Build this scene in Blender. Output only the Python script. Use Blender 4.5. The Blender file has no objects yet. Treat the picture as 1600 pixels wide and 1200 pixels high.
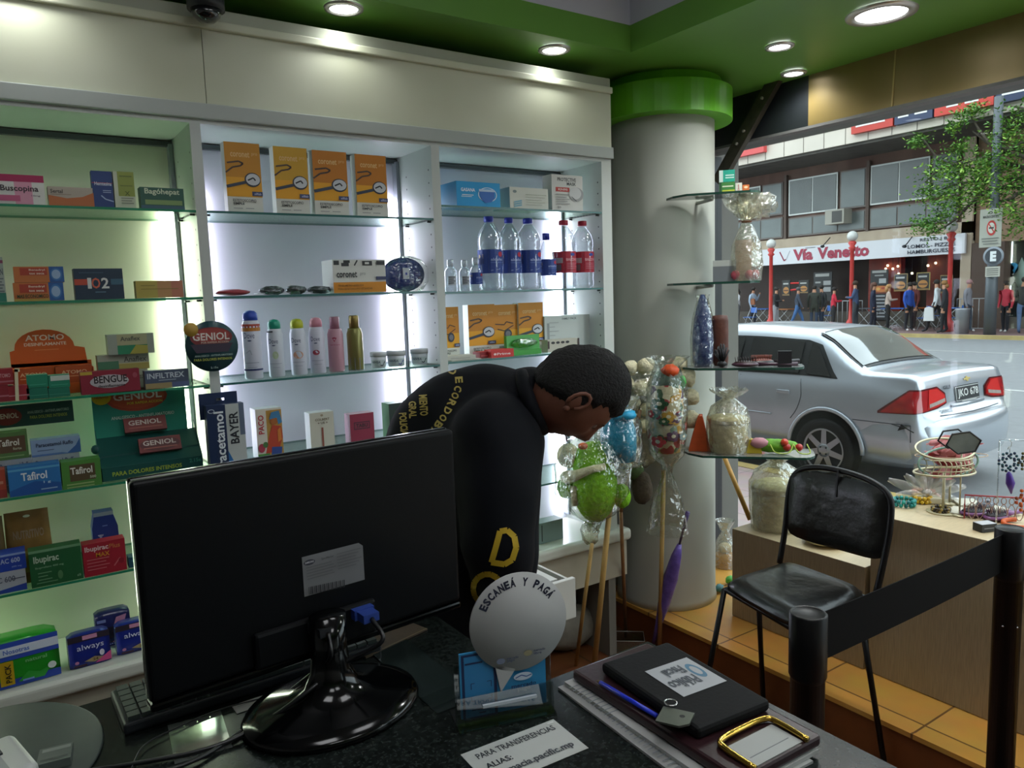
import bpy, math, random
from mathutils import Vector, Matrix
from mathutils.bvhtree import BVHTree
random.seed(7)
PI = math.pi
V = Vector
sc = bpy.context.scene
COL = sc.collection

# ------------------------------------------------------------------ camera
F = 1177.5185773                      # focal length in pixels of the 1600x1200 frame
R = Matrix(((0.82763526, 0.09169822, -0.55372494),
            (-0.56029746, 0.0770409, -0.82470083),
            (-0.03296413, 0.99280216, 0.11514005)))
EYE = V((0, 0, 1.6))
cd = bpy.data.cameras.new('camera'); cam = bpy.data.objects.new('camera', cd); COL.objects.link(cam)
cd.sensor_width = 36; cd.lens = F / 1600 * 36; cd.clip_start = 0.02; cd.clip_end = 300
cam.matrix_world = Matrix.Translation(EYE) @ R.to_4x4()
sc.camera = cam
sc.view_settings.view_transform = 'Standard'
sc.view_settings.look = 'None'
sc.view_settings.gamma = 1
sc.view_settings.use_curve_mapping = False
sc.view_settings.exposure = 0.3
try:
    sc.cycles.transparent_max_bounces = 28
    sc.cycles.max_bounces = 8
    sc.cycles.caustics_reflective = False
    sc.cycles.caustics_refractive = False
    sc.cycles.sample_clamp_indirect = 4
except Exception:
    pass

def ray(px, py): return R @ V((px - 800, 600 - py, -F))
def at(px, py, ax, v):                # the point a pixel shows on the plane axis=v
    d = ray(px, py); return EYE + d * ((v - EYE[ax]) / d[ax])
def proj(p):
    q = R.transposed() @ (V(p) - EYE); return 800 + F * q.x / -q.z, 600 - F * q.y / -q.z
def xon(px, Y, z):                    # X of the point on the line (Y, z) seen in column px
    py = 600
    for _ in range(4):
        x = at(px, py, 1, Y).x; py = proj((x, Y, z))[1]
    return x

# ------------------------------------------------------------------ sky
w = bpy.data.worlds.new('overcast_sky'); sc.world = w; w.use_nodes = True
nt = w.node_tree; bg = nt.nodes['Background']
tc = nt.nodes.new('ShaderNodeTexCoord'); nz = nt.nodes.new('ShaderNodeTexNoise'); cr = nt.nodes.new('ShaderNodeValToRGB')
nz.inputs['Scale'].default_value = 2.2
cr.color_ramp.elements[0].color = (.62, .68, .76, 1); cr.color_ramp.elements[1].color = (.86, .89, .93, 1)
nt.links.new(tc.outputs['Generated'], nz.inputs['Vector']); nt.links.new(nz.outputs['Fac'], cr.inputs['Fac'])
nt.links.new(cr.outputs['Color'], bg.inputs['Color']); bg.inputs['Strength'].default_value = 3.7

ZC = 2.52                             # green ceiling
def lamp(name, kind, loc, energy, color=(1, 1, 1), size=.1, rot=(0, 0, 0), spot=None, parent=None, sy=None):
    l = bpy.data.lights.new(name, kind); l.energy = energy; l.color = color
    if kind == 'AREA':
        l.shape = 'DISK' if sy is None else 'RECTANGLE'; l.size = size
        if sy: l.size_y = sy
    else: l.shadow_soft_size = size
    if spot: l.spot_size = spot; l.spot_blend = .9
    o = bpy.data.objects.new(name, l); COL.objects.link(o); o.location = loc; o.rotation_euler = rot
    if parent: o.parent = parent
    return o

# ------------------------------------------------------------------ materials
def lin(c): c /= 255; return c / 12.92 if c <= .04045 else ((c + .055) / 1.055) ** 2.4
def rgb(h): h = h.lstrip('#'); return tuple(lin(int(h[i:i + 2], 16)) for i in (0, 2, 4)) + (1,)
MC = {}
def mat(h, rough=.5, metal=0, noise=0, scale=30, bump=0, coat=0, stretch=None, h2=None, emit=0, key='paint', spec=.5):
    k = (h, rough, metal, noise, scale, bump, coat, stretch, h2, emit)
    if k in MC: return MC[k]
    m = bpy.data.materials.new('%s_%s' % (key, h)); m.use_nodes = True; n = m.node_tree; b = n.nodes['Principled BSDF']
    b.inputs['Base Color'].default_value = rgb(h); b.inputs['Roughness'].default_value = rough
    b.inputs['Metallic'].default_value = metal; b.inputs['Coat Weight'].default_value = coat
    b.inputs['Specular IOR Level'].default_value = spec
    t = n.nodes.new('ShaderNodeTexNoise'); t.inputs['Scale'].default_value = scale; t.inputs['Detail'].default_value = 3
    co = n.nodes.new('ShaderNodeTexCoord')
    if stretch:
        mp = n.nodes.new('ShaderNodeMapping'); mp.inputs['Scale'].default_value = stretch
        n.links.new(co.outputs['Object'], mp.inputs['Vector']); n.links.new(mp.outputs['Vector'], t.inputs['Vector'])
    else: n.links.new(co.outputs['Object'], t.inputs['Vector'])
    if noise or h2:
        r = n.nodes.new('ShaderNodeValToRGB'); c = rgb(h)
        c2 = rgb(h2) if h2 else tuple(x * (1 - noise) for x in c[:3]) + (1,)
        r.color_ramp.elements[0].color = c2; r.color_ramp.elements[1].color = c
        r.color_ramp.elements[0].position = .35; r.color_ramp.elements[1].position = .65
        n.links.new(t.outputs['Fac'], r.inputs['Fac']); n.links.new(r.outputs['Color'], b.inputs['Base Color'])
    else:
        mr = n.nodes.new('ShaderNodeMapRange'); mr.inputs['To Min'].default_value = max(rough - .04, 0); mr.inputs['To Max'].default_value = min(rough + .04, 1)
        n.links.new(t.outputs['Fac'], mr.inputs['Value']); n.links.new(mr.outputs['Result'], b.inputs['Roughness'])
    if bump:
        bp = n.nodes.new('ShaderNodeBump'); bp.inputs['Strength'].default_value = bump; bp.inputs['Distance'].default_value = .01
        n.links.new(t.outputs['Fac'], bp.inputs['Height']); n.links.new(bp.outputs['Normal'], b.inputs['Normal'])
    if emit:
        b.inputs['Emission Color'].default_value = rgb(h); b.inputs['Emission Strength'].default_value = emit
    MC[k] = m; return m
def clear(key, tint='ffffff', gloss=.12, rough=.05, bump=0, scale=40, diff=0):
    k = ('clear', key)
    if k in MC: return MC[k]
    m = bpy.data.materials.new(key); m.use_nodes = True; n = m.node_tree; n.nodes.remove(n.nodes['Principled BSDF'])
    out = n.nodes['Material Output']; tr = n.nodes.new('ShaderNodeBsdfTransparent'); gl = n.nodes.new('ShaderNodeBsdfGlossy'); mx = n.nodes.new('ShaderNodeMixShader')
    tr.inputs['Color'].default_value = rgb(tint); gl.inputs['Roughness'].default_value = rough
    lw = n.nodes.new('ShaderNodeLayerWeight'); lw.inputs['Blend'].default_value = .35
    mr = n.nodes.new('ShaderNodeMapRange'); mr.inputs['To Min'].default_value = gloss * .5; mr.inputs['To Max'].default_value = min(1, gloss * 4)
    n.links.new(lw.outputs['Facing'], mr.inputs['Value']); n.links.new(mr.outputs['Result'], mx.inputs['Fac'])
    t = n.nodes.new('ShaderNodeTexNoise'); t.inputs['Scale'].default_value = scale
    co = n.nodes.new('ShaderNodeTexCoord'); n.links.new(co.outputs['Object'], t.inputs['Vector'])
    if bump:
        bp = n.nodes.new('ShaderNodeBump'); bp.inputs['Strength'].default_value = bump; bp.inputs['Distance'].default_value = .02
        n.links.new(t.outputs['Fac'], bp.inputs['Height']); n.links.new(bp.outputs['Normal'], gl.inputs['Normal']); n.links.new(bp.outputs['Normal'], lw.inputs['Normal'])
    n.links.new(tr.outputs[0], mx.inputs[1]); n.links.new(gl.outputs[0], mx.inputs[2]); last = mx
    if diff:
        df = n.nodes.new('ShaderNodeBsdfDiffuse'); df.inputs['Color'].default_value = rgb(tint); m2 = n.nodes.new('ShaderNodeMixShader'); m2.inputs['Fac'].default_value = diff
        n.links.new(mx.outputs[0], m2.inputs[1]); n.links.new(df.outputs[0], m2.inputs[2]); last = m2
    n.links.new(last.outputs[0], out.inputs['Surface']); MC[k] = m; return m
def emis(h, s, key='glow'):
    k = ('em', h, s)
    if k in MC: return MC[k]
    m = bpy.data.materials.new(key); m.use_nodes = True; n = m.node_tree; n.nodes.remove(n.nodes['Principled BSDF'])
    e = n.nodes.new('ShaderNodeEmission'); e.inputs['Color'].default_value = rgb(h); e.inputs['Strength'].default_value = s
    n.links.new(e.outputs[0], n.nodes['Material Output'].inputs['Surface']); MC[k] = m; return m
def M(x): return mat(x) if isinstance(x, str) else x

# ------------------------------------------------------------------ lettering cut as flat geometry
TC = {}
def glyphs(s, bold=0):
    k = (s, bold)
    if k not in TC:
        c = bpy.data.curves.new('t', 'FONT'); c.body = s; c.resolution_u = 2; c.offset = .022 * bold
        c.fill_mode = 'FRONT'
        o = bpy.data.objects.new('t', c); COL.objects.link(o)
        bpy.context.view_layer.update()
        me = bpy.data.meshes.new_from_object(o)
        vs = [(v.co.x, v.co.y) for v in me.vertices]; fs = [tuple(p.vertices) for p in me.polygons]
        bpy.data.objects.remove(o); bpy.data.curves.remove(c); bpy.data.meshes.remove(me)
        if vs:
            x0 = min(v[0] for v in vs); x1 = max(v[0] for v in vs); y0 = min(v[1] for v in vs); y1 = max(v[1] for v in vs)
            vs = [((x - x0) / (x1 - x0 or 1), (y - y0) / (y1 - y0 or 1)) for x, y in vs]
        TC[k] = (vs, fs)
    return TC[k]

# ------------------------------------------------------------------ mesh builder
class MB:
    def __init__(s): s.v = []; s.f = []; s.mi = []; s.sm = []; s.mats = []
    def idx(s, m):
        m = M(m)
        if m not in s.mats: s.mats.append(m)
        return s.mats.index(m)
    def add(s, vs, fs, m, smooth=False, T=None):
        b = len(s.v); i = s.idx(m)
        for v in vs:
            v = V(v); s.v.append(T @ v if T else v)
        for f in fs: s.f.append([b + k for k in f]); s.mi.append(i); s.sm.append(smooth)
        return s
    def box(s, x0, y0, z0, x1, y1, z1, m, T=None, mtop=None, mfront=None, mside=None):
        vs = [(x0, y0, z0), (x1, y0, z0), (x1, y1, z0), (x0, y1, z0), (x0, y0, z1), (x1, y0, z1), (x1, y1, z1), (x0, y1, z1)]
        b = len(s.v)
        for v in vs: s.v.append(T @ V(v) if T else V(v))
        for f, mm in (((3, 2, 1, 0), m), ((4, 5, 6, 7), mtop or m), ((0, 1, 5, 4), mfront or m), ((1, 2, 6, 5), mside or m), ((2, 3, 7, 6), m), ((3, 0, 4, 7), mside or m)):
            s.f.append([b + k for k in f]); s.mi.append(s.idx(mm)); s.sm.append(False)
        return s
    def bar(s, a, b, wx, wy, m, up=(0, 0, 1)):
        a = V(a); b = V(b); d = (b - a); L = d.length; d.normalize(); u = V(up)
        if abs(d.dot(u)) > .98: u = V((1, 0, 0))
        sx = d.cross(u).normalized(); sy = sx.cross(d)
        T = Matrix.Translation(a) @ Matrix((sx, sy, d)).transposed().to_4x4()
        return s.box(-wx / 2, -wy / 2, 0, wx / 2, wy / 2, L, m, T)
    def tube(s, pts, r, m, n=8, closed=False, caps=True, flat=1):
        pts = [V(p) for p in pts]; N = len(pts); rs = r if isinstance(r, (list, tuple)) else [r] * N
        up = V((0, 0, 1)); vs = []; fs = []; pu = None
        for i, p in enumerate(pts):
            d = (pts[(i + 1) % N] - pts[i - 1]) if closed else (pts[min(i + 1, N - 1)] - pts[max(i - 1, 0)])
            d.normalize()
            if pu is None:
                pu = up if abs(d.dot(up)) < .9 else V((1, 0, 0))
            sx = d.cross(pu); sx = sx.normalized() if sx.length > 1e-6 else V((1, 0, 0)); sy = sx.cross(d).normalized(); pu = sy
            for k in range(n):
                a = 2 * PI * k / n; vs.append(p + sx * math.cos(a) * rs[i] + sy * math.sin(a) * rs[i] * flat)
        for i in range(N if closed else N - 1):
            j = (i + 1) % N
            for k in range(n): l = (k + 1) % n; fs.append((i * n + k, i * n + l, j * n + l, j * n + k))
        if caps and not closed: fs.append(tuple(range(n - 1, -1, -1))); fs.append(tuple((N - 1) * n + k for k in range(n)))
        return s.add(vs, fs, m, True)
    def lathe(s, prof, m, n=20, o=(0, 0, 0), T=None, smooth=True, caps=True, sx=1, sy=1):
        vs = []; fs = []; N = len(prof)
        for r, z in prof:
            for k in range(n):
                a = 2 * PI * k / n; vs.append((o[0] + r * sx * math.cos(a), o[1] + r * sy * math.sin(a), o[2] + z))
        for i in range(N - 1):
            for k in range(n): l = (k + 1) % n; fs.append((i * n + k, i * n + l, (i + 1) * n + l, (i + 1) * n + k))
        if caps:
            if prof[0][0] > 1e-4: fs.append(tuple(range(n - 1, -1, -1)))
            if prof[-1][0] > 1e-4: fs.append(tuple((N - 1) * n + k for k in range(n)))
        return s.add(vs, fs, m, smooth, T)
    def ball(s, c, r, m, n=12, T=None, jit=0, seed=0):
        rx, ry, rz = r if isinstance(r, (tuple, list)) else (r, r, r); vs = []; fs = []; k2 = n // 2; rn = random.Random(seed)
        for i in range(k2 + 1):
            t = PI * i / k2
            for k in range(n):
                a = 2 * PI * k / n; j = 1 + (rn.random() - .5) * jit if 0 < i < k2 else 1
                vs.append((c[0] + rx * j * math.sin(t) * math.cos(a), c[1] + ry * j * math.sin(t) * math.sin(a), c[2] + rz * j * math.cos(t)))
        for i in range(k2):
            for k in range(n): l = (k + 1) % n; fs.append((i * n + k, (i + 1) * n + k, (i + 1) * n + l, i * n + l))
        return s.add(vs, fs, m, True, T)
    def prism(s, pts, axis, a, b, m, mcap=None):    # outline extruded along an axis, from a to b
        n = len(pts)
        def P(u, v, t): return {0: (t, u, v), 1: (u, t, v), 2: (u, v, t)}[axis]
        vs = [P(u, v, a) for u, v in pts] + [P(u, v, b) for u, v in pts]
        s.add(vs, [(k, (k + 1) % n, n + (k + 1) % n, n + k) for k in range(n)], m)
        s.add(vs, [tuple(range(n - 1, -1, -1)), tuple(range(n, 2 * n))], mcap or m); return s
    def design(s, fn, items, hgt=1.0, sub=1):       # fn(u, v, layer) -> point; items are rectangles, ellipses, outlines, writing
        for L, it in enumerate(items):
            k = it[0]
            if k == 'r':
                _, u0, v0, u1, v1, c = it; vs = []; fs = []
                for i in range(sub + 1):
                    u = u0 + (u1 - u0) * i / sub; vs += [fn(u, v0, L + 1), fn(u, v1, L + 1)]
                for i in range(sub): fs.append((2 * i, 2 * i + 2, 2 * i + 3, 2 * i + 1))
                s.add(vs, fs, c)
            elif k == 'e':
                _, u, v, ru, rv, c = it; n = 20
                s.add([fn(u + ru * math.cos(2 * PI * i / n), v + rv * math.sin(2 * PI * i / n), L + 1) for i in range(n)], [tuple(range(n))], c)
            elif k == 'p': s.add([fn(u, v, L + 1) for u, v in it[1]], [tuple(range(len(it[1])))], it[2])
            elif k == 'l':                           # a stroke of given width through points
                _, pts, wd, c = it
                for (a, b), (e, f) in zip(pts, pts[1:]):
                    dx, dy = e - a, (f - b) * hgt; q = math.hypot(dx, dy) or 1; ox, oy = -dy / q * wd / 2, dx / q * wd / 2 / hgt
                    s.add([fn(a + ox, b + oy, L + 1), fn(a - ox, b - oy, L + 1), fn(e - ox, f - oy, L + 1), fn(e + ox, f + oy, L + 1)], [(0, 1, 2, 3)], c)
            elif k == 't':
                _, tx, u0, v0, u1, v1, c = it[:7]; vs, fs = glyphs(tx, it[7] if len(it) > 7 else 1)
                s.add([fn(u0 + x * (u1 - u0), v0 + y * (v1 - v0), L + 1) for x, y in vs], fs, c)
            elif k == 'v':                           # writing turned to read upwards
                _, tx, u0, v0, u1, v1, c = it[:7]; vs, fs = glyphs(tx, 1)
                s.add([fn(u1 - y * (u1 - u0), v0 + x * (v1 - v0), L + 1) for x, y in vs], fs, c)
        return s
    def build(s, name, parent=None, loc=None, rot=None, label=None, cat=None, group=None, kind=None, bev=0, seg=2, sub=0, T=None, solid=0):
        me = bpy.data.meshes.new(name); me.from_pydata([tuple(v) for v in s.v], [], s.f)
        for m in s.mats: me.materials.append(m)
        me.polygons.foreach_set('material_index', s.mi); me.polygons.foreach_set('use_smooth', s.sm); me.update()
        o = bpy.data.objects.new(name, me); COL.objects.link(o)
        if parent: o.parent = parent
        if loc is not None: o.location = loc
        if rot is not None: o.rotation_euler = rot
        if T is not None: o.matrix_world = T
        if solid: md = o.modifiers.new('thick', 'SOLIDIFY'); md.thickness = solid
        if bev: md = o.modifiers.new('bevel', 'BEVEL'); md.width = bev; md.segments = seg; md.limit_method = 'ANGLE'; md.harden_normals = False
        if sub: md = o.modifiers.new('smooth', 'SUBSURF'); md.levels = sub; md.render_levels = sub
        tag(o, label, cat, group, kind); return o
def tag(o, label=None, cat=None, group=None, kind=None):
    for k, v in (('label', label), ('category', cat), ('group', group), ('kind', kind)):
        if v: o[k] = v
    return o
def empty(name, loc, label, cat, group=None, rz=0):
    o = bpy.data.objects.new(name, None); COL.objects.link(o); o.location = loc; o.rotation_euler = (0, 0, rz); o.empty_display_size = .05
    return tag(o, label, cat, group)
def copy_tree(o, parent=None):
    c = o.copy(); COL.objects.link(c); c.parent = parent
    for ch in o.children: copy_tree(ch, c)
    return c
def frame(O, ex, ey, w, h, eps=.0004):
    O = V(O); ex = V(ex).normalized(); ey = V(ey).normalized(); n = ex.cross(ey)
    return lambda u, v, L: O + ex * (u * w) + ey * (v * h) + n * (eps * L)
def cyl(cx, cy, z0, h, r, a0=-PI - .5, a1=-.5, eps=.0003):      # label wrapped on a cylinder, u from angle a0 to a1
    return lambda u, v, L: V((cx + (r + eps * L) * math.cos(a0 + (a1 - a0) * u), cy + (r + eps * L) * math.sin(a0 + (a1 - a0) * u), z0 + v * h))
def struct(mb, name, **k): return mb.build(name, kind='structure', **k)
WH = 'f2f2ee'; BK = '15161a'
# ------------------------------------------------------------------ room shell
XW = 3.03                              # inner face of the shop window
green = mat('62963a', .45, noise=.06, scale=3, key='ceiling_green')
white_wall = mat('c9cbc8', .7, noise=.05, scale=4, key='wall_white')
tile_floor = mat('8a5636', .35, noise=.25, scale=5, key='red_tile')
TX, TY = 2.105, 2.24                   # inner corner of the raised tray
def floor_mat(key, c1, c2, mortar, sx, rough=.35):
    m = bpy.data.materials.new(key); m.use_nodes = True; n = m.node_tree; b = n.nodes['Principled BSDF']
    br = n.nodes.new('ShaderNodeTexBrick'); co = n.nodes.new('ShaderNodeTexCoord'); n.links.new(co.outputs['Object'], br.inputs['Vector'])
    br.offset = 0; br.inputs['Color1'].default_value = rgb(c1); br.inputs['Color2'].default_value = rgb(c2); br.inputs['Mortar'].default_value = rgb(mortar)
    br.inputs['Scale'].default_value = 1; br.inputs['Brick Width'].default_value = sx; br.inputs['Row Height'].default_value = sx; br.inputs['Mortar Size'].default_value = .004
    nz = n.nodes.new('ShaderNodeTexNoise'); nz.inputs['Scale'].default_value = 7; n.links.new(co.outputs['Object'], nz.inputs['Vector'])
    mx = n.nodes.new('ShaderNodeMix'); mx.data_type = 'RGBA'; mx.blend_type = 'MULTIPLY'; mx.inputs[0].default_value = .35
    n.links.new(br.outputs['Color'], mx.inputs[6]); n.links.new(nz.outputs['Color'], mx.inputs[7]); n.links.new(mx.outputs[2], b.inputs['Base Color'])
    b.inputs['Roughness'].default_value = rough; return m
ftile = floor_mat('shop_floor_tiles', '7a4a2c', '6e4226', '3a2618', .4)
ptile = floor_mat('platform_tiles', 'd9a04e', 'cf9848', '7b5530', .4, .3)
struct(MB().box(-2.2, -2.6, -.1, XW + .02, 2.78, 0, ftile), 'floor')
mb = MB().box(2.33, -2.6, .001, XW, 2.1, .15, mat('7a431f', .45, noise=.2, scale=9, key='riser'), mtop=ptile)
mb.box(2.33, 2.1, .001, XW, 2.78, .15, mat('7a431f', .45, noise=.2, scale=9, key='riser'), mtop=ptile)
mb.box(2.318, -2.6, .135, 2.33, 2.78, .152, ptile)
struct(mb, 'trim_1')
# wall behind the shelving, with the paler painted band above it
struct(MB().box(-2.2, 2.74, 0, XW + .02, 2.86, 3.1, white_wall), 'wall_back')
struct(MB().box(-2.32, -2.6, 0, -2.2, 2.86, 3.1, white_wall), 'wall_left')
struct(MB().box(-2.32, -2.72, 0, XW + .3, -2.6, 3.1, white_wall), 'wall_front')
# green soffit that frames a raised white tray
mb = MB()
mb.box(-2.2, TY, ZC, XW + .1, 2.74, ZC + .1, green); mb.box(TX, -2.6, ZC, XW + .1, TY, ZC + .1, green)
mb.box(-2.2, -2.6, ZC, TX, -1.6, ZC + .1, green)
struct(mb, 'ceiling')
tray = mat('b9bcc6', .8, noise=.04, scale=3, key='tray_white')
mb = MB(); mb.box(-2.2, TY, ZC + .1, TX + .02, TY + .02, 3.05, tray); mb.box(TX, -2.6, ZC + .1, TX + .02, TY, 3.05, tray); mb.box(-2.32, -2.6, 3.05, TX + .02, TY + .02, 3.1, tray)
struct(mb, 'ceiling_tray')
mb = MB().box(-2.2, TY, ZC, TX, TY + .012, ZC + .1, tray).box(TX - .001, -1.6, ZC, TX + .01, TY, ZC + .1, tray)
# lintel over the shop window: black stretch, then ochre panels, grey soffit strip
gold = mat('8f7a4a', .35, noise=.18, scale=6, stretch=(1, 1, .15), key='ochre_panel')
gold.node_tree.nodes['Principled BSDF'].inputs['Metallic'].default_value = .25
blackp = mat('23262a', .35, noise=.2, scale=5, key='black_panel')
zl = 2.305
mb = MB().box(XW, -2.6, zl, XW + .03, 2.1, ZC, gold); mb.box(XW, 2.1, zl, XW + .03, 2.74, ZC, blackp)
for yy in (1.72, .9, .1): mb.bar((XW - .001, yy, zl), (XW - .001, yy - .01, ZC), .006, .004, mat('b79d62', .4))
struct(mb, 'trim_2')
struct(MB().box(XW, -2.6, zl - .012, XW + .15, 2.74, zl, mat('6b6a69', .6, noise=.1)).box(XW + .05, -2.6, zl, XW + .15, 2.74, 3.9, mat('4a4744', .8, noise=.2)), 'trim_3')
# window: panes of real glass, dark posts, sill
struct(MB().box(XW + .05, -2.6, .15, XW + .058, 2.66, zl - .013, clear('window_glass', 'f4fbfa', .012, .01)), 'window_1')
mb = MB(); dk = mat('26272a', .45, key='frame_dark'); lt = mat('b6bab8', .5, key='frame_light')
mb.box(XW, 2.66, .1, XW + .09, 2.69, zl - .035, dk); mb.box(XW, 2.69, .1, XW + .09, 2.74, zl - .035, lt)
mb.box(XW, -2.6, .0, XW + .12, 2.74, .149, mat('8d8f8c', .5))
struct(mb, 'window_frame')
# steel brace crossing the black panel
mb = MB(); a = at(1215, 118, 0, 2.99); b = at(1122, 285, 0, 2.99); mb.bar(a, b, .03, .06, mat('4b463c', .45, .4, noise=.3))
for t in (.2, .5, .62): p = a.lerp(b, t); mb.tube([p + V((-.025, 0, 0)), p + V((-.016, 0, 0))], .007, mat('9a968c', .3, .7), 8)
struct(mb, 'trim_4')
# round pillar with its green collar
CX, CY = 2.561, 2.528
pw = mat('b4b7ad', .55, noise=.12, scale=2.2, stretch=(1, 1, .4), key='pillar_paint')
mb = MB().lathe([(.238, 0), (.234, .03), (.232, .06), (.232, 2.33), (.232, ZC - .15)], pw, 64, (CX, CY, .15)); 
struct(mb, 'pillar')
mb = MB().lathe([(.234, 2.345), (.309, 2.345), (.309, 2.475), (.27, 2.475), (.262, 2.519)], mat('63b41f', .4, noise=.05, key='collar_green'), 64, (CX, CY, 0), smooth=False, caps=False)
o = struct(mb, 'pillar_collar')

# ------------------------------------------------------------------ shelving wall
SH = [1.885, 1.63, 1.365, 1.107, .845]
YF = 2.40
cab = empty('shelving_unit', (0, 2.4, 0), 'white built-in wall shelving with three lit bays and glass shelves', 'shelving')
pan = mat('c3c9c4', .4, noise=.04, scale=8, key='cabinet_white'); dot = mat('30343a', .6); fas = mat('cfd2bd', .5, noise=.1, scale=1.6, h2='bcbfa4', key='cornice_cream')
def local(mb): 
    for v in mb.v: v.y -= 2.4
    return mb
UP = [(-.34, -.305), (.508, .538), (1.302, 1.334), (2.086, 2.138)]
for i, (a, b) in enumerate(UP):
    mb = MB().box(a, 2.4, .58, b, 2.735, 2.15, pan)
    for yy in (2.425, 2.60):
        for k in range(32):
            z = .66 + k * .045
            mb.add([(a - .0006, yy + .0035 * math.cos(t * PI / 3), z + .0035 * math.sin(t * PI / 3)) for t in range(6)], [tuple(range(6))], dot)
    local(mb).build('upright', cab)
backs = [mat('dee2cc', .55, key='back_panel_green'), mat('dcdce8', .5, key='back_panel_lilac'), mat('d8dbe6', .5, key='back_panel_lilac')]
for i in range(3):
    a, b = UP[i][1], UP[i + 1][0]
    local(MB().box(a, 2.69, .58, b, 2.70, 2.147, backs[i])).build('back_panel', cab)
    local(MB().box(b - .014, 2.655, .6, b - .002, 2.69, 2.12, mat('8d939b', .5)).box(a, 2.67, 2.115, b, 2.69, 2.13, mat('4b5255', .5)).box(a, 2.4, 2.135, b, 2.7, 2.15, pan)).build('channel', cab)
    lc, st = (('f4ffe4', 11.0), ('eceaff', 11.0), ('eceeff', 11.0))[i]
    for xx in (a + .012, b - .055):
        local(MB().box(xx, 2.662, .62, xx + .038, 2.69, 1.98 if i else 1.9, emis(lc, st, 'led_light'))).build('led_strip', cab)
local(MB().box(-.34, 2.385, 2.147, 2.142, 2.7, 2.192, mat('a9b0ab', .4, key='rail_grey'))).build('top_rail', cab, bev=.003)
mb = MB()
for a, b in ((-.34, .56), (.562, 2.142)): mb.box(a, 2.40, 2.192, b, 2.42, 2.405, fas)
local(mb).build('fascia', cab)
local(MB().box(-.34, 2.385, 2.405, 2.142, 2.72, 2.43, fas).box(-.34, 2.40, 2.43, 2.142, 2.72, 2.468, mat('a0a492', .5))).build('cornice', cab, bev=.004)
local(MB().box(-.6, 2.372, .528, 2.2, 2.7, .58, mat('cdd0c4', .35, key='ledge_white'))).build('ledge', cab, bev=.016, seg=4)
local(MB().box(-.6, 2.41, .36, 2.2, 2.43, .528, mat('b1ab98', .5))).build('apron', cab)
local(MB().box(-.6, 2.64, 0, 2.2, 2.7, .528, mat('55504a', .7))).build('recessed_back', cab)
local(MB().box(2.1, 2.42, 0, 2.14, 2.64, .528, mat('77746c', .6))).build('support_panel', cab)
# two wooden battens under the ledge on the left
for k, (px, py) in enumerate(((127, 1100), (160, 1090))):
    x = xon(px, 2.45, .3); MB().box(x - .012, 2.44, 0.0, x + .012, 2.47, .528, mat('9a7b55', .6, noise=.2, key='wood')).build('batten', label='bare wooden batten under the white ledge, %s one' % ('left' if k == 0 else 'right'), cat='batten')
# glass shelves, each liftable
gtop = clear('shelf_glass', 'e4f4ea', .1, .02); gedge = mat('2f8a68', .2, noise=.1, spec=.8, key='glass_edge'); gedge2 = mat('3e6f6c', .2, noise=.1, key='glass_edge_grey')
def glass(x0, x1, y0, y1, z, edge, label, group='glass shelves in the wall shelving'):
    t = .007; m = MB()
    m.add([(x0, y0, z - t), (x1, y0, z - t), (x1, y1, z - t), (x0, y1, z - t), (x0, y0, z), (x1, y0, z), (x1, y1, z), (x0, y1, z)],
          [(3, 2, 1, 0), (4, 5, 6, 7)], gtop)
    m.add(m.v[:8], [(0, 1, 5, 4), (1, 2, 6, 5), (2, 3, 7, 6), (3, 0, 4, 7)], edge)
    o = m.build('glass_shelf', label=label, cat='shelf', group=group)
    for xx in (x0 + .006, x1 - .006):
        for yy in (2.425, 2.60): MB().tube([(xx - .008, yy, z - t - .004), (xx + .008, yy, z - t - .004)], .0035, mat('3b3f40', .3, .6), 6).build('shelf_pin', o)
    return o
ordn = ['top', 'second', 'third', 'fourth', 'fifth']
SH3 = [1.933, 1.625, 1.37, 1.107, .845]
for j in range(5):
    glass(UP[0][1], UP[1][0], 2.402, 2.68, SH[j], gedge, '%s glass shelf from above in the left, yellow-green lit bay' % ordn[j])
    glass(UP[1][1], UP[2][0], 2.402, 2.68, SH[j], gedge2, '%s glass shelf from above in the middle, lilac-lit bay' % ordn[j])
    glass(UP[2][1], UP[3][0], 2.402, 2.68, SH3[j], gedge2, '%s glass shelf from above in the right bay by the pillar' % ordn[j])

# ------------------------------------------------------------------ ceiling lamps
def downlight(px, py, r, energy, label, loc=None, g='round recessed lamps in the green ceiling', lit=9):
    p = loc or at(px, py, 2, ZC)
    e = empty('ceiling_lamp', (p[0], p[1], ZC), label, 'lamp', g)
    MB().lathe([(r, -.002), (r * .98, -.008), (r * .74, -.010), (r * .7, -.004)], mat('d2d2ce', .25, .5, key='lamp_ring'), 32, caps=False).build('lamp_ring', e)
    MB().lathe([(0.0001, -.006), (r * .72, -.005), (r * .72, -.0005)], emis('fbfdff', lit, 'lamp_glow'), 28, caps=False).build('diffuser', e)
    lamp('lamp_light', 'SPOT', (0, 0, -.03), energy, (.97, 1, .98), r * .5, spot=math.radians(150), parent=e)
downlight(537, 11, .062, 1.8, 'small round ceiling lamp above the middle shelving bay')
downlight(866, 76, .062, 1.8, 'small round ceiling lamp above the right shelving bay')
downlight(1218, 71, .055, 14, 'small round ceiling lamp left of the big round one')
downlight(1240, 113, .055, 6, 'small round ceiling lamp nearest the street window')
downlight(1377, 20, .115, 30, 'large round ceiling lamp near the street window')
for x, y in ((.1, 2.32), (2.5, .6), (2.5, -.7)):  # extra unseen lamps, added to fill out the room light
    downlight(0, 0, .07, 16 if x > 1 else 3, 'round ceiling lamp outside the frame', loc=(x, y, ZC))
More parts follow.
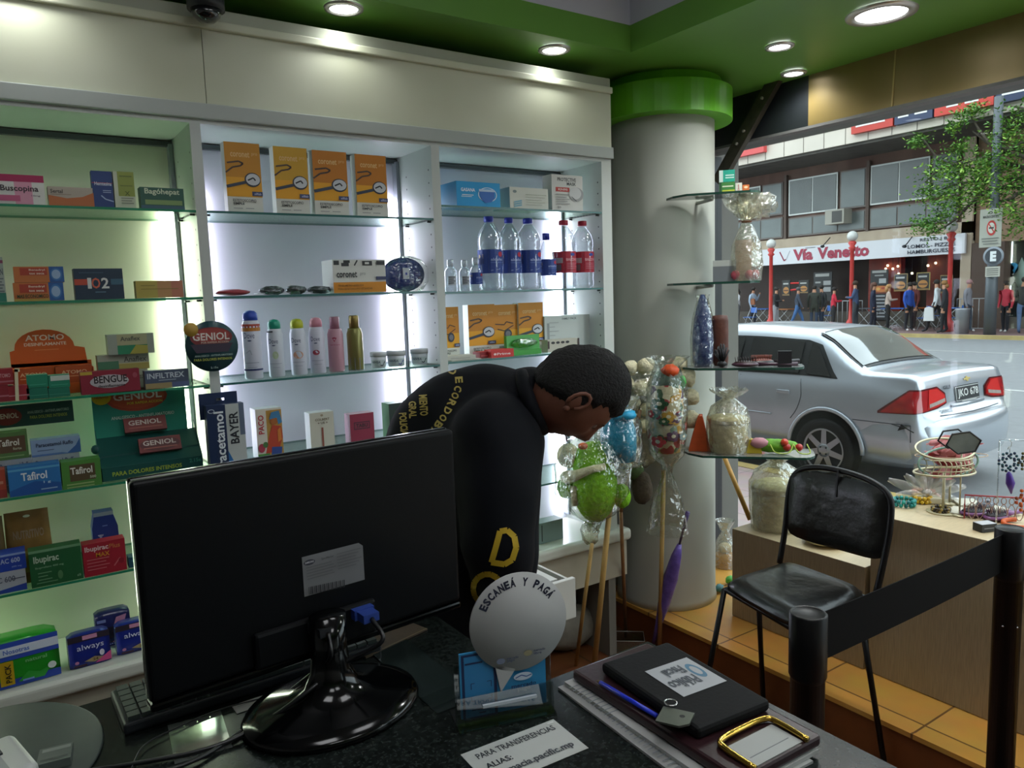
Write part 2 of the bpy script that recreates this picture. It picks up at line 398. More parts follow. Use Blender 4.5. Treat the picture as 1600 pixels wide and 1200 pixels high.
for x, y in ((.2, .3), (1.3, .6), (.3, -1.0), (1.2, -1.2)):  # unseen glowing panels added in the tray to brighten the room
    e = empty('ceiling_panel_lamp', (x, y, 3.045), 'square ceiling panel lamp in the raised white tray', 'lamp', 'square panel lamps in the raised tray')
    MB().box(-.3, -.3, -.02, .3, .3, .0, 'd8d8d6').build('panel_frame', e); MB().box(-.28, -.28, -.024, .28, .28, -.0201, emis('fbfdff', 6.0, 'panel_glow')).build('panel_diffuser', e)
# dark dome camera hanging from the ceiling edge, top left
p = at(322, 16, 1, 2.3); dz = p.z - ZC; e = empty('dome_camera', (p.x, 2.3, ZC), 'black dome security camera under the ceiling edge, top left', 'camera')
MB().lathe([(.0001, dz - .035), (.02, dz - .032), (.036, dz - .02), (.042, dz)], mat('101418', .1, coat=1), 24).build('dome', e)
MB().lathe([(.05, dz), (.05, dz + .03), (.03, dz + .035), (.03, -.001)], mat('22262a', .4), 24).build('housing', e)
# ------------------------------------------------------------------ goods on the shelves
def carton(name, label, px0, px1, pyt, zs, Y, d, base, items, cat='box', group=None, side=None, top=None, h=None, tilt=0, bev=0):
    x0 = xon(px0, Y, zs); x1 = xon(px1, Y, zs); wd = x1 - x0
    if h is None: h = at((px0 + px1) / 2, pyt, 1, Y).z - zs
    m = MB().box(0, 0, 0, wd, d, h, base, mside=side, mtop=top)
    m.design(frame((0, 0, 0), (1, 0, 0), (0, 0, 1), wd, h), items, h / wd)
    m.build(name, loc=(x0, Y, zs + .0008), rot=(0, 0, tilt), label=label, cat=cat, group=group, bev=bev)
    return zs + .0008 + h
def pxz(px, py, Y=2.42): return at(px, py, 1, Y).z
S = SH; T3 = SH3; Y1 = 2.412
def fine(u0, v0, u1, n, c, dv=.07, hh=.03):          # lines of fine print
    return [('r', u0, v0 - i * dv, u1 - .08 * (i % 2), v0 - i * dv + hh, c) for i in range(n)]
# left bay, top shelf
carton('medicine_box', 'white and magenta medicine box cut by the left edge, top shelf', -28, 72, 273, S[0], Y1, .05, 'dcdcd6', [('r', 0, .76, 1, 1, 'a81e55'), ('r', .52, .0, .8, .76, 'd99ab0'), ('r', .2, .1, .6, .3, 'c05a80'), ('t', 'Buscopina', .3, .38, .9, .64, '3a2c34'), ('t', '10mg', .78, .26, .92, .33, '7a7078')])
carton('medicine_box', 'low grey and orange medicine box beside the magenta one', 77, 148, 293, S[0], Y1, .04, 'b3a99a', [('p', [(0, 0), (1, 0), (1, .75), (.75, .5), (.4, .4), (0, .55)], 'b86a3c'), ('t', 'Sertal', .05, .66, .32, .86, '4c4744'), ('r', .05, .58, .5, .61, '8a7a6c')] )
carton('medicine_box', 'upright dark blue medicine box on the top shelf', 147, 179, 268, S[0], Y1, .03, '25407a', [('r', 0, .66, 1, .68, 'b04a58'), ('t', 'Hemtesina', .12, .6, .95, .7, 'ccd6e6'), ('l', [(.4, .32), (.6, .22), (1, .16)], .06, '9fb3d3'), ('r', .5, .45, .9, .47, '9fb3d3'), ('r', .5, .4, .9, .42, '9fb3d3')])
carton('medicine_box', 'upright white and olive medicine box on the top shelf', 181, 213, 269, S[0], Y1, .03, 'c3cbb4', [('r', .2, .32, 1, 1, '8f9c48'), ('t', 'X', .5, .34, .75, .46, '5c6a30'), ('r', .3, .86, .9, .89, '66743a'), ('r', .3, .6, .9, .62, '66743a')] + fine(.3, .25, .9, 3, '8d9584'))
carton('medicine_box', 'dark green medicine box with serif lettering at the end of the top shelf', 221, 289, 294, S[0], Y1, .04, '2c5a4c', [('r', .1, .2, .95, .42, '7f9a62'), ('r', .0, 0, 1, .16, '3c5f70'), ('t', 'Bagóhepat', .1, .62, .9, .95, 'c3d3b8')])
# left bay, second shelf
carton('medicine_box', 'tall grey and teal box cut by the left edge, second shelf', -24, 11, 402, S[1], Y1, .05, 'a8b2aa', [('r', 0, 0, 1, .2, '2f7f6c'), ('r', 0, .86, 1, .93, '83405a'), ('t', 'INFAN', .4, .6, .95, .75, '4b5658')] + fine(.5, .5, .95, 5, '6b7676'))
def orange_box(zs, lab, pyt, extra):
    return carton('medicine_box', lab, 23, 101, pyt, zs, Y1, .05, 'c4733c', [('r', .7, 0, 1, 1, '2a5c9c'), ('r', .12, .45, .66, .92, 'b0432e'), ('e', .84, .5, .12, .4, '3f78b5'), ('e', .84, .5, .09, .3, '9db9d6'), ('t', 'Benadryl', .3, .7, .62, .85, 'ead9c4'), ('t', 'tos seca', .3, .5, .6, .62, 'ead9c4')] + extra)
z = orange_box(S[1], 'lower of the two stacked orange boxes with a blue end', 442, [('r', 0, .0, .7, .12, 'b59a4a'), ('t', 'MAS ECONOMICO', .06, .16, .68, .36, '2e4a30')])
orange_box(z, 'upper of the two stacked orange boxes with a blue end', 417, [])
carton('medicine_box', 'dark blue medicine box numbered 102 on the second shelf', 119, 195, 420, S[1], Y1, .05, '24384c', [('r', 0, .47, .26, .66, 'c0503c'), ('r', .74, .47, 1, .66, '3e6478'), ('t', '1', .26, .35, .34, .7, 'd8dcd8'), ('t', 'O', .34, .35, .52, .7, 'd06a54'), ('t', '2', .54, .35, .7, .7, 'd8dcd8'), ('r', .4, .22, .62, .25, '5f7f92'), ('r', .1, .85, .6, .88, '3e5468')])
carton('medicine_box', 'low yellow and salmon medicine box alone at the end of the second shelf', 214, 287, 439, S[1], Y1, .04, 'b8a652', [('r', .45, 0, 1, 1, 'c09060'), ('r', .75, 0, 1, 1, 'c07a62'), ('r', .1, .7, .4, .74, '8c7c3a'), ('r', .1, .5, .9, .54, '8c7c3a')])
# left bay, third shelf
Y = 2.50
x0, x1 = xon(23, Y, S[2]), xon(150, Y, S[2]); e = empty('counter_display', (x0, Y, S[2] + .0008), 'orange cardboard counter display with a rounded printed header', 'display')
wd = x1 - x0; org = mat('d4611f', .5, key='orange_card'); zt = pxz(85, 515, Y) - S[2]; zh = pxz(85, 548, Y) - S[2]; zm = zh - .035
m = MB(); pts = [(0, zm - .01), (0, zh), (.06 * wd, zh + .004)]
for i in range(13): a = PI - PI * i / 12; pts.append((wd * (.43 + .37 * math.cos(a)), zh + .008 + (zt - zh - .008) * math.sin(a)))
pts += [(.93 * wd, zh + .002), (.95 * wd, zm - .01)]
m.prism(pts, 1, .05, .053, org); m.design(frame((0, .05, 0), (1, 0, 0), (0, 0, 1), wd, zt), [('t', 'ATOMO', .2, .83, .68, .92, 'f2d9c0'), ('t', 'DESINFLAMANTE', .18, .75, .7, .8, 'f2d9c0'), ('r', .3, .68, .6, .69, 'e79058')])
m.build('header_card', e)
m = MB().box(0, 0, 0, wd, .002, .03, org).box(0, .05, 0, wd, .052, zm, org).box(0, 0, 0, .002, .052, zm * .8, org).box(wd - .002, 0, 0, wd, .052, zm * .8, org); m.build('tray', e)
for i in range(2):
    m = MB().box(.004 + i * wd / 2, .004, .002, wd / 2 - .004 + i * wd / 2, .04, zm - .012, 'b8501c')
    m.design(frame((.004 + i * wd / 2, .004, .002), (1, 0, 0), (0, 0, 1), wd / 2 - .008, zm - .014), [('r', 0, .0, 1, .25, 'a03a24'), ('t', 'ATOMO', .15, .7, .85, .84, 'e8b890'), ('r', .15, .6, .8, .63, 'e8a070')]); m.build('stacked_carton', e)
Yr = 2.42
zr = carton('ointment_box', 'dark red box on the far left of the third shelf, lower one', -22, 15, 603, S[2], Yr, .04, '8e2430', [('r', 0, .3, 1, .4, 'b8707a')])
carton('ointment_box', 'dark red box on the far left of the third shelf, upper one', -20, 22, 577, zr, Yr, .04, '9c2833', [('t', 'ATOMO', .4, .45, .9, .7, 'd0a0a0'), ('r', .0, .15, 1, .25, 'b8707a')])
zr = carton('ointment_box', 'small flat dark red box in front of the orange display', 15, 47, 603, S[2], Yr, .04, '9c2833', [('r', 0, .3, 1, .38, 'c08088')], top='b04350')
for k, (a, b) in enumerate(((43, 76), (77, 110))):
    s = 'left' if k == 0 else 'right'
    z = carton('soap_box', 'small teal box of the lower row in the block of four, %s' % s, a, b, 606, S[2], Yr, .035, '15705a', [('r', 0, .3, 1, .34, '4f9a80')])
    carton('soap_box', 'small teal box of the upper row in the block of four, %s' % s, a, b, 586, z, Yr, .035, '1b8264', [('r', .1, .2, .9, .24, '4fae90')] + ([('r', .1, .55, 1, .95, 'c8d2c8')] if k else []), top='5db08c')
z = carton('ointment_box', 'long dark red ointment box with a silver oval, third shelf', 128, 220, 579, S[2], Y1, .035, '8a2034', [('r', 0, .86, .2, 1, 'c0a63c'), ('e', .48, .52, .33, .3, 'b9b3b6'), ('t', 'BENGUE', .22, .45, .78, .78, '24181c'), ('t', 'desinflamante', .28, .26, .74, .38, '3a2a2e'), ('e', .92, .72, .04, .12, 'a04a58')])
Yb = 2.49
zb = carton('medicine_box', 'grey and green medicine box directly behind the dark red ointment box', 152, 233, 579, S[2], Yb, .05, 'a4a892', [('r', 0, 0, .35, 1, '5c7c60'), ('t', 'Anaflex', .5, .5, .95, .8, '6c6c5c')])
zb = carton('medicine_box', 'middle of three stacked grey, green and yellow medicine boxes', 154, 234, 554, zb, Yb, .05, 'a9ab9a', [('r', 0, .0, .4, .6, '4e8062'), ('r', .4, 0, 1, .4, 'b0a258'), ('t', 'Anaflex', .5, .5, .95, .85, '5c5e54'), ('r', .4, .4, 1, .44, 'd0c890')])
carton('medicine_box', 'topmost of three stacked grey, green and yellow medicine boxes', 170, 242, 522, zb, Yb - .02, .05, '9fa89a', [('r', .2, .45, .85, 1, 'b2b08a'), ('r', .2, 0, .85, .45, '2f8a62'), ('p', [(.45, 0), (.6, .45), (.85, .4), (.85, 0)], 'b0a84c'), ('t', 'Anaflex', .27, .66, .7, .88, '5c5e54')])
carton('ointment_box', 'slate blue medicine box with pale capitals at the right end of the third shelf', 228, 296, 578, S[2], Y1, .035, '4b566c', [('r', 0, 0, .6, .3, '9c8a60'), ('r', .6, 0, 1, .3, '56628a'), ('t', 'INFILTREX', .05, .55, .9, .85, 'c2ccd4'), ('r', .3, .42, .7, .47, '98a4b4')])
x = xon(27, 2.415, S[2]); MB().box(-.004, 0, 0, .004, .003, .085, 'd8d2ae').box(-.004, 0, .078, .008, .003, .088, 'd8d2ae').build('paper_strip', loc=(x, 2.405, S[2] + .001), rot=(0, .06, 0), label='cream upright paper strip in front of the orange display', cat='strip')
# left bay, fourth shelf: stacks and blister display
D = S[3]
z = carton('medicine_box', 'orange-red medicine box cut by the left edge on the fourth shelf', -30, 12, 736, D, Y1, .05, 'b5503a', [('r', 0, .0, 1, .3, '9c3a38'), ('r', .4, .5, .9, .6, 'd09880')])
carton('medicine_box', 'bright blue medicine box at the front of the fourth shelf', 16, 97, 727, D, 2.404, .05, '2f78b8', [('p', [(0, 0), (1, 0), (1, .3), (.5, .45), (0, .2)], '2559a0'), ('r', 0, .86, 1, .93, '5fa6cc'), ('t', 'Tafirol', .24, .5, .74, .78, 'e6eef2'), ('t', '1 g', .66, .32, .8, .42, 'c0d6e6'), ('r', .6, .12, .92, .16, '9cbcd8')])
carton('medicine_box', 'green medicine box at the front of the fourth shelf beside the blister display', 99, 160, 719, D, 2.404, .05, '4f8a3c', [('r', .2, .25, .85, .85, '5a4a30'), ('t', 'Tafirol', .22, .5, .78, .76, 'e6e6da'), ('r', .1, .12, .8, .17, '9ab878'), ('r', .1, .02, .8, .06, '9ab878'), ('t', '500', .7, .3, .86, .4, 'c8d0b8')])
Yk = 2.47
za = carton('medicine_box', 'grey-blue medicine box at the base of the left rear stack, fourth shelf', -20, 52, 742, D, Yk, .05, '98a2aa', [('r', .0, .4, 1, .46, 'c4ccd0')])
za2 = carton('medicine_box', 'grey-blue medicine box second in the left rear stack, fourth shelf', -20, 52, 719, za, Yk, .05, '98a2aa', [('t', 'Paracetamol Raffo', .3, .35, .95, .75, '4a5670')])
carton('medicine_box', 'green and brown medicine box on top of the left rear stack, fourth shelf', -30, 46, 677, za2, Yk, .05, '567a44', [('r', .3, .25, .95, .85, '5e4630'), ('t', 'Tafirol', .36, .5, .82, .75, 'dcdccc'), ('t', 'forte', .68, .34, .86, .44, 'b8b89c'), ('r', .1, .1, .9, .14, '8aa870')])
zc = carton('medicine_box', 'grey-blue medicine box at the base of the stack behind the green box', 53, 126, 734, D, Yk, .05, '98a2aa', [('r', .0, .4, 1, .46, 'c4ccd0')])
zc2 = carton('medicine_box', 'grey-blue medicine box in the middle of the stack behind the green box', 53, 126, 711, zc, Yk, .05, 'a0aab0', [('t', 'Paracetamol Raffo', .06, .4, .92, .75, '4a5670')])
carton('medicine_box', 'pale blue medicine box with a slanted blue corner, on the stack behind the green box', 50, 127, 685, zc2, Yk, .05, '8fa6c4', [('p', [(.7, 0), (1, 0), (1, .9), (.9, .45)], '38609c'), ('p', [(0, 0), (.8, 0), (.6, .12), (0, .12)], '5b7cae'), ('t', 'Paracetamol Raffo', .1, .56, .85, .8, '36425c'), ('r', .12, .32, .45, .37, '5a6a86')])
# long strip leaning across a low box at the far left
x0 = xon(-60, 2.56, 1.26); x1 = xon(117, 2.56, 1.26); z0 = pxz(60, 664, 2.56); e = empty('shelf_sign', (x0, 2.56, D + .001), 'long dark green shelf sign with a red oval, above the rear medicine stacks', 'sign')
wd = x1 - x0; zz = z0 - D
m = MB().box(0, 0, zz, wd, .012, zz + .062, '22443e'); m.design(frame((0, 0, zz), (1, 0, 0), (0, 0, 1), wd, .062), [('e', .4, .5, .13, .4, '7c2a26'), ('t', 'GENIOL', .3, .42, .5, .66, 'd6c8b8'), ('t', 'ANALGESICO - ANTIINFLAMATORIO', .58, .55, .96, .68, '9fb3a4'), ('t', 'PARA DOLORES INTENSOS', .6, .3, .94, .45, 'a9b04e')]); m.build('sign_board', e)
MB().box(.01, .002, 0, .05, .010, zz, gtop).build('support', e)
# blister display, teal
Yd = 2.43; x0 = xon(160, Yd, D); x1 = xon(318, Yd, D); wd = x1 - x0; e = empty('counter_display', (x0, Yd, D + .001), 'teal painkiller counter display with a tall printed header and sloping tray', 'display')
teal = mat('2f8f7c', .4, key='teal_card'); teal2 = mat('1c5450', .4); zt = pxz(230, 606, Yd + .09) - D; zf = pxz(240, 722, Yd) - D
m = MB().box(0, .09, 0, wd * .93, .093, zt, teal)
tri = [(.62, 0), (.78, .05)]
m.design(frame((0, .09, 0), (1, 0, 0), (0, 0, 1), wd * .93, zt), [('e', .47, .9, .33, .17, 'b5452c'), ('e', .47, .9, .30, .14, 'c4532f'), ('e', .1, .93, .1, .09, 'd8c21c'), ('t', 'NUEVO', .03, .915, .17, .945, 'b8642c', 1), ('t', 'GENIOL', .22, .87, .74, .965, 'f0e6d8'), ('t', 'POR RAPIDA ACCION', .36, .815, .74, .845, 'e8d03c'), ('t', 'ANALGESICO - ANTIINFLAMATORIO', .18, .65, .86, .69, 'cfe0d4')])
m.build('header_card', e)
m = MB(); m.prism([(0, 0), (.09, 0), (.09, zt * .55), (0, zf)], 0, 0, .002, teal2); m.prism([(0, 0), (.09, 0), (.09, zt * .55), (0, zf)], 0, wd - .002, wd, teal2); m.build('side_wall', e)
m = MB().box(0, 0, 0, wd, .002, zf, teal2); m.add([(0, .002, zf), (wd, .002, zf), (wd, .09, zt * .45), (0, .09, zt * .45)], [(0, 1, 2, 3)], teal2)
m.add([(0, .03, zf + .012), (wd, .03, zf + .012), (wd, .032, zf + .03), (0, .032, zf + .03)], [(0, 1, 2, 3)], teal2)
m.design(frame((0, 0, 0), (1, 0, 0), (0, 0, 1), wd, zf), [('t', 'PARA DOLORES INTENSOS', .1, .3, .78, .62, 'a9bc3c'), ('t', '2.15e', .86, .55, .98, .85, '4c9a88')]); m.build('tray', e)
for k, (u, zc_, yy) in enumerate(((.28, zt * .5, .06), (.38, zt * .27, .006))):
    m = MB(); bw = wd * .42; m.box(0, 0, 0, bw, .012, .045, '7e2a26'); m.design(frame((0, 0, 0), (1, 0, 0), (0, 0, 1), bw, .045), ([('e', .5, .5, .48, .46, '5c1c1c')] if k else []) + [('t', 'GENIOL', .1, .45, .88, .8, 'd8c4ba'), ('r', .1, .22, .9, .3, 'a8584a')])
    m.build('blister_pack', e, loc=(wd * u, yy, zc_), rot=(-.5, 0, 0))
for k in range(3): MB().ball((-.006, .02 + .01 * k, .02 + .035 * k), (.012, .012, .014), teal2, 10).build('card_loop', e)
# round hanging sign on the first upright
c = at(331, 541, 1, 2.38); r = (at(373, 541, 1, 2.38).x - at(290, 541, 1, 2.38).x) / 2
m = MB().lathe([(.0001, 0), (r, 0), (r, .003), (.0001, .003)], mat('1c4048', .35), 48, T=Matrix.Rotation(PI / 2, 4, 'X')); dd = 2 * r
m.design(frame((-r, -.003, -r), (1, 0, 0), (0, 0, 1), dd, dd), [('e', .5, .68, .4, .2, '7c2e30'), ('e', .5, .72, .34, .14, '9c3a34'), ('p', [(.1, .55), (.9, .55), (.8, .38), (.2, .38)], '3a3040'), ('t', 'GENIOL', .15, .62, .84, .77, 'e2d8d0'), ('t', 'POR RAPIDA ACCION', .3, .56, .82, .6, 'c8b0a0'), ('t', 'ANALGESICO - ANTIINFLAMATORIO', .16, .3, .88, .34, '8fa8a4'), ('t', 'PARA DOLORES INTENSOS', .14, .22, .86, .27, 'a8b04c'), ('t', '2.15e', .44, .06, .58, .1, '8fa8a4')])
e = m.build('hanging_sign', loc=(c.x, 2.38, c.z), label='round dark teal painkiller sign hung on the first white upright', cat='sign')
MB().lathe([(.0001, 0), (r * .27, 0), (r * .27, .002), (.0001, .002)], 'b08c38', 24, T=Matrix.Rotation(PI / 2, 4, 'X')).build('badge', e, loc=(-r * .74, -.0035, r * .69), label='mustard yellow badge')
MB().tube([(0, .0, .0), (0, .02, 0)], .006, 'c9cbc8', 8).build('mount_pin', e)
# paracetamol box hanging before the first upright
Yh = 2.355; x0 = xon(326, Yh, 1.2); x1 = xon(384, Yh, 1.2); zt = pxz(350, 632, Yh); zb = zt - .245; wd = x1 - x0
e = empty('hanging_box', (x0, Yh, zb), 'tall navy and white painkiller box hanging by its slotted tab before the upright', 'box')
nv = mat('1d2f52', .4)
m = MB().box(0, 0, 0, wd, .035, .245, nv, mside='263a55'); m.design(frame((0, 0, 0), (1, 0, 0), (0, 0, 1), wd, .245), [('r', .5, 0, 1, 1, 'b9bfbc'), ('r', .86, .6, 1, 1, '5d6a80'), ('p', [(.5, .0), (.7, 0), (.66, .25), (.5, .42)], '2d6ba6'), ('v', 'Paracetamol', .18, .08, .44, .92, 'dfe6ea'), ('v', 'BAYER', .58, .5, .82, .9, '20242c'), ('e', .12, .93, .09, .025, 'c4d0da'), ('e', .12, .93, .07, .018, '1d2f52')]); m.build('carton', e)
m = MB(); y = .034; tw = wd * .92; zz = .245 + .034
m.prism([(-.012, .2), (tw * .38, .2), (tw * .38, .262), (tw * .62, .262), (tw * .62, .2), (tw, .2), (tw, zz), (-.012, zz)], 1, y, y + .002, nv); m.prism([(tw * .38, .2), (tw * .62, .2), (tw * .62, .254), (tw * .38, .254)], 1, y, y + .002, nv); m.build('hang_tab', e)
MB().tube([(tw * .5, .02, .258), (tw * .5, .05, .258)], .003, mat('b0b4b6', .2, .9), 8).build('hook', e)

# left bay, fifth shelf
E5 = S[4]
def pouch(name, label, px0, px1, pyt, zs, Y, items, c, cat='pouch', tilt=0):
    x0 = xon(px0, Y, zs); x1 = xon(px1, Y, zs); wd = x1 - x0; h = at((px0 + px1) / 2, pyt, 1, Y).z - zs
    vs = []; fs = []; nx, nz = 6, 8
    for s_ in (-1, 1):
        for j in range(nz + 1):
            v = j / nz; th = .028 * (1 - v) ** .7 * (.5 + .5 * math.cos(.3)) + .001
            for i in range(nx + 1):
                u = i / nx; ww = 1 - .08 * v if v < .9 else .93
                vs.append(((.5 + (u - .5) * ww) * wd, .03 + s_ * th * math.sin(PI * min(max(u, .04), .96)) ** .6, v * h))
    n1 = (nx + 1) * (nz + 1)
    for j in range(nz):
        for i in range(nx):
            a = j * (nx + 1) + i; fs.append((a, a + 1, a + nx + 2, a + nx + 1)); fs.append((n1 + a + 1, n1 + a, n1 + a + nx + 1, n1 + a + nx + 2))
    for j in range(nz): a = j * (nx + 1); fs.append((n1 + a, a, a + nx + 1, n1 + a + nx + 1)); b = a + nx; fs.append((b, n1 + b, n1 + b + nx + 1, b + nx + 1))
    fs.append(tuple([i for i in range(nx + 1)][::-1] + [n1 + i for i in range(nx + 1)]))
    m = MB().add(vs, fs, mat(c, .35, .2, noise=.25, scale=20), True)
    def fn(u, v, L): 
        th = .028 * (1 - v) ** .7 * .98 + .001
        return V(((.5 + (u - .5) * .93) * wd, .03 - th * math.sin(PI * min(max(u, .04), .96)) ** .6 - .0006 * (L + 1), v * h))
    m.design(fn, items, h / wd, sub=6)
    m.build(name, loc=(x0, Y, zs + .001), rot=(0, 0, tilt), label=label, cat=cat)
pouch('snack_pouch', 'brown and gold resealable pouch standing behind the green box', 15, 89, 800, E5, 2.46, [('r', .1, .15, .9, .45, '8f8430'), ('r', .5, .1, .9, .3, '4f6a34'), ('t', 'NUTRITIVO', .16, .62, .86, .74, '8c7a60'), ('e', .5, .93, .08, .018, 'c8d2b0')], '8a6a34')
pouch('snack_pouch', 'brown and green resealable pouch cut by the left edge', -40, 17, 812, E5, 2.46, [('r', .3, .1, .95, .4, '4f6a34'), ('e', .7, .6, .15, .08, '9a8c5a')], '6e5c34')
zl_ = carton('medicine_box', 'grey and blue medicine box, lower of two at the left edge of the fifth shelf', -34, 43, 895, E5, Y1, .06, 'aab0b8', [('p', [(0, 0), (1, 0), (1, .32), (.4, .16), (0, .2)], '28449c'), ('t', 'AC 600', .3, .5, .78, .78, '5c6270'), ('r', .7, .6, .98, .64, '4a5060')])
carton('medicine_box', 'royal blue medicine box, upper of two at the left edge of the fifth shelf', -36, 42, 868, zl_, Y1, .06, '2344a8', [('t', 'AC 600', .48, .45, .88, .75, 'aebbd8'), ('r', .2, .88, 1, 1, '8fa6d4'), ('t', '600 mg', .7, .15, .9, .27, '8fa0d0')])
carton('medicine_box', 'large dark green medicine box on the fifth shelf', 50, 131, 855, E5, 2.406, .045, '1e5c32', [('r', 0, .93, 1, 1, '6f9a74'), ('t', 'Ibupirac', .08, .6, .56, .84, 'bcd0b8'), ('t', 'Ibuprofeno 400 mg', .1, .48, .64, .55, '7fa382'), ('e', .56, .24, .05, .12, '4d7a50')] + fine(.14, .36, .4, 3, '6f9a74', .09, .025) + [('r', .1, .1, .5, .12, '6f9a74'), ('t', 'x10', .88, .1, .95, .17, '9ab89a')])
carton('medicine_box', 'crimson medicine box beside the large dark green one', 133, 199, 846, E5, 2.406, .045, 'a31f30', [('t', 'Ibupirac', .05, .72, .6, .92, 'e2c8c4'), ('t', 'Plus', .62, .76, .88, .9, 'b86a3c'), ('t', 'MAX', .3, .56, .62, .7, 'cf8a2c'), ('l', [(.7, .2), (.85, .42), (.95, .3)], .03, 'c06a6c'), ('e', .88, .33, .07, .09, '8c1828')] + fine(.08, .5, .6, 4, 'cc7a80', .1, .02))
# dark blue bottle-shaped carton behind the crimson box
x0 = xon(150, 2.47, E5); x1 = xon(190, 2.47, E5); wd = x1 - x0; h = pxz(170, 799, 2.47) - E5; m = MB()
m.prism([(0, 0), (wd, 0), (wd, h * .72), (wd * .86, h * .93), (wd * .86, h), (wd * .1, h), (wd * .1, h * .93), (0, h * .72)], 1, 0, .045, mat('1d3578', .4), '1d3578')
m.design(frame((0, 0, 0), (1, 0, 0), (0, 0, 1), wd, h), [('r', .1, .93, .86, 1, '8a9aa0'), ('r', .4, .74, .6, .76, '6a80b4'), ('v', 'ALIVIUM', .2, .08, .42, .6, 'b8c2dc')]); m.build('antacid_carton', loc=(x0, 2.47, E5 + .001), label='dark blue carton with cut shoulders behind the crimson box', cat='box')
carton('medicine_box', 'small dark teal box half hidden by the monitor, fifth shelf', 202, 240, 868, E5, Y1, .04, '1d4c5c', [('r', .1, .6, .9, .7, '3c7080')], group=None)

# ledge: pads packs
LZ = .58
def softpack(label, px0, px1, pyt, zs, Y, d, c, items, topitems=(), name='sanitary_pads_pack', tilt=0, pyb=None):
    x0 = xon(px0, Y, zs); x1 = xon(px1, Y, zs); wd = x1 - x0; h = at((px0 + px1) / 2, pyt, 1, Y).z - zs
    m = MB(); n = 9; film = mat(c, .28, noise=.12, scale=14, coat=.3, key='film'); vs = []; fs = []
    prof = [(.1, .0), (0, .15), (-.02, .5), (0, .85), (.12, 1)]
    for i in range(n):
        u = i / (n - 1); e_ = 1 - .12 * (abs(2 * u - 1) ** 6)
        ring = [(y * d * .5 + (1 - e_) * d * .3, z_ * h * e_ + (1 - e_) * h * .2) for y, z_ in prof]
        ring += [(d - a, b) for a, b in reversed(ring)]
        for a, b in ring: vs.append((u * wd, a, b))
    k = 10
    for i in range(n - 1):
        for j in range(k): l = (j + 1) % k; fs.append((i * k + j, (i + 1) * k + j, (i + 1) * k + l, i * k + l)[::-1])
    fs.append(tuple(range(k))); fs.append(tuple((n - 1) * k + j for j in range(k - 1, -1, -1)))
    m.add(vs, fs, film, True)
    m.design(lambda u, v, L: V((u * wd, -.014 * math.sin(PI * v) * 0 - .02 * d * math.sin(PI * v) + (.1 * d * .5 * (abs(2 * v - 1) ** 3)) - .0008 * (L + 1), v * h * .98 + .01 * h)), items, h / wd, sub=4)
    m.design(lambda u, v, L: V((u * wd, .08 * d + v * d * .84, h * 1.002 + .0006 * L)), list(topitems), d / wd)
    return m.build(name, loc=(x0, Y, zs + .001), rot=(0, 0, tilt), label=label, cat='pack'), zs + h
AL = [('r', .0, .82, 1, 1, '241a2a'), ('r', .35, .86, .7, .98, 'c88aa8'), ('t', 'always', .2, .5, .84, .72, 'd8dcf0', 0), ('p', [(.35, .18), (.6, .28), (.85, .2), (.6, .1)], 'a8946c'), ('p', [(.6, .06), (1, .06), (1, .36)], 'd0508c'), ('e', .78, .36, .06, .1, 'e0dce8'), ('t', '24', .55, .16, .68, .24, '5c4020'), ('e', .17, .2, .05, .05, 'c080a8'), ('r', .1, .06, .4, .12, '3c2030')]
softpack('large green and blue pads pack with a yellow tag on the white ledge', -40, 97, 1002, LZ, 2.40, .09, '2a9a2c', [('r', 0, .62, 1, 1, '2c4cae'), ('r', 0, .0, 1, .18, '2c4cae'), ('r', 0, .72, 1, .9, 'cdd6e4'), ('t', 'Nosotras', .36, .76, .66, .86, '5a78c0'), ('t', 'natural', .6, .5, .85, .58, '7cc07c'), ('p', [(.5, .1), (.62, .3), (.75, .22), (.9, .3), (.8, .08)], '36a83c'), ('e', .9, .3, .05, .08, 'e0ece4'), ('r', .3, .08, .46, .62, 'c8a41c'), ('v', 'PACK', .36, .14, .43, .56, '2c2810'), ('r', .55, .1, .68, .14, '80a0dc')], tilt=.05)
o, zz = softpack('dark blue and black pads pack with pink corner, nearest on the ledge', 110, 175, 990, LZ, 2.415, .05, '22308c', AL, tilt=.03)
o, zz = softpack('dark blue pads pack at the bottom of the rear stack on the ledge', 158, 212, 1000, LZ, 2.52, .05, '22308c', AL)
softpack('dark pads pack lying on top of the rear stack on the ledge', 152, 206, 955, zz + .002, 2.515, .05, '262a60', [('r', 0, .1, 1, .5, '1e1620'), ('p', [(.5, .5), (.8, .5), (.9, .85), (.6, .8)], 'c88a9c'), ('r', .05, .7, .3, .8, '7c84b8')])
softpack('dark blue pads pack partly hidden by the monitor edge on the ledge', 184, 246, 972, LZ, 2.43, .05, '22308c', AL)

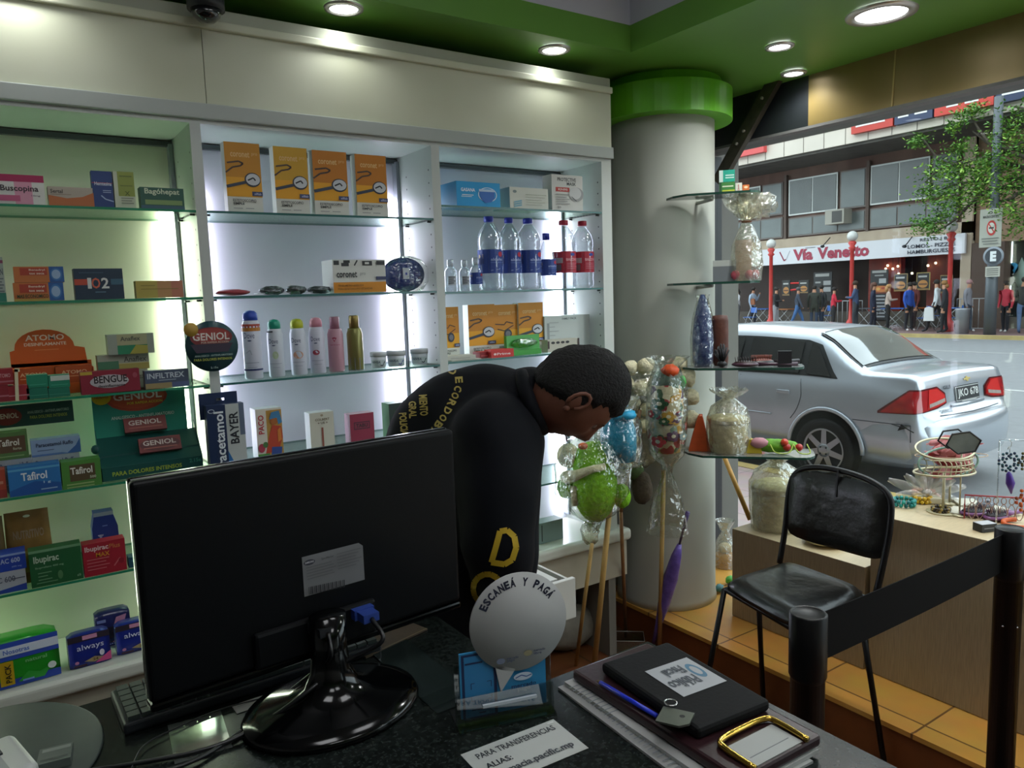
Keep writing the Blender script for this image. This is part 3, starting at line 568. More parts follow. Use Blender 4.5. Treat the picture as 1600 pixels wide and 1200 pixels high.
# middle bay, top shelf: four stethoscope boxes
def stetho(px0, px1, pyt, zs, Y, label, dark='c9831a', light='e6a51c', group='orange stethoscope boxes', name='stethoscope_box', tilt=0, alt=False):
    it = [('r', 0, .22, 1, 1, dark), ('r', 0, .22, 1, .5, light), ('t', 'coronet', .16, .79, .7, .87, 'e0b878'), ('t', 'pro', .76, .81, .92, .86, 'e0b878', 0)]
    if alt: it += [('l', [(0, .62), (.4, .6), (.5, .66), (.8, .62)], .03, '2a2c34'), ('l', [(.1, .52), (.4, .48), (.8, .58)], .03, '2a2c34'), ('e', .55, .42, .17, .09, '3a3c46'), ('e', .55, .42, .11, .055, '74767e')]
    else: it += [('l', [(0, .56), (.2, .64), (.42, .665), (.5, .7), (.38, .73), (.05, .7)], .045, '4b3a2c'), ('l', [(0, .36), (.3, .4), (.6, .44)], .085, '38404f'), ('e', .74, .47, .23, .105, '2f343e'), ('e', .75, .475, .2, .085, 'c9cdd2'), ('l', [(.6, .46), (.76, .5), (.82, .46)], .04, '20242c')]
    it += [('r', .7, .235, 1, .3, '3c4468'), ('t', 'silfab', .76, .25, .96, .285, 'aeb6d4'), ('t', 'ESTETOSCOPIO', .14, .145, .8, .185, '4c5050'), ('t', 'SIMPLE', .14, .1, .46, .135, '2c3030', 1.5), ('r', .14, .045, .4, .055, '8c9090'), ('r', .48, .045, .72, .055, '8c9090')]
    return carton(name, label, px0, px1, pyt, zs, Y, .04, 'd9dbd2', it, group=group, side='d2a04a' if False else 'd6d8d0', tilt=tilt)
for k, (a, b, t) in enumerate(((357, 412, 224), (433, 485, 231), (493, 546, 237), (559, 607, 243))):
    stetho(a, b, t, S[0], 2.415, '%s of the four orange stethoscope boxes on the top shelf, middle bay' % ('leftmost', 'second from the left', 'third from the left', 'rightmost')[k], dark=('c98a1c', 'd0a024', 'c47a16', 'c47a16')[k])
# middle bay, second shelf
def blob(name, label, px0, px1, pyt, zs, Y, d, m_, cat, items=(), parent=None, seed=1, jit=.12):
    x0 = xon(px0, Y, zs); x1 = xon(px1, Y, zs); h = at((px0 + px1) / 2, pyt, 1, Y).z - zs; wd = x1 - x0
    m = MB().ball((wd / 2, d / 2, h / 2), (wd / 2, d / 2, h / 2), m_, 14, jit=jit, seed=seed)
    return m.build(name, loc=(x0, Y, zs + .001), label=label, cat=cat)
blob('soft_pouch', 'flat dark red pouch lying at the left of the second shelf, middle bay', 340, 396, 452, S[1], 2.42, .06, mat('9c2f3a', .4, noise=.2), 'pouch')
foil = mat('6c7274', .22, .75, noise=.45, scale=55, bump=.6, key='crinkled_foil')
for k, (a, b, t, c_) in enumerate(((410, 448, 447, 'first'), (450, 484, 446, 'middle'), (485, 522, 447, 'last'))):
    o = blob('foil_sachet', '%s of three crumpled foil sachets from the left on the second shelf' % c_, a, b, t, S[1], 2.42, .05, foil, 'sachet', seed=k + 3, jit=.3)
    o['group'] = 'crumpled foil sachets'
    wd = .07; MB().box(-.012, .01, .004, .012, .05, .006, 'c9ccd2').build('paper_tag', o, loc=(0, 0, 0))
carton('thermometer_box', 'white and orange box with a dark patterned top edge, second shelf of the middle bay', 522, 604, 406, S[1], 2.415, .1, 'd4d6d0', [('r', 0, 0, 1, .32, 'd58b1a'), ('r', .02, .84, .12, .97, '2c2e30'), ('r', .16, .8, .3, .9, '34363a'), ('r', .2, .9, .32, .98, '2c2e30'), ('l', [(.4, .82), (.46, .98)], .025, '2c2e30'), ('r', .55, .82, .74, .96, '2c2e30'), ('r', .6, .86, .68, .92, 'd4d6d0'), ('r', .82, .84, .98, .96, '34363a'), ('t', 'coronet', .06, .46, .44, .64, '34383a'), ('t', 'pro', .5, .5, .6, .6, '8c9090', 0), ('r', .8, .38, 1, .48, '3c4468'), ('t', 'TENSIOMETRO ANEROIDE', .07, .19, .55, .25, '8c5a10'), ('t', 'PARA ESTETOSCOPIO ESTANDAR', .07, .09, .72, .15, '8c5a10')])
# blue cap-shaped item in clear plastic bag
x0 = xon(607, 2.44, S[1]); x1 = xon(675, 2.44, S[1]); wd = x1 - x0; h = pxz(640, 402, 2.44) - S[1]
e = empty('bagged_case', (x0, 2.44, S[1] + .001), 'blue oval zip case in a clear plastic bag, right end of the second shelf', 'case')
MB().ball((wd * .46, .035, h * .5), (wd * .46, .028, h * .49), mat('2b4598', .6, noise=.15, scale=60), 28).build('case_body', e)
MB().tube([(wd * .46 + wd * .465 * math.cos(a), .035, h * .5 + h * .49 * math.sin(a)) for a in [2 * PI * i / 28 for i in range(28)]], .003, '1e3070', 6, closed=True).build('zip_edge', e)
MB().box(wd * .36, .003, h * .36, wd * .5, .006, h * .68, 'c4ccd6').box(wd * .41, .002, h * .48, wd * .45, .003, h * .55, '4858a8').build('price_label', e)
def cellobag(name, parent, pts_ring, mat_, seed=0): pass
cello = clear('cellophane', 'f4f6f0', .16, .12, bump=.9, scale=26)
cello_d = clear('cellophane_dense', 'f0efe2', .2, .15, bump=1.0, scale=34, diff=.10)
def crumple(c, r, m_, n=14, seed=0, jit=.18, T=None): return MB().ball(c, r, m_, n, T=T, jit=jit, seed=seed)
crumple((wd * .52, .035, h * .5), (wd * .56, .034, h * .55), cello, 18, 5).build('plastic_bag', e)
# middle bay, third shelf: aerosol cans and jars
def can(px0, px1, pyt, pcap, label, body, cap, items, dome=True, z=S[2], Y=2.455, name='aerosol_can', metal=0):
    xa = xon(px0, Y, z); xb = xon(px1, Y, z); r = (xb - xa) / 2 * .96; xc = (xa + xb) / 2; h = at((px0 + px1) / 2, pyt, 1, Y).z - z; hc = at((px0 + px1) / 2, pcap, 1, Y).z - z
    e = empty(name, (xc, Y, z + .001), label, 'can', 'aerosol deodorant cans')
    bm = mat(body, .3, metal, key='can'); m = MB().lathe([(r * .9, 0), (r, .004), (r, hc - .018), (r * .86, hc - .006), (r * .82, hc)], bm, 28)
    m.design(cyl(0, 0, 0, hc, r), items, hc / (PI * r), sub=8); m.build('can_body', e)
    rc = r * (.8 if dome else .62); d = h - hc
    prof = [(rc, 0), (rc * 1.0, d * .45), (rc * .92, d * .72), (rc * .62, d * .93), (.0001, d)] if dome else [(rc, 0), (rc, d * .93), (rc * .85, d), (.0001, d)]
    MB().lathe([(a, b + hc) for a, b in prof], mat(cap, .35, metal, key='cap'), 24).build('cap', e)
def dove(extra, c='c9cdd6'): return [('t', 'Dove', .3, .7, .68, .8, '34406c', 0), ('e', .5, .66, .07, .012, '4a5478')] + extra + [('r', .3, .28, .78, .29, '9aa0b4'), ('r', .4, .2, .7, .21, 'a8acc0')]
can(383, 412, 485, 501, 'tall white aerosol can with a blue cap and red band, leftmost', 'd4d6e4', '2b4ab4', [('r', 0, .88, 1, .94, 'b04430'), ('r', 0, .82, 1, .88, 'c07a28')] + dove([('l', [(.35, .45), (.5, .5), (.55, .42)], .03, 'b0b4c4'), ('r', .1, .15, .98, .18, '2c3468')])[:])
can(421, 446, 499, 514, 'white aerosol can with a teal green cap', 'cdd2dc', '1f9a80', dove([('e', .55, .46, .12, .08, 'b4c4a4'), ('r', .2, .93, .5, .96, '30343c')]))
can(456, 481, 498, 513, 'white aerosol can with a yellow-green cap', 'cfd2de', 'bcc430', dove([('e', .55, .44, .2, .08, 'd4a088')]))
can(486, 510, 496, 511, 'white aerosol can with a pink domed cap', 'd0d0e0', 'd08a9c', dove([('e', .5, .46, .14, .055, 'a03c50')]))
can(515, 539, 495, 514, 'pink aerosol can with a flat dusty pink cap and a small heart', 'c293a2', '9c6c7c', [('p', [(.42, .78), (.5, .82), (.58, .78), (.5, .7)], '9c2c4c'), ('e', .46, .79, .05, .016, '9c2c4c'), ('e', .54, .79, .05, .016, '9c2c4c'), ('t', 'carinosa', .3, .62, .72, .66, 'b06880')], dome=False)
can(545, 569, 493, 513, 'gold and silver metallic aerosol can, rightmost', '8a8550', '8f7c44', [('r', -.3, .0, 1.3, .3, '74767c')], dome=False, metal=.5)
def jar(px0, px1, pyt, label, acc, z=S[2], Y=2.47):
    xa = xon(px0, Y, z); xb = xon(px1, Y, z); r = (xb - xa) / 2; h = at((px0 + px1) / 2, pyt, 1, Y).z - z
    e = empty('cream_jar', ((xa + xb) / 2, Y, z + .001), label, 'jar', 'small cream jars')
    m = MB().lathe([(r * .8, 0), (r * .86, .003), (r * .95, h * .68), (r * .9, h * .7)], mat('c9cfd6', .3), 24); m.design(cyl(0, 0, 0, h * .68, r * .93), [('r', .15, .2, .85, .75, 'b6c4c6'), ('t', 'NIVEA', .25, .45, .6, .65, '505a70'), ('l', [(.6, .3), (.68, .2), (.8, .6)], .04, acc)], .5, sub=6); m.build('jar_body', e)
    MB().lathe([(r, h * .7), (r, h * .96), (r * .94, h), (.0001, h)], mat('c4c8cc', .35), 24).build('lid', e)
jar(580, 604, 550, 'white cream jar with a dark tick mark, left of three', '24343c')
jar(606, 633, 548, 'white cream jar with a lilac mark, middle of three', '3c3c8c')
jar(643, 668, 545, 'white cream jar with a dark tick mark, right of three', '24343c')
# middle bay, fourth shelf
D2 = S[3]
carton('perfume_box', 'tall box with a painted figure in red with a blue headscarf', 404, 444, 638, D2, 2.43, .06, 'd8d8dc', [('r', 0, 0, 1, 1, 'd7cfc0'), ('r', .4, .0, 1, .96, 'b88a3c'), ('r', 0, .0, .45, .1, '4c8a3c'), ('v', 'PACO', .08, .5, .3, .88, 'b8343c'), ('p', [(.3, .1), (.5, .5), (.62, .66), (.95, .62), (1, .4), (.8, .12)], 'b8442c'), ('p', [(.5, .02), (.9, .02), (.95, .2), (.55, .22)], '2f4a8c'), ('p', [(.8, .3), (.95, .35), (.92, .6), (.8, .55)], 'd07c34'), ('e', .68, .74, .15, .08, 'a8622c'), ('p', [(.5, .78), (.6, .92), (.9, .94), (1, .7), (.85, .66), (.8, .8)], '3f7ba4'), ('e', .15, .22, .13, .09, 'a8384c'), ('e', .3, .28, .1, .06, '46703c')])
carton('perfume_box', 'ivory perfume box with a thin brown stripe', 487, 524, 644, D2, 2.43, .05, 'd6d8d8', [('r', 0, 0, 1, 1, 'c3c1b2'), ('r', 0, .0, 1, .06, '8a8878'), ('t', 'COLBERT', .22, .78, .82, .84, '6c5c48'), ('t', '+ US +', .32, .69, .74, .75, '5c4c3c'), ('r', .46, .06, .54, .6, '8a4a3c'), ('e', .5, .92, .06, .03, '9a8c74')])
carton('perfume_box', 'burgundy perfume box with a dark framed title', 549, 586, 646, D2, 2.43, .05, 'c8a4b4', [('r', 0, 0, 1, 1, '8a2440'), ('r', .15, .5, .82, .74, '4a1c30'), ('r', .18, .53, .79, .71, '7c2840'), ('t', 'TABU', .24, .56, .72, .68, '2c1420')])
carton('perfume_box', 'green and black perfume box half hidden behind the bent man', 610, 652, 629, D2, 2.43, .06, '6f9c78', [('r', 0, 0, 1, 1, '22342e'), ('r', .2, .5, .8, .8, '2c463c'), ('r', .3, .6, .7, .7, '5c7868')])

# right bay, top shelf
Tz = T3[0]
carton('mask_box', 'bright blue face mask box with a drawn mask, right bay', 714, 782, 285, Tz, 2.415, .13, '1d86c8', [('r', 0, 0, 1, 1, '2aa0de'), ('t', 'GASANA', .1, .6, .42, .74, 'f0f6fa'), ('r', .12, .44, .38, .48, 'c8e4f4'), ('r', .1, .38, .34, .41, 'c8e4f4'), ('e', .7, .5, .22, .3, 'd8e8f4'), ('e', .7, .5, .2, .27, '2aa0de'), ('p', [(.5, .62), (.54, .32), (.64, .16), (.78, .2), (.86, .36), (.86, .62), (.68, .7)], '3c70c0'), ('r', .5, .62, .86, .72, 'b8d2ec')], side='2c86b8')
carton('glove_box', 'low white and pale teal box beside the blue mask box', 797, 857, 294, Tz, 2.42, .12, 'd2d6cc', [('e', .13, .8, .05, .07, '7c8c8c'), ('r', .4, .66, .95, .7, 'b0b8a8'), ('l', [(.1, .1), (.3, .18)], .03, '7cb0c4'), ('l', [(.1, .2), (.3, .28)], .03, '7cb0c4'), ('l', [(.1, .3), (.3, .38)], .03, '7cb0c4')] + fine(.4, .55, .9, 4, 'b8bcb0', .12, .03), side='9fbcc0')
carton('mask_box', 'white respirator mask box with a red stripe, right end of the top shelf', 863, 911, 274, Tz, 2.42, .06, 'cccdc8', [('t', 'PROTECTIVE', .18, .82, .78, .92, '34383a'), ('t', 'MASK', .48, .71, .78, .8, '34383a'), ('r', .12, .53, .56, .65, 'b4322c'), ('t', 'KN95', .2, .56, .5, .62, 'e8dcd8'), ('e', .78, .47, .24, .2, '9a9c9c'), ('e', .74, .5, .2, .17, 'c4c6c6'), ('l', [(.62, .4), (.78, .28)], .02, '54585a')] + fine(.12, .44, .55, 5, '9c9e9c', .065, .025) + [('t', '20', .14, .06, .26, .12, '74787a')])
# right bay, second shelf: bottles
pet = clear('clear_plastic', 'f2f6fa', .16, .04)
def bottle(px0, px1, pyt, label, cap, lab=None, small=0, z=T3[1], Y=2.47, labv=(.2, .52), group='clear spirit bottles', red=False):
    xa = xon(px0, Y, z); xb = xon(px1, Y, z); r = (xb - xa) / 2; h = at((px0 + px1) / 2, pyt, 1, Y).z - z
    e = empty('plastic_bottle', ((xa + xb) / 2, Y, z + .001), label, 'bottle', group)
    if small == 2: prof = [(.92, 0), (1, .02), (1, .62), (.8, .72), (.5, .76), (.42, .78)]; cv = (.5, .78)
    elif small: prof = [(.85, 0), (.95, .02), (.9, .14), (1, .22), (.95, .55), (.8, .7), (.4, .84), (.3, .87)]; cv = (.32, .88)
    else: prof = [(.8, 0), (.98, .03), (1, .06), (.96, .16), (1, .18), (1, .52), (.95, .55), (.97, .6), (1, .64), (1, .7), (.82, .8), (.35, .92), (.27, .925)]; cv = (.3, .93)
    hh = h
    MB().lathe([(a * r, b * hh) for a, b in prof], pet, 28, caps=False).build('bottle_body', e)
    rc = r * .4 if small != 2 else cv[0] * r * 1.1
    MB().lathe([(rc, cv[1] * hh), (rc, hh * .995), (rc * .9, hh), (.0001, hh)], mat(cap, .4) if isinstance(cap, str) else cap, 20).build('cap', e)
    if lab:
        v0, v1 = labv; m = MB(); f = cyl(0, 0, v0 * hh, (v1 - v0) * hh, r * 1.004, -PI * 1.05 - .5, PI * .05 - .5)
        col, dark = ('a8283c', '8c8c90') if red else ('24408c', '1c2f70')
        it = [('r', 0, 0, 1, 1, col)]
        if red: it += [('r', .1, .45, .42, .7, 'a8a4a8'), ('r', .12, .1, .38, .4, '6a666c'), ('e', .68, .85, .07, .07, '2c4090'), ('t', 'BIALCOHOL', .5, .55, .86, .68, 'dca8b0')] + fine(.52, .42, .84, 4, 'c06a78', .08, .03)
        else: it += [('r', .16, .4, .34, .8, dark), ('t', 'E', .18, .64, .32, .8, 'b8a878'), ('e', .78, .8, .08, .11, 'b42c44'), ('t', 'alcohol', .5, .52, .86, .64, 'a0b0dc'), ('r', .5, .44, .9, .46, '6c84c4'), ('l', [(.5, .12), (.7, .16), (.9, .3)], .02, '8ca0d0')]
        m.design(f, it, 1, sub=10); m.build('label', e)
    elif small == 2:
        m = MB(); m.design(cyl(0, 0, 0, hh, r * 1.004), [('r', .35, .2, .75, .48, 'b0b4bc')] + fine(.38, .43, .72, 4, '4c5058', .06, .03), 1, sub=4); m.build('label', e)
clr = clear('clear_cap', 'e8eef2', .25, .1, diff=.15)
bottle(697, 714, 406, 'leftmost small clear bottle with a clear cap', clr, small=2, group='small sample bottles')
bottle(719, 735, 407, 'second small clear bottle with a clear cap', clr, small=2, group='small sample bottles')
bottle(736, 753, 403, 'small clear bottle with a dark blue label and clear cap', clr, lab=1, small=2, labv=(.2, .55), group='small sample bottles')
bottle(751, 783, 339, 'large clear bottle with a blue cap, leftmost of three', '2434a0', lab=1, labv=(.23, .55))
bottle(784, 812, 341, 'large clear bottle with a blue cap, middle of three', '2434a0', lab=1, labv=(.23, .55))
bottle(812, 843, 342, 'large clear bottle with a blue cap, rightmost of three', '2434a0', lab=1, labv=(.23, .55))
bottle(844, 867, 365, 'half-size clear bottle with a blue cap and blue label', '2434a0', lab=1, small=1, labv=(.24, .53))
bottle(868, 897, 345, 'large clear bottle with a red cap, left one', 'a8243c', lab=1, labv=(.23, .54), red=True)
bottle(898, 925, 346, 'large clear bottle with a red cap, right one near the pillar', 'a8243c', lab=1, labv=(.23, .54), red=True)
# right bay, third shelf
stetho(690, 719, 480, T3[2], 2.50, 'stethoscope box partly behind the upright, third shelf of the right bay', group=None, alt=True)
stetho(734, 775, 476, T3[2], 2.50, 'left of the three stethoscope boxes behind the green pack', group=None)
stetho(775, 810, 476, T3[2], 2.502, 'middle of the three stethoscope boxes behind the green pack', group=None, alt=True)
stetho(812, 850, 473, T3[2], 2.49, 'right of the three stethoscope boxes behind the green pack', group=None)
carton('test_box', 'pale grey printed box in clear wrap at the right of the third shelf', 852, 922, 493, T3[2], 2.48, .08, 'b9c2c0', [('t', 'FAMILY PACK', .38, .88, .7, .94, '50585a'), ('r', .05, .3, .1, .8, '8c9494')] + fine(.1, .8, .3, 5, '98a0a0', .12, .02), side='a8b4b4')
carton('bandage_box', 'pale box with a row of dark dots in front of the grey one', 856, 905, 530, T3[2], 2.43, .04, 'b8b6a8', [('e', .17, .75, .06, .1, '2c2e30'), ('e', .32, .75, .06, .1, '2c2e30'), ('e', .47, .75, .06, .1, '2c2e30'), ('e', .62, .75, .06, .1, '2c2e30'), ('r', 0, .3, .05, .9, '3c2c2c'), ('r', .95, .3, 1, 1, '3c2c2c')])
x0 = xon(795, 2.425, T3[2]); x1 = xon(846, 2.425, T3[2]); wd = x1 - x0; h = pxz(820, 524, 2.425) - T3[2]
e = empty('blister_pack', (x0, 2.425, T3[2] + .001), 'bright green plastic blister pack leaning on the stethoscope boxes', 'pack')
m = MB().box(0, 0, 0, wd, .03, .02, '3c9a3c').box(0, .012, .02, wd, .03, h, mat('4aa648', .3)); m.build('green_card', e)
MB().ball((wd * .5, .006, h * .6), (wd * .4, .012, h * .25), clear('green_blister', 'b8e8b0', .3, .1, bump=.5), 14, jit=.15).build('blister', e)
o = carton('condom_pack', 'small red sachet box lying in front of the stethoscope boxes', 768, 803, 546, T3[2], 2.406, .05, 'c42e2c', [('t', 'Prime', .25, .3, .85, .6, 'f0d8d4'), ('e', .16, .45, .06, .14, 'f0d8d4')], top='d23a34')
carton('condom_pack', 'flatter red sachet box left of the first red one', 750, 768, 550, T3[2], 2.43, .05, '8c2028', [('r', .1, .3, .9, .5, 'c04c50')], top='c03030')
z = carton('flat_box', 'flat off-white box at the bottom of the pair on the third shelf', 706, 752, 562, T3[2], 2.406, .07, 'b9bbb0', [('r', .1, .3, .8, .5, '9c9e94')], top='c4c6bc')
carton('flat_box', 'flat off-white box on top of the pair on the third shelf', 700, 742, 556, z, 2.412, .07, 'c4c6bc', [('r', .1, .3, .8, .5, 'a4a69c')], top='ccd0c4', tilt=-.06)
# a few low things further down the right bay
carton('medicine_box', 'white box with a green edge low in the right bay behind the man', 850, 890, 668, T3[3], 2.44, .06, 'c4ccca', [('r', 0, .7, 1, .9, '4c8a70')])
carton('tissue_box', 'pale folded leaflet block on the ledge behind the man', 838, 880, 815, LZ, 2.45, .06, '7a8e8a', [('r', .2, .1, .24, .9, '38423f')])
# ------------------------------------------------------------------ counter in front
ZT = .94
granite = mat('0a0d0c', .22, noise=0, scale=160, h2='262c2a', key='black_granite', spec=.25)
body = mat('3a3b3c', .6, noise=.1)
e = empty('service_counter', (.2, .7, 0), 'L-shaped counter with a dark speckled granite top', 'counter')
out = [(-1.0, -.1), (.763, -.1), (.763, -.5), (-1.2, -.5)]
top = [(-.9, -.55), (.763, -.55), (.763, .3), (.5, .3), (.5, .712), (-.9, .712)]
MB().prism(top, 2, ZT - .032, ZT, granite).build('granite_top', e, bev=.003)
MB().prism([(-.86, -.5), (.73, -.5), (.73, .26), (.46, .26), (.46, .67), (-.86, .67)], 2, 0, ZT - .032, body).build('counter_body', e)
# monitor seen from behind
L0 = V((.127, 1.143, 1.036)); R0 = V((.668, 1.190, 1.036)); mw = (R0 - L0).length; mh = .326; a = math.atan2(R0.y - L0.y, R0.x - L0.x)
e = empty('computer_monitor', (.392, 1.14, ZT + .0006), 'black flat monitor seen from behind on a glossy oval stand', 'monitor', rz=a)
lx = (L0 - V((.392, 1.14, 0))); ox = lx.x * math.cos(-a) - lx.y * math.sin(-a); oy = lx.x * math.sin(-a) + lx.y * math.cos(-a); oz = 1.036 - ZT
gloss = mat('040506', .12, spec=.35, key='gloss_black'); matte = mat('06080b', .45, noise=.1, scale=90, key='monitor_black', spec=.2)
def bx(m, x0, y0, z0, x1, y1, z1, c): m.box(ox + x0, oy + y0, oz + z0, ox + x1, oy + y1, oz + z1, c)
m = MB(); bx(m, 0, .0, 0, mw, .022, mh, matte); m.build('back_cover', e, bev=.008, seg=4)
m = MB(); bx(m, .001, .02, -.002, mw - .001, .034, mh + .001, gloss); m.build('bezel', e, bev=.004)
m = MB(); bx(m, .018, .033, .016, mw - .018, .0345, mh - .016, mat('0a0c10', .15)); m.build('screen', e)
m = MB(); bx(m, .0, .0, -.014, mw, .03, -.001, gloss); m.build('lower_rim', e, bev=.004)
m = MB(); bx(m, .15, -.012, .0, .36, .001, .06, matte); m.build('port_housing', e, bev=.006)
# stand: neck and oval base
MB().lathe([(.142, 0), (.146, .006), (.142, .013), (.118, .021), (.075, .03), (.045, .046), (.033, .07), (.03, .10), (.03, .16)], gloss, 48, sx=1, sy=.82).build('stand', e)
m = MB(); T = Matrix.Translation((ox, oy, oz)); f = frame((ox + .238, oy - .0008, oz + .094), (1, 0, 0), (0, 0, 1), .108, .066)
m.design(f, [('p', [(0, 0), (1, 0), (1, .9), (.93, 1), (0, 1)], '6f7072'), ('e', .11, .83, .09, .07, '2a2c38'), ('t', 'SAMSUNG', .04, .81, .18, .86, 'b8b8bc'), ('t', 'SyncMaster', .3, .8, .5, .87, '4a4a4c')]
         + [('r', .05, .7 - .07 * i, .46 + .03 * (i % 3), .725 - .07 * i, '606062') for i in range(5)] + [('r', .54, .86 - .075 * i, .95 - .05 * (i % 3), .885 - .075 * i, '606062') for i in range(6)]
         + [('r', .05 + .02 * i, .06, .058 + .02 * i + .005 * (i % 3), .25, '26262a') for i in range(27)])
m.build('rating_label', e, label='grey maker label with barcode')
for k, (x, c_) in enumerate(((.312, '27408c'), (.235, '1a1c20'))):
    m = MB(); bx(m, x, -.026, .038, x + .036, -.012, .055, c_); bx(m, x + .004, -.05, .039, x + .032, -.026, .053, c_); m.build('cable_plug', e, label='blue screen plug' if k == 0 else None)
def wpt(x, y, z): # from panel-local to world
    p = Matrix.Rotation(a, 4, 'Z') @ V((ox + x, oy + y, oz + z)); return p + V((.392, 1.14, ZT))
def curve(pts, n=8):      # smooth path through points
    P = [V(p) for p in pts]; P = [P[0] * 2 - P[1]] + P + [P[-1] * 2 - P[-2]]; r_ = []
    for i in range(1, len(P) - 2):
        for k in range(n):
            t = k / n; a_, b_, c_, d_ = P[i - 1:i + 3]
            r_.append(.5 * ((2 * b_) + (c_ - a_) * t + (2 * a_ - 5 * b_ + 4 * c_ - d_) * t * t + (3 * b_ - a_ - 3 * c_ + d_) * t ** 3))
    return r_ + [P[-2]]
rub = mat('101114', .35, key='cable_black')
def onc(px, py, z=ZT + .006): return at(px, py, 2, z)
def cable(pts, r, lab): 
    m = MB().tube(curve(pts), r, rub, 8); return m.build('cable', label=lab, cat='cable')
cable([wpt(.33, -.05, .046), wpt(.328, -.085, .02), onc(540, 1035, 1.02), onc(475, 1085, .99), onc(410, 1130, .955), onc(330, 1168), onc(200, 1195), onc(60, 1215)], .0038, 'black screen cable looping down from the blue plug across the counter')
cable([wpt(.253, -.05, .046), wpt(.245, -.07, .015), onc(490, 1050, .99), onc(440, 1090, .96), onc(380, 1140), onc(300, 1190), onc(180, 1225)], .003, 'thinner black power cable left of the screen cable')
cable([onc(420, 1088), onc(340, 1110), onc(270, 1140), onc(225, 1165), onc(205, 1200)], .0012, 'hair-thin black wire lying on the counter')
# things lying on the counter
def flat(name, label, P0, P1, P3, th, base, items=(), cat='paper', z=ZT, bev=0, rough=None):
    P0, P1, P3 = [V((p[0], p[1], z + .0007)) for p in (P0, P1, P3)]; ex = (P1 - P0); ey = (P3 - P0); wd, hh = ex.length, ey.length; ang = math.atan2(ex.y, ex.x); exn = ex.normalized(); eyn = V((-exn.y, exn.x, 0))
    if eyn.dot(ey) < 0: eyn = -eyn
    lyy = hh if V((-exn.y, exn.x, 0)).dot(ey) > 0 else -hh
    m = MB().box(0, min(0, lyy), 0, wd, max(0, lyy), th, base)
    fn = (lambda u, v, L: V((u * wd, v * lyy, th + .0003 * L))); m.design(fn, items, hh / wd)
    return m.build(name, loc=P0, rot=(0, 0, ang), label=label, cat=cat, bev=bev)
def pl(px, py, z=ZT): p = at(px, py, 2, z); return (p.x, p.y)
flat('payment_notice', 'white paper about transfers lying on the granite by the payment sign', (.491, .813), (.654, .805), (.496, .904), .0006, 'b9bcb8',
     [('t', 'PARA TRANSFERENCIAS', .1, .72, .93, .87, '32363a'), ('t', 'ALIAS:', .1, .42, .36, .56, '32363a'), ('t', 'farmacia.pacific.mp', .12, .12, .92, .32, '40444a'), ('r', .9, .9, .97, .94, 'd8dad8')])
# keyboard
k0 = V((.1, 1.27)); m = MB().box(0, 0, 0, .44, .135, .018, mat('20242a', .5)); kb = empty('keyboard', (.10, 1.262, ZT + .0006), 'dark keyboard poking out behind the left end of the monitor', 'keyboard', rz=.03)
m.build('keyboard_body', kb, bev=.004)
m = MB(); kc = mat('3b4340', .45, key='key')
for r_ in range(6):
    for c_ in range(21):
        if r_ == 0 and 5 < c_ < 14: continue
        w_ = .0175
        m.box(.008 + c_ * .0204, .008 + r_ * .0205, .018, .008 + c_ * .0204 + w_, .008 + r_ * .0205 + .0175, .025, kc)
m.box(.008 + 6 * .0204, .008, .018, .008 + 14 * .0204 - .003, .0255, .025, kc); ko = m.build('keys', kb); ko['kind'] = 'stuff'
# grey counter mat with a rounded corner
c = pl(20, 1185); m = MB(); m.lathe([(.0001, 0), (.155, 0), (.158, .002), (.155, .004), (.0001, .004)], mat('3c4442', .5, noise=.1), 64, sx=.95, sy=1.15); m.build('counter_mat', loc=(c[0] - .03, c[1] + .0, ZT + .0006), label='grey rubber mat with a rounded edge at the left of the counter', cat='mat')
# white payment terminal
c = pl(-10, 1175, .985); e = empty('card_terminal', (c[0] - .005, c[1] - .01, ZT + .005), 'white rounded card terminal at the bottom left corner', 'terminal', rz=.25)
MB().box(-.05, -.06, 0, .045, .06, .035, mat('c4c6c4', .3)).build('terminal_body', e, bev=.012, seg=5)
MB().box(-.045, -.05, .0352, .012, .03, .0365, '9c9ea0').build('terminal_screen', e); MB().box(.004, .0, .0352, .016, .016, .038, '23262c').build('button', e)
flat('card_box', 'small grey-green card box at the bottom left, in front of the mat', pl(58, 1214), pl(112, 1200), pl(52, 1192), .012, '59615d', [('r', .1, .7, .95, .9, '8a918c'), ('r', .1, .15, .9, .25, '444b48')], cat='box', z=ZT + .0045)
m_ = flat('plastic_sleeve', 'glossy plastic sleeve reflecting the lamps on the left of the counter', pl(262, 1135), pl(345, 1112), pl(290, 1190), .0012, mat('6a6f6c', .06, .2, noise=.5, scale=14, coat=1), [], cat='sleeve')
flat('paper_slip', 'white paper slip under the monitor stand cables', pl(362, 1104), pl(425, 1083), pl(371, 1116), .0008, 'a9a8a4', [('r', .1, .3, .5, .34, '606468')])
flat('paper_slip', 'grey patterned slip beside the oval stand', pl(440, 1090, ZT + .02), pl(480, 1075, ZT + .02), pl(452, 1110, ZT + .02), .001, '77757f', [('r', .0, .3, .4, .8, '3a3a46'), ('r', .6, .1, .9, .5, '4a4a54')], z=ZT + .0)
flat('card_sheet', 'brown card sheet lying behind the right half of the monitor', pl(572, 1030, ZT), pl(668, 985, ZT), pl(568, 995, ZT), .003, mat('4f4030', .6, noise=.2), [('r', .0, .0, 1, .04, '6c5c44')], cat='card')
flat('glass_sheet', 'dark glass writing sheet on the counter left of the payment sign', (.52, 1.02), (.60, 1.02), (.52, 1.36), .002, mat('27302f', .05, coat=1, noise=.3, scale=8), [], cat='sheet')
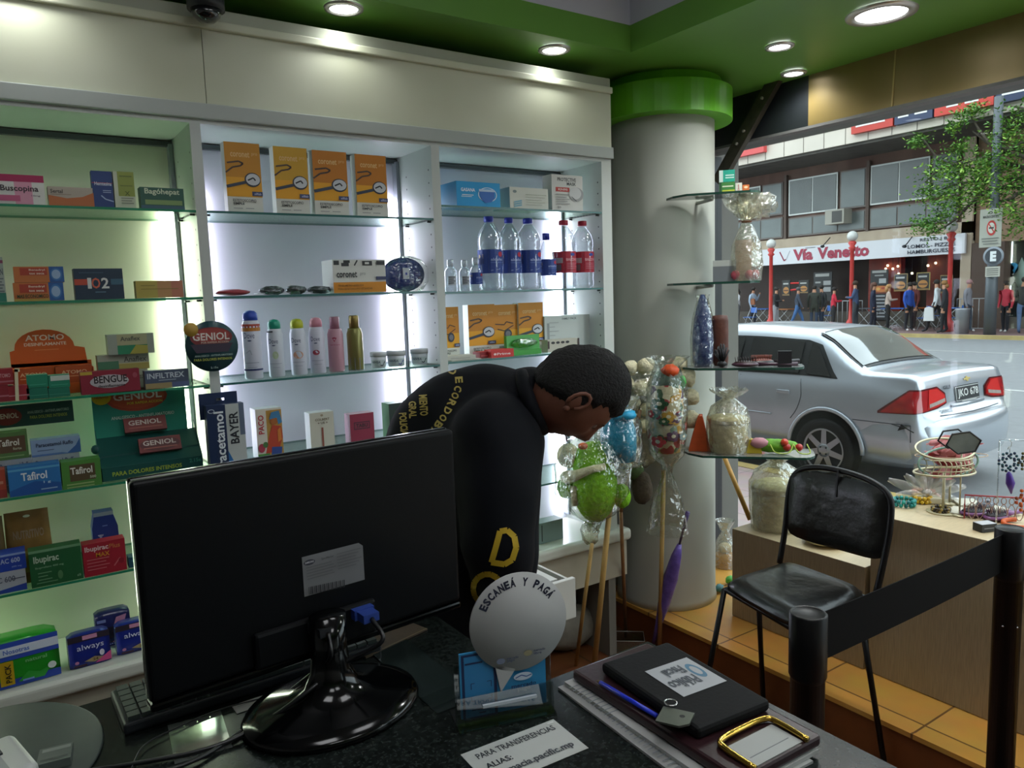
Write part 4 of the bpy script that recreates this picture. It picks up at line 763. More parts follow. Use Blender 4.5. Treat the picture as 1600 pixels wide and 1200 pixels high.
# payment sign in an acrylic stand
Q0 = V((.545, .962, ZT)); Q1 = V((.668, .926, ZT)); qa = math.atan2(Q1.y - Q0.y, Q1.x - Q0.x); qw = (Q1 - Q0).length
e = empty('payment_sign', (Q0.x, Q0.y, ZT + .0006), 'round white scan and pay sign on a blue card in a clear stand', 'sign', rz=qa)
tiltm = Matrix.Rotation(-.12, 4, 'X')
def topz(px, py): # height where the sign plane shows a pixel
    d = ray(px, py); n = V((-math.sin(qa), math.cos(qa), 0)); t = (Q0 - EYE).dot(n) / d.dot(n); p = EYE + d * t; return (p - Q0).dot(V((math.cos(qa), math.sin(qa), 0))), p.z - ZT
cu, cv_ = topz(809, 970); rr = (topz(884, 970)[0] - topz(733, 970)[0]) / 2
bl = mat('2f86b8', .4, key='card_blue'); m = MB(); hh = topz(850, 1000)[1]
m.box(-.012, 0, .012, qw, .003, hh, bl)
m.design(frame((-.012, 0, 0), (1, 0, 0), (0, 0, 1), qw + .012, hh), [('r', .02, .08, .42, .98, '1c2c54'), ('r', .05, .11, .385, .95, '2d7aae'), ('r', .06, .84, .26, .865, '1c2c54'), ('r', .12, .2, .38, .215, '1c2c54'), ('r', .2, .15, .28, .165, '1c2c54'),
    ('l', [(.12, .5), (.12, .58), (.16, .58)], .008, '1c2c54'), ('l', [(.3, .58), (.35, .58), (.35, .5)], .008, '1c2c54'), ('l', [(.12, .4), (.12, .34), (.16, .34)], .008, '1c2c54'), ('l', [(.3, .34), (.35, .34), (.35, .4)], .008, '1c2c54'),
    ('e', .72, .56, .11, .055, 'b8c8d6'), ('l', [(.63, .55), (.7, .58), (.76, .55), (.82, .57)], .012, '2c4c8c'), ('t', 'mercado', .58, .42, .87, .47, '1c2c54'), ('t', 'pago', .65, .35, .8, .405, '9cc4dc')], hh / qw); m.build('blue_card', e)
m = MB(); m.lathe([(.0001, 0), (rr, 0), (rr, .003), (.0001, .003)], mat('a8a9a8', .45, key='sign_white'), 56, T=Matrix.Translation((cu, -.003, cv_)) @ Matrix.Rotation(PI / 2, 4, 'X'))
m.prism([(cu - rr * .52, cv_ - rr * .8), (cu - rr * .1, cv_ - rr * .95), (cu - rr * .42, cv_ - rr * 1.38)], 1, -.006, -.003, mat('a8a9a8', .45, key='sign_white'))
def arc(s, cu, cv, r, a0, a1, hgt, L, m, col, y=-.0065):
    n = len(s); 
    for i, chh in enumerate(s):
        if chh == ' ': continue
        t = a0 + (a1 - a0) * (i + .5) / n; vs, fs = glyphs(chh, 2); cw = abs(a1 - a0) * r / n * .95 * (1.0 if chh != 'I' else .3); h_ = hgt * (1.22 if chh in 'ÁÓ' else 1)
        ca, sa = math.cos(t), math.sin(t); tx, tz = (sa, -ca)
        m.add([(cu + r * ca + (x - .5) * cw * tx + y_ * h_ * ca, y - .0002, cv + r * sa + (x - .5) * cw * tz + y_ * h_ * sa) for x, y_ in vs], fs, col)
arc('ESCANEÁ Y PAGÁ', cu, cv_, rr * .73, PI * .86, PI * .17, rr * .17, 1, m, '24283c')
m.design(frame((cu - rr, -.006, cv_ - rr), (1, 0, 0), (0, 0, 1), 2 * rr, 2 * rr), [('e', .3, .13, .045, .03, '6c7488'), ('t', 'mercado', .36, .135, .48, .16, '50566c'), ('t', 'pago', .36, .105, .44, .13, '50566c'), ('e', .58, .17, .045, .03, '8a8468'), ('t', 'mercado', .64, .175, .76, .2, '50566c'), ('t', 'libre', .64, .145, .72, .17, '50566c')])
m.build('round_card', e)
acr = clear('acrylic', 'e6ecee', .25, .03)
MB().box(-.02, -.02, 0, qw + .01, .05, .003, acr).box(-.02, -.008, .003, qw + .01, -.0062, .05, acr).box(-.02, .004, .003, qw + .01, .006, .1, acr).build('acrylic_stand', e)
MB().box(.02, -.013, .0305, qw - .02, -.0085, .035, 'b8c4cc').build('clear_lip', e)
# papers, folder, black pouch
flat('paper_stack', 'stack of lined white forms sticking out under the maroon folder', (.70, .60), (.88, .59), (.685, .965), .004, 'a4a5a3', [('r', .02, .05 + .028 * i, .9, .056 + .028 * i, '7c8288') for i in range(32)])
flat('paper_stack', 'second white paper stack directly under the maroon folder', (.722, .60), (.90, .595), (.728, .962), .006, 'b2b3b0', [], z=ZT + .0048)
z1 = ZT + .0118; fo = flat('document_folder', 'maroon leather document folder with a brass clip', (.737, .600), (.908, .596), (.745, .957), .018, mat('321c20', .32, noise=.15, scale=120, bump=.05, key='maroon_leather', spec=.4), [], cat='folder', z=z1, bev=.005)
ft = .018
gb = mat('c8a24a', .14, .95, key='brass'); m = MB()
pts = curve([(.03, .0, ft + .003), (.03, .05, ft + .005), (.04, .066, ft + .006), (.085, .069, ft + .006), (.13, .066, ft + .006), (.14, .05, ft + .005), (.14, .0, ft + .003)], 6)
m.tube(pts, .0045, gb, 10); m.build('brass_clip', fo, label='brass U-shaped clip')
MB().box(.036, .004, ft, .134, .056, ft + .001, 'a6a9a6').box(.045, .02, ft + .001, .125, .0212, ft + .0013, '74787a').build('paper_label', fo)
z2 = z1 + ft + .001
def lp(px, py): return pl(px, py, z2 + .018)
pc = [lp(937, 1036), lp(1030, 1003), lp(1204, 1094), lp(1090, 1140)]
P0, P1, P3 = pc[3], pc[2], pc[0]
po = flat('black_pouch', 'black fabric pouch with a white name tag lying on the maroon folder', P0, P1, P3, .018, mat('08090b', .7, noise=.2, scale=160, bump=.06, spec=.25), [], cat='pouch', z=z2, bev=.006)
pw_ = (V(P1) - V(P0)).length; ph_ = (V(P3) - V(P0)).length
m = MB(); m.design(lambda u, v, L: V((pw_ * (.86 - .62 * u * .98), ph_ * (.72 - .4 * v), .0185 + .0003 * L)), [('r', -.06, 0, .95, 1, 'a9acb0'), ('e', .14, .45, .12, .26, '4f7a94'), ('e', .14, .45, .07, .16, 'a9acb0'), ('t', 'Público', .3, .5, .9, .8, '4a5058'), ('t', 'Fiscal', .3, .15, .72, .42, '4a5058')])
m.build('name_tag', po)
m = MB().tube([pl(938, 1066, z2 + .006) + (z2 + .0055,), pl(1026, 1118, z2 + .006) + (z2 + .0055,)], .0036, mat('1c34c8', .3), 12); a0 = V(pl(938, 1066, z2 + .006) + (z2 + .0055,)); b0 = V(pl(1026, 1118, z2 + .006) + (z2 + .0055,)); d0 = (a0 - b0).normalized()
m.tube([a0, a0 + d0 * .008], [.0034, .001], '6c5c30', 10); m.build('ballpoint_pen', label='bright blue ballpoint pen beside the black pouch', cat='pen')
k = empty('keychain', pl(1052, 1122, z2 + .0195) + (z2 + .0188,), 'square brushed metal key tag with a ring at the tip of the blue pen', 'keychain', rz=.5)
MB().prism([(-.022, -.014), (-.010, -.026), (.02, -.026), (.02, .02), (-.022, .02)], 2, .001, .004, mat('7c8078', .3, .8, noise=.1)).build('metal_tag', k, bev=.001)
MB().lathe([(.0001, 0), (.004, 0)], '14161a', 16, o=(.004, -.012, .0043), caps=False).build('tag_hole', k)
MB().tube([(.03 + .009 * math.cos(2 * PI * i / 16), .012 + .009 * math.sin(2 * PI * i / 16), .006) for i in range(16)], .0014, mat('b8bab8', .2, .9), 6, closed=True).build('split_ring', k)
# ------------------------------------------------------------------ people
def pd(px, py, D):
    d = ray(px, py); return EYE + d * (D / math.hypot(d.x, d.y))
def skin(joints, edges, root, sub=2, tmp='figure'):
    names = list(joints); me = bpy.data.meshes.new(tmp)
    me.from_pydata([tuple(joints[n][0]) for n in names], [(names.index(a), names.index(b)) for a, b in edges], []); me.update()
    o = bpy.data.objects.new(tmp, me); COL.objects.link(o); md = o.modifiers.new('s', 'SKIN'); md.use_smooth_shade = True; md.branch_smoothing = .6
    for i, n in enumerate(names):
        r_ = joints[n][1]; sv = me.skin_vertices[0].data[i]; sv.radius = r_ if isinstance(r_, tuple) else (r_, r_); sv.use_root = (n == root)
    ms = o.modifiers.new('u', 'SUBSURF'); ms.levels = sub; ms.render_levels = sub
    bpy.context.view_layer.update(); dg = bpy.context.evaluated_depsgraph_get()
    m2 = bpy.data.meshes.new_from_object(o.evaluated_get(dg)); vs = [v.co.copy() for v in m2.vertices]; fs = [tuple(p.vertices) for p in m2.polygons]
    bpy.data.objects.remove(o); bpy.data.meshes.remove(me); bpy.data.meshes.remove(m2)
    return vs, fs
def hand(j, e, pre, wrist, dirn, palm_n, s=1.0, curl=.5, side=1):
    d = V(dirn).normalized(); n = (V(palm_n) - d * d.dot(V(palm_n))).normalized(); w_ = d.cross(n) * side
    j[pre + 'p0'] = (wrist + d * .03 * s, (.024 * s, .016 * s)); j[pre + 'p1'] = (wrist + d * .07 * s, (.032 * s, .015 * s)); e += [(pre + 'w', pre + 'p0'), (pre + 'p0', pre + 'p1')]
    for k, (off, L) in enumerate(((-.028, .066), (-.010, .076), (.009, .072), (.027, .058))):
        b = wrist + d * .092 * s + w_ * off * s; dd = d; p = b; j[pre + 'f%d0' % k] = (p, .0095 * s); e.append((pre + 'p1', pre + 'f%d0' % k))
        for q in range(3):
            ang = curl * (.5 + .5 * q); dd = (d * math.cos(ang) + n * math.sin(ang)).normalized(); p = p + dd * L * s * (.42, .32, .26)[q]
            j[pre + 'f%d%d' % (k, q + 1)] = (p, (.0088 - .0008 * q) * s); e.append((pre + 'f%d%d' % (k, q), pre + 'f%d%d' % (k, q + 1)))
    p = wrist + d * .035 * s - w_ * .03 * s; j[pre + 't0'] = (p, .0115 * s); e.append((pre + 'p0', pre + 't0'))
    for q in range(2):
        p = p + (d * .75 - w_ * .5 + n * .35).normalized() * .032 * s; j[pre + 't%d' % (q + 1)] = (p, (.0105 - .001 * q) * s); e.append((pre + 't%d' % q, pre + 't%d' % (q + 1)))
def head_pt(x, y, z):
    px, py, pz = x * .076, y * .098, z * .118
    if z < 0:
        px *= 1 - .30 * z * z; 
        if y < 0: py *= 1 - .42 * abs(z) ** 1.5
        else: py *= 1 - .06 * abs(z)
    if y > 0:
        g = lambda cx, cz, sx, sz, a: a * math.exp(-((px - cx) / sx) ** 2 - ((pz - cz) / sz) ** 2)
        py += (g(0, -.02, .013, .020, .026) + g(0, .008, .010, .02, .010) + g(0, .034, .05, .012, .005) - g(.031, .012, .016, .013, .011) - g(-.031, .012, .016, .013, .011)
               + g(0, -.052, .022, .008, .007) + g(0, -.066, .02, .007, .006) - g(0, -.059, .022, .003, .004) + g(0, -.095, .024, .016, .010) + g(.045, -.02, .02, .02, .004) + g(-.045, -.02, .02, .02, .004)) * min(1, y * 2)
    return V((px, py, pz))
def head_mesh(m, T, skinm, n=40, rings=34):
    vs = []; fs = []
    for i in range(rings + 1):
        t = PI * i / rings
        for k in range(n): a = 2 * PI * k / n; vs.append(head_pt(math.sin(t) * math.cos(a), math.sin(t) * math.sin(a), math.cos(t)))
    for i in range(rings):
        for k in range(n): l = (k + 1) % n; fs.append((i * n + k, (i + 1) * n + k, (i + 1) * n + l, i * n + l))
    m.add(vs, fs, skinm, True, T)
    for s in (-1, 1):       # ears: rim and hollow
        m.ball((s * .078, -.008, .0), (.008, .018, .029), skinm, 14, T=T)
        rim = [(s * (.083 - .006 * math.sin(PI * q / 10) * 0), -.008 - .0165 * math.cos(-PI * .35 + 1.55 * PI * q / 10) , .002 + .027 * math.sin(-PI * .35 + 1.55 * PI * q / 10)) for q in range(11)]
        m.tube([T @ V(p) for p in rim], .0048, skinm, 8); m.ball((s * .080, -.002, -.028), (.005, .008, .009), skinm, 8, T=T)
def hair_mesh(T, c, line=None, n=40, rings=34, th=.008):
    m = MB(); vs = []; keep = []
    for i in range(rings + 1):
        t = PI * i / rings
        for k in range(n):
            a = 2 * PI * k / n; x, y, z = math.sin(t) * math.cos(a), math.sin(t) * math.sin(a), math.cos(t); p = head_pt(x, y, z)
            lo = .5 + .06 * math.cos(6 * x) if y > .35 else (.5 - (.35 - y) * 1.6 if y > -.05 else -.14 - .5 * min(1, (-.05 - y) * 1.4))
            th_ = th * (1 + .25 * math.sin(17 * a + 9 * t)); f = max(0, min(1, (z - lo) / .12))
            q = p + p.normalized() * (th_ * f + (.0 if f else -.004)); vs.append(q); keep.append(z > lo - .06)
    fs = [(i * n + k, (i + 1) * n + k, (i + 1) * n + (k + 1) % n, i * n + (k + 1) % n) for i in range(rings) for k in range(n) if keep[i * n + k] and keep[(i + 1) * n + k]]
    return m.add(vs, fs, c, True, T)
# --- the man bending over the shelf drawer
sk = mat('7d5040', .5, noise=.12, scale=30, key='skin'); jk = mat('0a0d14', .8, noise=.25, scale=9, bump=.35, key='black_jacket', spec=.2); jn = mat('1d2533', .8, noise=.2, scale=40, key='dark_trousers')
Dm = 1.72; J = {}
def j(n, px, py, D, r): J[n] = (pd(px, py, D), r)
j('pelvis', 668, 905, 1.82, (.15, .13)); j('belly', 680, 835, 1.80, (.14, .13)); j('mid', 695, 765, 1.78, (.14, .13)); j('chest', 735, 695, 1.77, (.14, .14)); j('upper', 775, 655, 1.75, (.11, .11)); j('collar', 812, 634, 1.74, .07); j('neck', 852, 634, 1.73, .058); j('skull', 885, 625, 1.73, .06)
j('rsh', 782, 690, 1.62, .080); j('relb', 778, 835, 1.57, .060); j('rfore', 786, 895, 1.60, .048); j('rw', 800, 940, 1.64, .030)
j('lsh', 795, 675, 1.88, .070); j('lelb', 800, 800, 1.92, .055); j('lfore', 806, 868, 1.90, .045); j('lw', 812, 925, 1.88, .030)
pv = J['pelvis'][0]; side = V((R.col[2].x, R.col[2].y, 0)).normalized()     # towards the viewer
for s, n in ((1, 'r'), (-1, 'l')):
    hip = pv + side * .09 * s + V((.0, 0, -.08)); J[n + 'hip'] = (hip, .1); J[n + 'knee'] = (V((hip.x + .05, hip.y + .02, .50)), .072); J[n + 'ank'] = (V((hip.x - .01 * s, hip.y, .10)), .05)
    J[n + 'heel'] = (V((hip.x - .02, hip.y, .047)), .046); J[n + 'toe'] = (V((hip.x + .15, hip.y - .03, .04)), .038)
ED = [('pelvis', 'belly'), ('belly', 'mid'), ('mid', 'chest'), ('chest', 'upper'), ('upper', 'collar'), ('collar', 'neck'), ('neck', 'skull'), ('chest', 'rsh'), ('rsh', 'relb'), ('relb', 'rfore'), ('rfore', 'rw'), ('chest', 'lsh'), ('lsh', 'lelb'), ('lelb', 'lfore'), ('lfore', 'lw')]
for n in 'rl': ED += [('pelvis', n + 'hip'), (n + 'hip', n + 'knee'), (n + 'knee', n + 'ank'), (n + 'ank', n + 'heel'), (n + 'heel', n + 'toe')]
hand(J, ED, 'r', J['rw'][0], J['rw'][0] - J['rfore'][0] + V((.03, .03, 0)), V((0, .2, -1)), 1, .55, 1)
hand(J, ED, 'l', J['lw'][0], J['lw'][0] - J['lfore'][0] + V((.03, .0, 0)), V((0, -.2, -1)), 1, .55, -1)
vs, fs = skin(J, ED, 'pelvis')
man = empty('person', (pv.x, pv.y, 0), 'person in a black jacket with yellow lettering, bending far forward behind the monitor', 'person')
off = V((-pv.x, -pv.y, 0))
def blobs(chains, vox=.012, sm=10):     # cloth volume: rounded lumps fused into one skin
    m = MB()
    for ch in chains:
        for (p, r), (q, r2) in zip(ch, ch[1:]):
            n = max(2, int((q - p).length / (min(r, r2) * .3)))
            for i in range(n + 1): t = i / n; m.ball(p.lerp(q, t), r + (r2 - r) * t, 'ffffff', 16)
    o = m.build('lump'); md = o.modifiers.new('r', 'REMESH'); md.mode = 'VOXEL'; md.voxel_size = vox; ms = o.modifiers.new('s', 'SMOOTH'); ms.factor = .6; ms.iterations = sm
    bpy.context.view_layer.update(); m2 = bpy.data.meshes.new_from_object(o.evaluated_get(bpy.context.evaluated_depsgraph_get())); v_ = [v.co.copy() for v in m2.vertices]; f_ = [tuple(q.vertices) for q in m2.polygons]
    me = o.data; bpy.data.objects.remove(o); bpy.data.meshes.remove(me); bpy.data.meshes.remove(m2); return v_, f_
def cp_(px, py, D, rp): return (pd(px, py, D), rp * D * 1.0 / F)
jv, jf = blobs([[cp_(650, 880, 1.84, 84), cp_(652, 820, 1.83, 82), cp_(660, 750, 1.83, 84), cp_(686, 694, 1.82, 88), cp_(722, 668, 1.80, 94), cp_(762, 652, 1.78, 86), cp_(798, 636, 1.75, 60), cp_(818, 628, 1.74, 44)],
    [cp_(715, 920, 1.78, 100), cp_(715, 840, 1.77, 104), cp_(728, 760, 1.76, 108), cp_(748, 700, 1.74, 94)],
    [cp_(774, 690, 1.64, 78), cp_(778, 760, 1.60, 70), cp_(776, 835, 1.57, 62), cp_(784, 900, 1.60, 50), cp_(795, 930, 1.63, 38)],
    [cp_(795, 690, 1.88, 60), cp_(800, 800, 1.92, 46), cp_(806, 868, 1.90, 38), cp_(810, 910, 1.88, 30)]])
rn = random.Random(2)
from mathutils import noise as mn
for i, v in enumerate(jv): jv[i] = v + V((mn.noise(v * 9), mn.noise(v * 9 + V((5, 0, 0))), mn.noise(v * 9 + V((0, 7, 0))))) * .010
bvh = BVHTree.FromPolygons(jv, jf)
hd, sh_ = [J[n][0] for n in ('rw', 'lw')], [n for n in J if n[0] in 'rl' and n[1:] in ('heel', 'toe')]
def near(p, names): return min(J[n][1][0] * 0 + (p - J[n][0]).length for n in names)
handn = [n for n in J if n[1] in 'pft' and len(n) <= 4 and n[0] in 'rl' and n[1:3] not in ('to',)] + ['rw', 'lw']
cls = {'skin': handn + ['skull', 'neck'], 'jacket': ['belly', 'mid', 'chest', 'upper', 'collar', 'rsh', 'relb', 'rfore', 'lsh', 'lelb', 'lfore', 'pelvis'], 'trous': ['rhip', 'lhip', 'rknee', 'lknee', 'rank', 'lank'], 'shoe': ['rheel', 'lheel', 'rtoe', 'ltoe']}
def paint(m, vs, fs, J, cls, mats, T=None):
    groups = {k: [] for k in cls}
    for f in fs:
        c = sum((vs[i] for i in f), V()) / len(f); groups[min(cls, key=lambda k: min((c - J[n][0]).length - (J[n][1][0] if isinstance(J[n][1], tuple) else J[n][1]) * .6 for n in cls[k] if n in J))].append(f)
    b = len(m.v)
    for v in vs: m.v.append(T @ v if T else v)
    for k, g in groups.items():
        for f in g: m.f.append([b + i for i in f]); m.mi.append(m.idx(mats[k])); m.sm.append(True)
m = MB(); paint(m, [v + off for v in vs], fs, {k: (a + off, b) for k, (a, b) in J.items()}, cls, {'skin': sk, 'jacket': jk, 'trous': jn, 'shoe': mat('0c0c0e', .4)})
up = (R @ V((.93, .36, .1))).normalized(); fw = (R @ V((.34, -.92, -.30))); fw = (fw - up * fw.dot(up)).normalized(); rt = fw.cross(up)
HC = pd(899, 614, 1.70) + off
HT = Matrix.Translation(HC) @ Matrix((rt, fw, up)).transposed().to_4x4() @ Matrix.Scale(.98, 4)
head_mesh(m, HT, sk)
m.build('body', man)
MB().add([v + off for v in jv], jf, jk, True).build('jacket', man)
hair_mesh(HT, mat('0d0b0b', .85, noise=.4, scale=160, bump=.5, key='black_hair'), th=.012).build('hair', man, label='short black hair')
mm = MB()
for s in (-1, 1):
    mm.ball((s * .031, .0745, .012), .011, '8c8078', 12, T=HT); mm.ball((s * .031, .0832, .011), .0045, '14100e', 8, T=HT)
    mm.tube([HT @ V((s * (.016 + .006 * q), .093 - .0012 * q * q, .032 + .002 * math.sin(q))) for q in range(6)], .0028, '120e0c', 6)
mm.tube([HT @ V((-.02 + .01 * q, .099 - .002 * abs(q - 2), -.059)) for q in range(5)], .0022, '5c3030', 6)
mm.build('face_features', man)
# hood folded behind the neck, collar
hp = lambda px, py, D: pd(px, py, D) + off
MB().ball((0, 0, 0), (.075, .10, .045), jk, 18, T=Matrix.Translation(hp(800, 612, 1.74)) @ Matrix((rt, up, -fw)).transposed().to_4x4() @ Matrix.Rotation(.3, 4, 'Z'), jit=.05).build('hood', man, sub=1)
cc = hp(832, 628, 1.72); MB().tube([cc + (rt * math.cos(a) * .072 + fw * math.sin(a) * .066) for a in [2 * PI * i / 20 for i in range(20)]], .016, jk, 10, closed=True).build('collar', man)
# yellow lettering laid on the cloth
def onbody(px, py, L=1):
    d = ray(px, py).normalized(); h = bvh.ray_cast(EYE, d)
    return None if h[0] is None else h[0] + off + h[1] * (.0015 + .0004 * L)
def cloth_text(items, name, col):
    m = MB()
    for s, (ax, ay), (bx_, by_), (ux, uy) in items:      # glyph origin, advance vector and up vector
        g, f = glyphs(s, 1.5); vs = [onbody(ax + x * bx_ + y * ux, ay + x * by_ + y * uy) for x, y in g]
        f = [q for q in f if all(vs[i] is not None for i in q)]; m.add([v if v is not None else V() for v in vs], f, col)
    return m.build(name, man)
yl = mat('a8964a', .6, key='yellow_print'); path = [(700, 582), (711, 590), (712, 602), (708, 612), (703, 623), (697, 635), (691, 646), (684, 656), (676, 667)]
it = []
for i, c in enumerate('DECORDOBA'):
    a = path[i]; b = path[min(i + 1, 8)] if i < 8 else (668, 677); dx, dy = b[0] - a[0], b[1] - a[1]; q = math.hypot(dx, dy); it.append((c, a, (dx * .8, dy * .8), (-(-dy) / q * 12, -dx / q * 12)))
cloth_text(it, 'back_lettering', yl)
for q in (('MIENTO', (655, 618), (2, 32), (13, -1)), ('GRAL', (639, 628), (1, 26), (12, -1)), ('POLICIA', (624, 646), (3, 34), (12, -1))): cloth_text([q], 'back_lettering', yl)
def stroke(pts, wd):
    o = []
    for (a, b), (c, d) in zip(pts, pts[1:]):
        n = max(2, int(math.hypot(c - a, d - b) / 5))
        for i in range(n):
            t0, t1 = i / n, (i + 1.1) / n; p = (a + (c - a) * t0, b + (d - b) * t0); q = (a + (c - a) * t1, b + (d - b) * t1); L = math.hypot(q[0] - p[0], q[1] - p[1]) or 1; ox, oy = -(q[1] - p[1]) / L * wd / 2, (q[0] - p[0]) / L * wd / 2
            o.append([(p[0] + ox, p[1] + oy), (p[0] - ox, p[1] - oy), (q[0] - ox, q[1] - oy), (q[0] + ox, q[1] + oy)])
    return o
m = MB(); y2 = mat('c9a82e', .5, key='gold_print')
D_ = [(768, 878), (776, 850), (781, 830), (792, 828), (803, 838), (806, 855), (800, 874), (788, 881), (768, 878)]
O_ = [(762 + 22 * math.cos(t), 920 + 24 * math.sin(t)) for t in [2 * PI * i / 14 for i in range(15)]]
for q in stroke(D_, 9) + stroke(O_, 9):
    p = [onbody(*a) for a in q]
    if None not in p: m.add(p, [(0, 1, 2, 3)], y2)
m.build('sleeve_lettering', man)
# open white drawer by his hands
p0 = pd(815, 900, 2.05)
e = empty('small_drawer', (p0.x, p0.y, 0), 'small white open drawer sticking out below the ledge beside the bent man', 'drawer', rz=.0)
z0 = p0.z
for k, b_ in enumerate(((-.08, -.10, -.09, .09, -.09, .02), (-.08, .09, -.09, .09, .10, .02), (-.08, -.10, -.09, -.07, .10, .02), (.08, -.1, -.1, .09, .1, .03))): pass
wd_ = mat('c3c2ba', .4, key='drawer_white')
MB().box(-.02, -.09, z0 - .1, .10, .16, z0 - .092, wd_).box(-.02, -.09, z0 - .1, -.012, .16, z0 - .005, wd_).box(.092, -.09, z0 - .1, .10, .16, z0 - .005, wd_).box(-.02, .152, z0 - .1, .10, .16, z0 - .005, wd_).build('drawer_tray', e)
MB().box(-.03, -.105, z0 - .115, .11, -.09, z0, wd_).build('drawer_front', e, bev=.002)
MB().box(.0, -.06, z0 - .09, .08, .1, z0 - .01, 'd0d0cc').build('folded_paper', e)
MB().box(.02, .0, 0, .06, .1, z0 - .101, mat('8a887e', .5)).build('drawer_support', e)
# ------------------------------------------------------------------ chair, barrier posts, display plinths
bkm = mat('060608', .4, key='black_tube', spec=.3); vin = mat('121211', .28, noise=.25, scale=22, bump=.25, key='black_vinyl')
e = empty('visitor_chair', (2.14, 1.53, 0), 'black vinyl chair with tube frame and short backrest beside the tiled step', 'chair')
def lc(mb):
    for v in mb.v: v.x -= 2.14; v.y -= 1.53
    return mb
vs = []; fs = []; n = 12; cor = [(1.915, 1.345), (2.335, 1.36), (2.36, 1.70), (2.01, 1.72)]
for j_ in range(n + 1):
    for i in range(n + 1):
        u, v = i / n, j_ / n; su = u; sv = v
        x = (cor[0][0] * (1 - u) + cor[1][0] * u) * (1 - v) + (cor[3][0] * (1 - u) + cor[2][0] * u) * v; y = (cor[0][1] * (1 - u) + cor[1][1] * u) * (1 - v) + (cor[3][1] * (1 - u) + cor[2][1] * u) * v
        cx_, cy_ = 2.15, 1.53; rr_ = 1 - .10 * (abs(2 * u - 1) * abs(2 * v - 1)) ** 3; x = cx_ + (x - cx_) * rr_; y = cy_ + (y - cy_) * rr_
        ed = (1 - (2 * u - 1) ** 6) * (1 - (2 * v - 1) ** 6); vs.append((x, y, .575 + .03 * ed ** .5 - .012 * math.sin(PI * u) * math.sin(PI * v)))
m_ = len(vs); vs += [(x, y, .56) for x, y, z in vs]
for j_ in range(n):
    for i in range(n): a = j_ * (n + 1) + i; fs += [(a, a + 1, a + n + 2, a + n + 1), (m_ + a + 1, m_ + a, m_ + a + n + 1, m_ + a + n + 2)]
for i in range(n): fs += [(m_ + i, m_ + i + 1, i + 1, i), (n * (n + 1) + i, n * (n + 1) + i + 1, m_ + n * (n + 1) + i + 1, m_ + n * (n + 1) + i), (i * (n + 1), (i + 1) * (n + 1), m_ + (i + 1) * (n + 1), m_ + i * (n + 1)), (m_ + i * (n + 1) + n, m_ + (i + 1) * (n + 1) + n, (i + 1) * (n + 1) + n, i * (n + 1) + n)]
lc(MB().add(vs, fs, vin, True)).build('seat', e)
m = MB(); vs = []; fs = []; nu, nv = 10, 8                      # backrest pad, bowed towards the sitter's back
for s in (0, 1):
    for j_ in range(nv + 1):
        for i in range(nu + 1):
            u, v = i / nu, j_ / nv; y = 1.328 + .388 * u; z = .675 + .25 * v; b = 1 - .10 * (abs(2 * u - 1) * abs(2 * v - 1)) ** 5; y = 1.526 + (y - 1.526) * b; z = .80 + (z - .80) * b + .006 * math.sin(PI * u) * (2 * v - 1)
            ed = ((1 - (2 * u - 1) ** 14) * (1 - (2 * v - 1) ** 14)) ** .5; vs.append((2.375 + .02 * math.sin(PI * u) + (-.018 if s == 0 else .014) * ed + .03 * (v - .5) * .5, y, z))
q = (nu + 1) * (nv + 1)
for j_ in range(nv):
    for i in range(nu): a = j_ * (nu + 1) + i; fs += [(a, a + 1, a + nu + 2, a + nu + 1), (q + a + 1, q + a, q + a + nu + 1, q + a + nu + 2)]
lc(m.add(vs, fs, vin, True)).build('backrest', e)
tr = .0095
lc(MB().tube(curve([(2.345, 1.725, .57), (2.37, 1.72, .70), (2.385, 1.712, .86), (2.395, 1.68, .925), (2.40, 1.60, .95), (2.405, 1.50, .95), (2.40, 1.40, .935), (2.39, 1.335, .90), (2.38, 1.322, .82), (2.36, 1.328, .70), (2.33, 1.338, .57)], 5), tr * 1.15, bkm, 10)).build('back_frame', e)
for y in (1.52,): lc(MB().bar((2.403, y, .955), (2.39, y, .86), .03, .006, bkm, up=(0, 1, 0))).build('back_bracket', e)
lc(MB().tube([(1.93, 1.36, .552), (2.33, 1.37, .552), (2.345, 1.70, .552), (2.02, 1.71, .552)], .009, bkm, 8, closed=True)).build('seat_frame', e)
for a, b in (((2.02, 1.712, .552), (1.945, 1.775, .0)), ((1.935, 1.362, .552), (1.90, 1.30, 0)), ((2.20, 1.712, .552), (2.295, 1.755, 0)), ((2.26, 1.355, .552), (2.30, 1.275, 0))):
    lc(MB().tube([a, b], tr, bkm, 10)).build('leg', e)
# belt barrier posts
def post(x, y, lab, z=1.0):
    e = empty('barrier_post', (x, y, 0), lab, 'barrier post')
    MB().lathe([(.0001, z - .003), (.027, z - .004), (.029, z)], mat('303234', .4, noise=.1), 32, caps=False).build('cap_disc', e)
    MB().lathe([(.030, z - .13), (.034, z - .12), (.034, z - .002), (.031, z + .001), (.029, z - .001)], bkm, 32).build('belt_head', e)
    MB().lathe([(.031, .02), (.031, z - .12), (.034, z - .12)], bkm, 28).build('post_tube', e)
    MB().lathe([(.0001, 0), (.16, 0), (.16, .012), (.05, .022), (.031, .022)], bkm, 40).build('base', e)
    for k in (-1, 1): MB().ball((.031 * math.cos(-2.5 + .5 * k), .031 * math.sin(-2.5 + .5 * k), z - .24), .003, mat('a8aaac', .2, .9), 8).build('screw', e)
    return e
p1 = post(1.19, .812, 'nearer black belt barrier post at the right end of the counter'); post(1.99, .806, 'farther black belt barrier post at the right edge of the frame')
m = MB(); N = 12
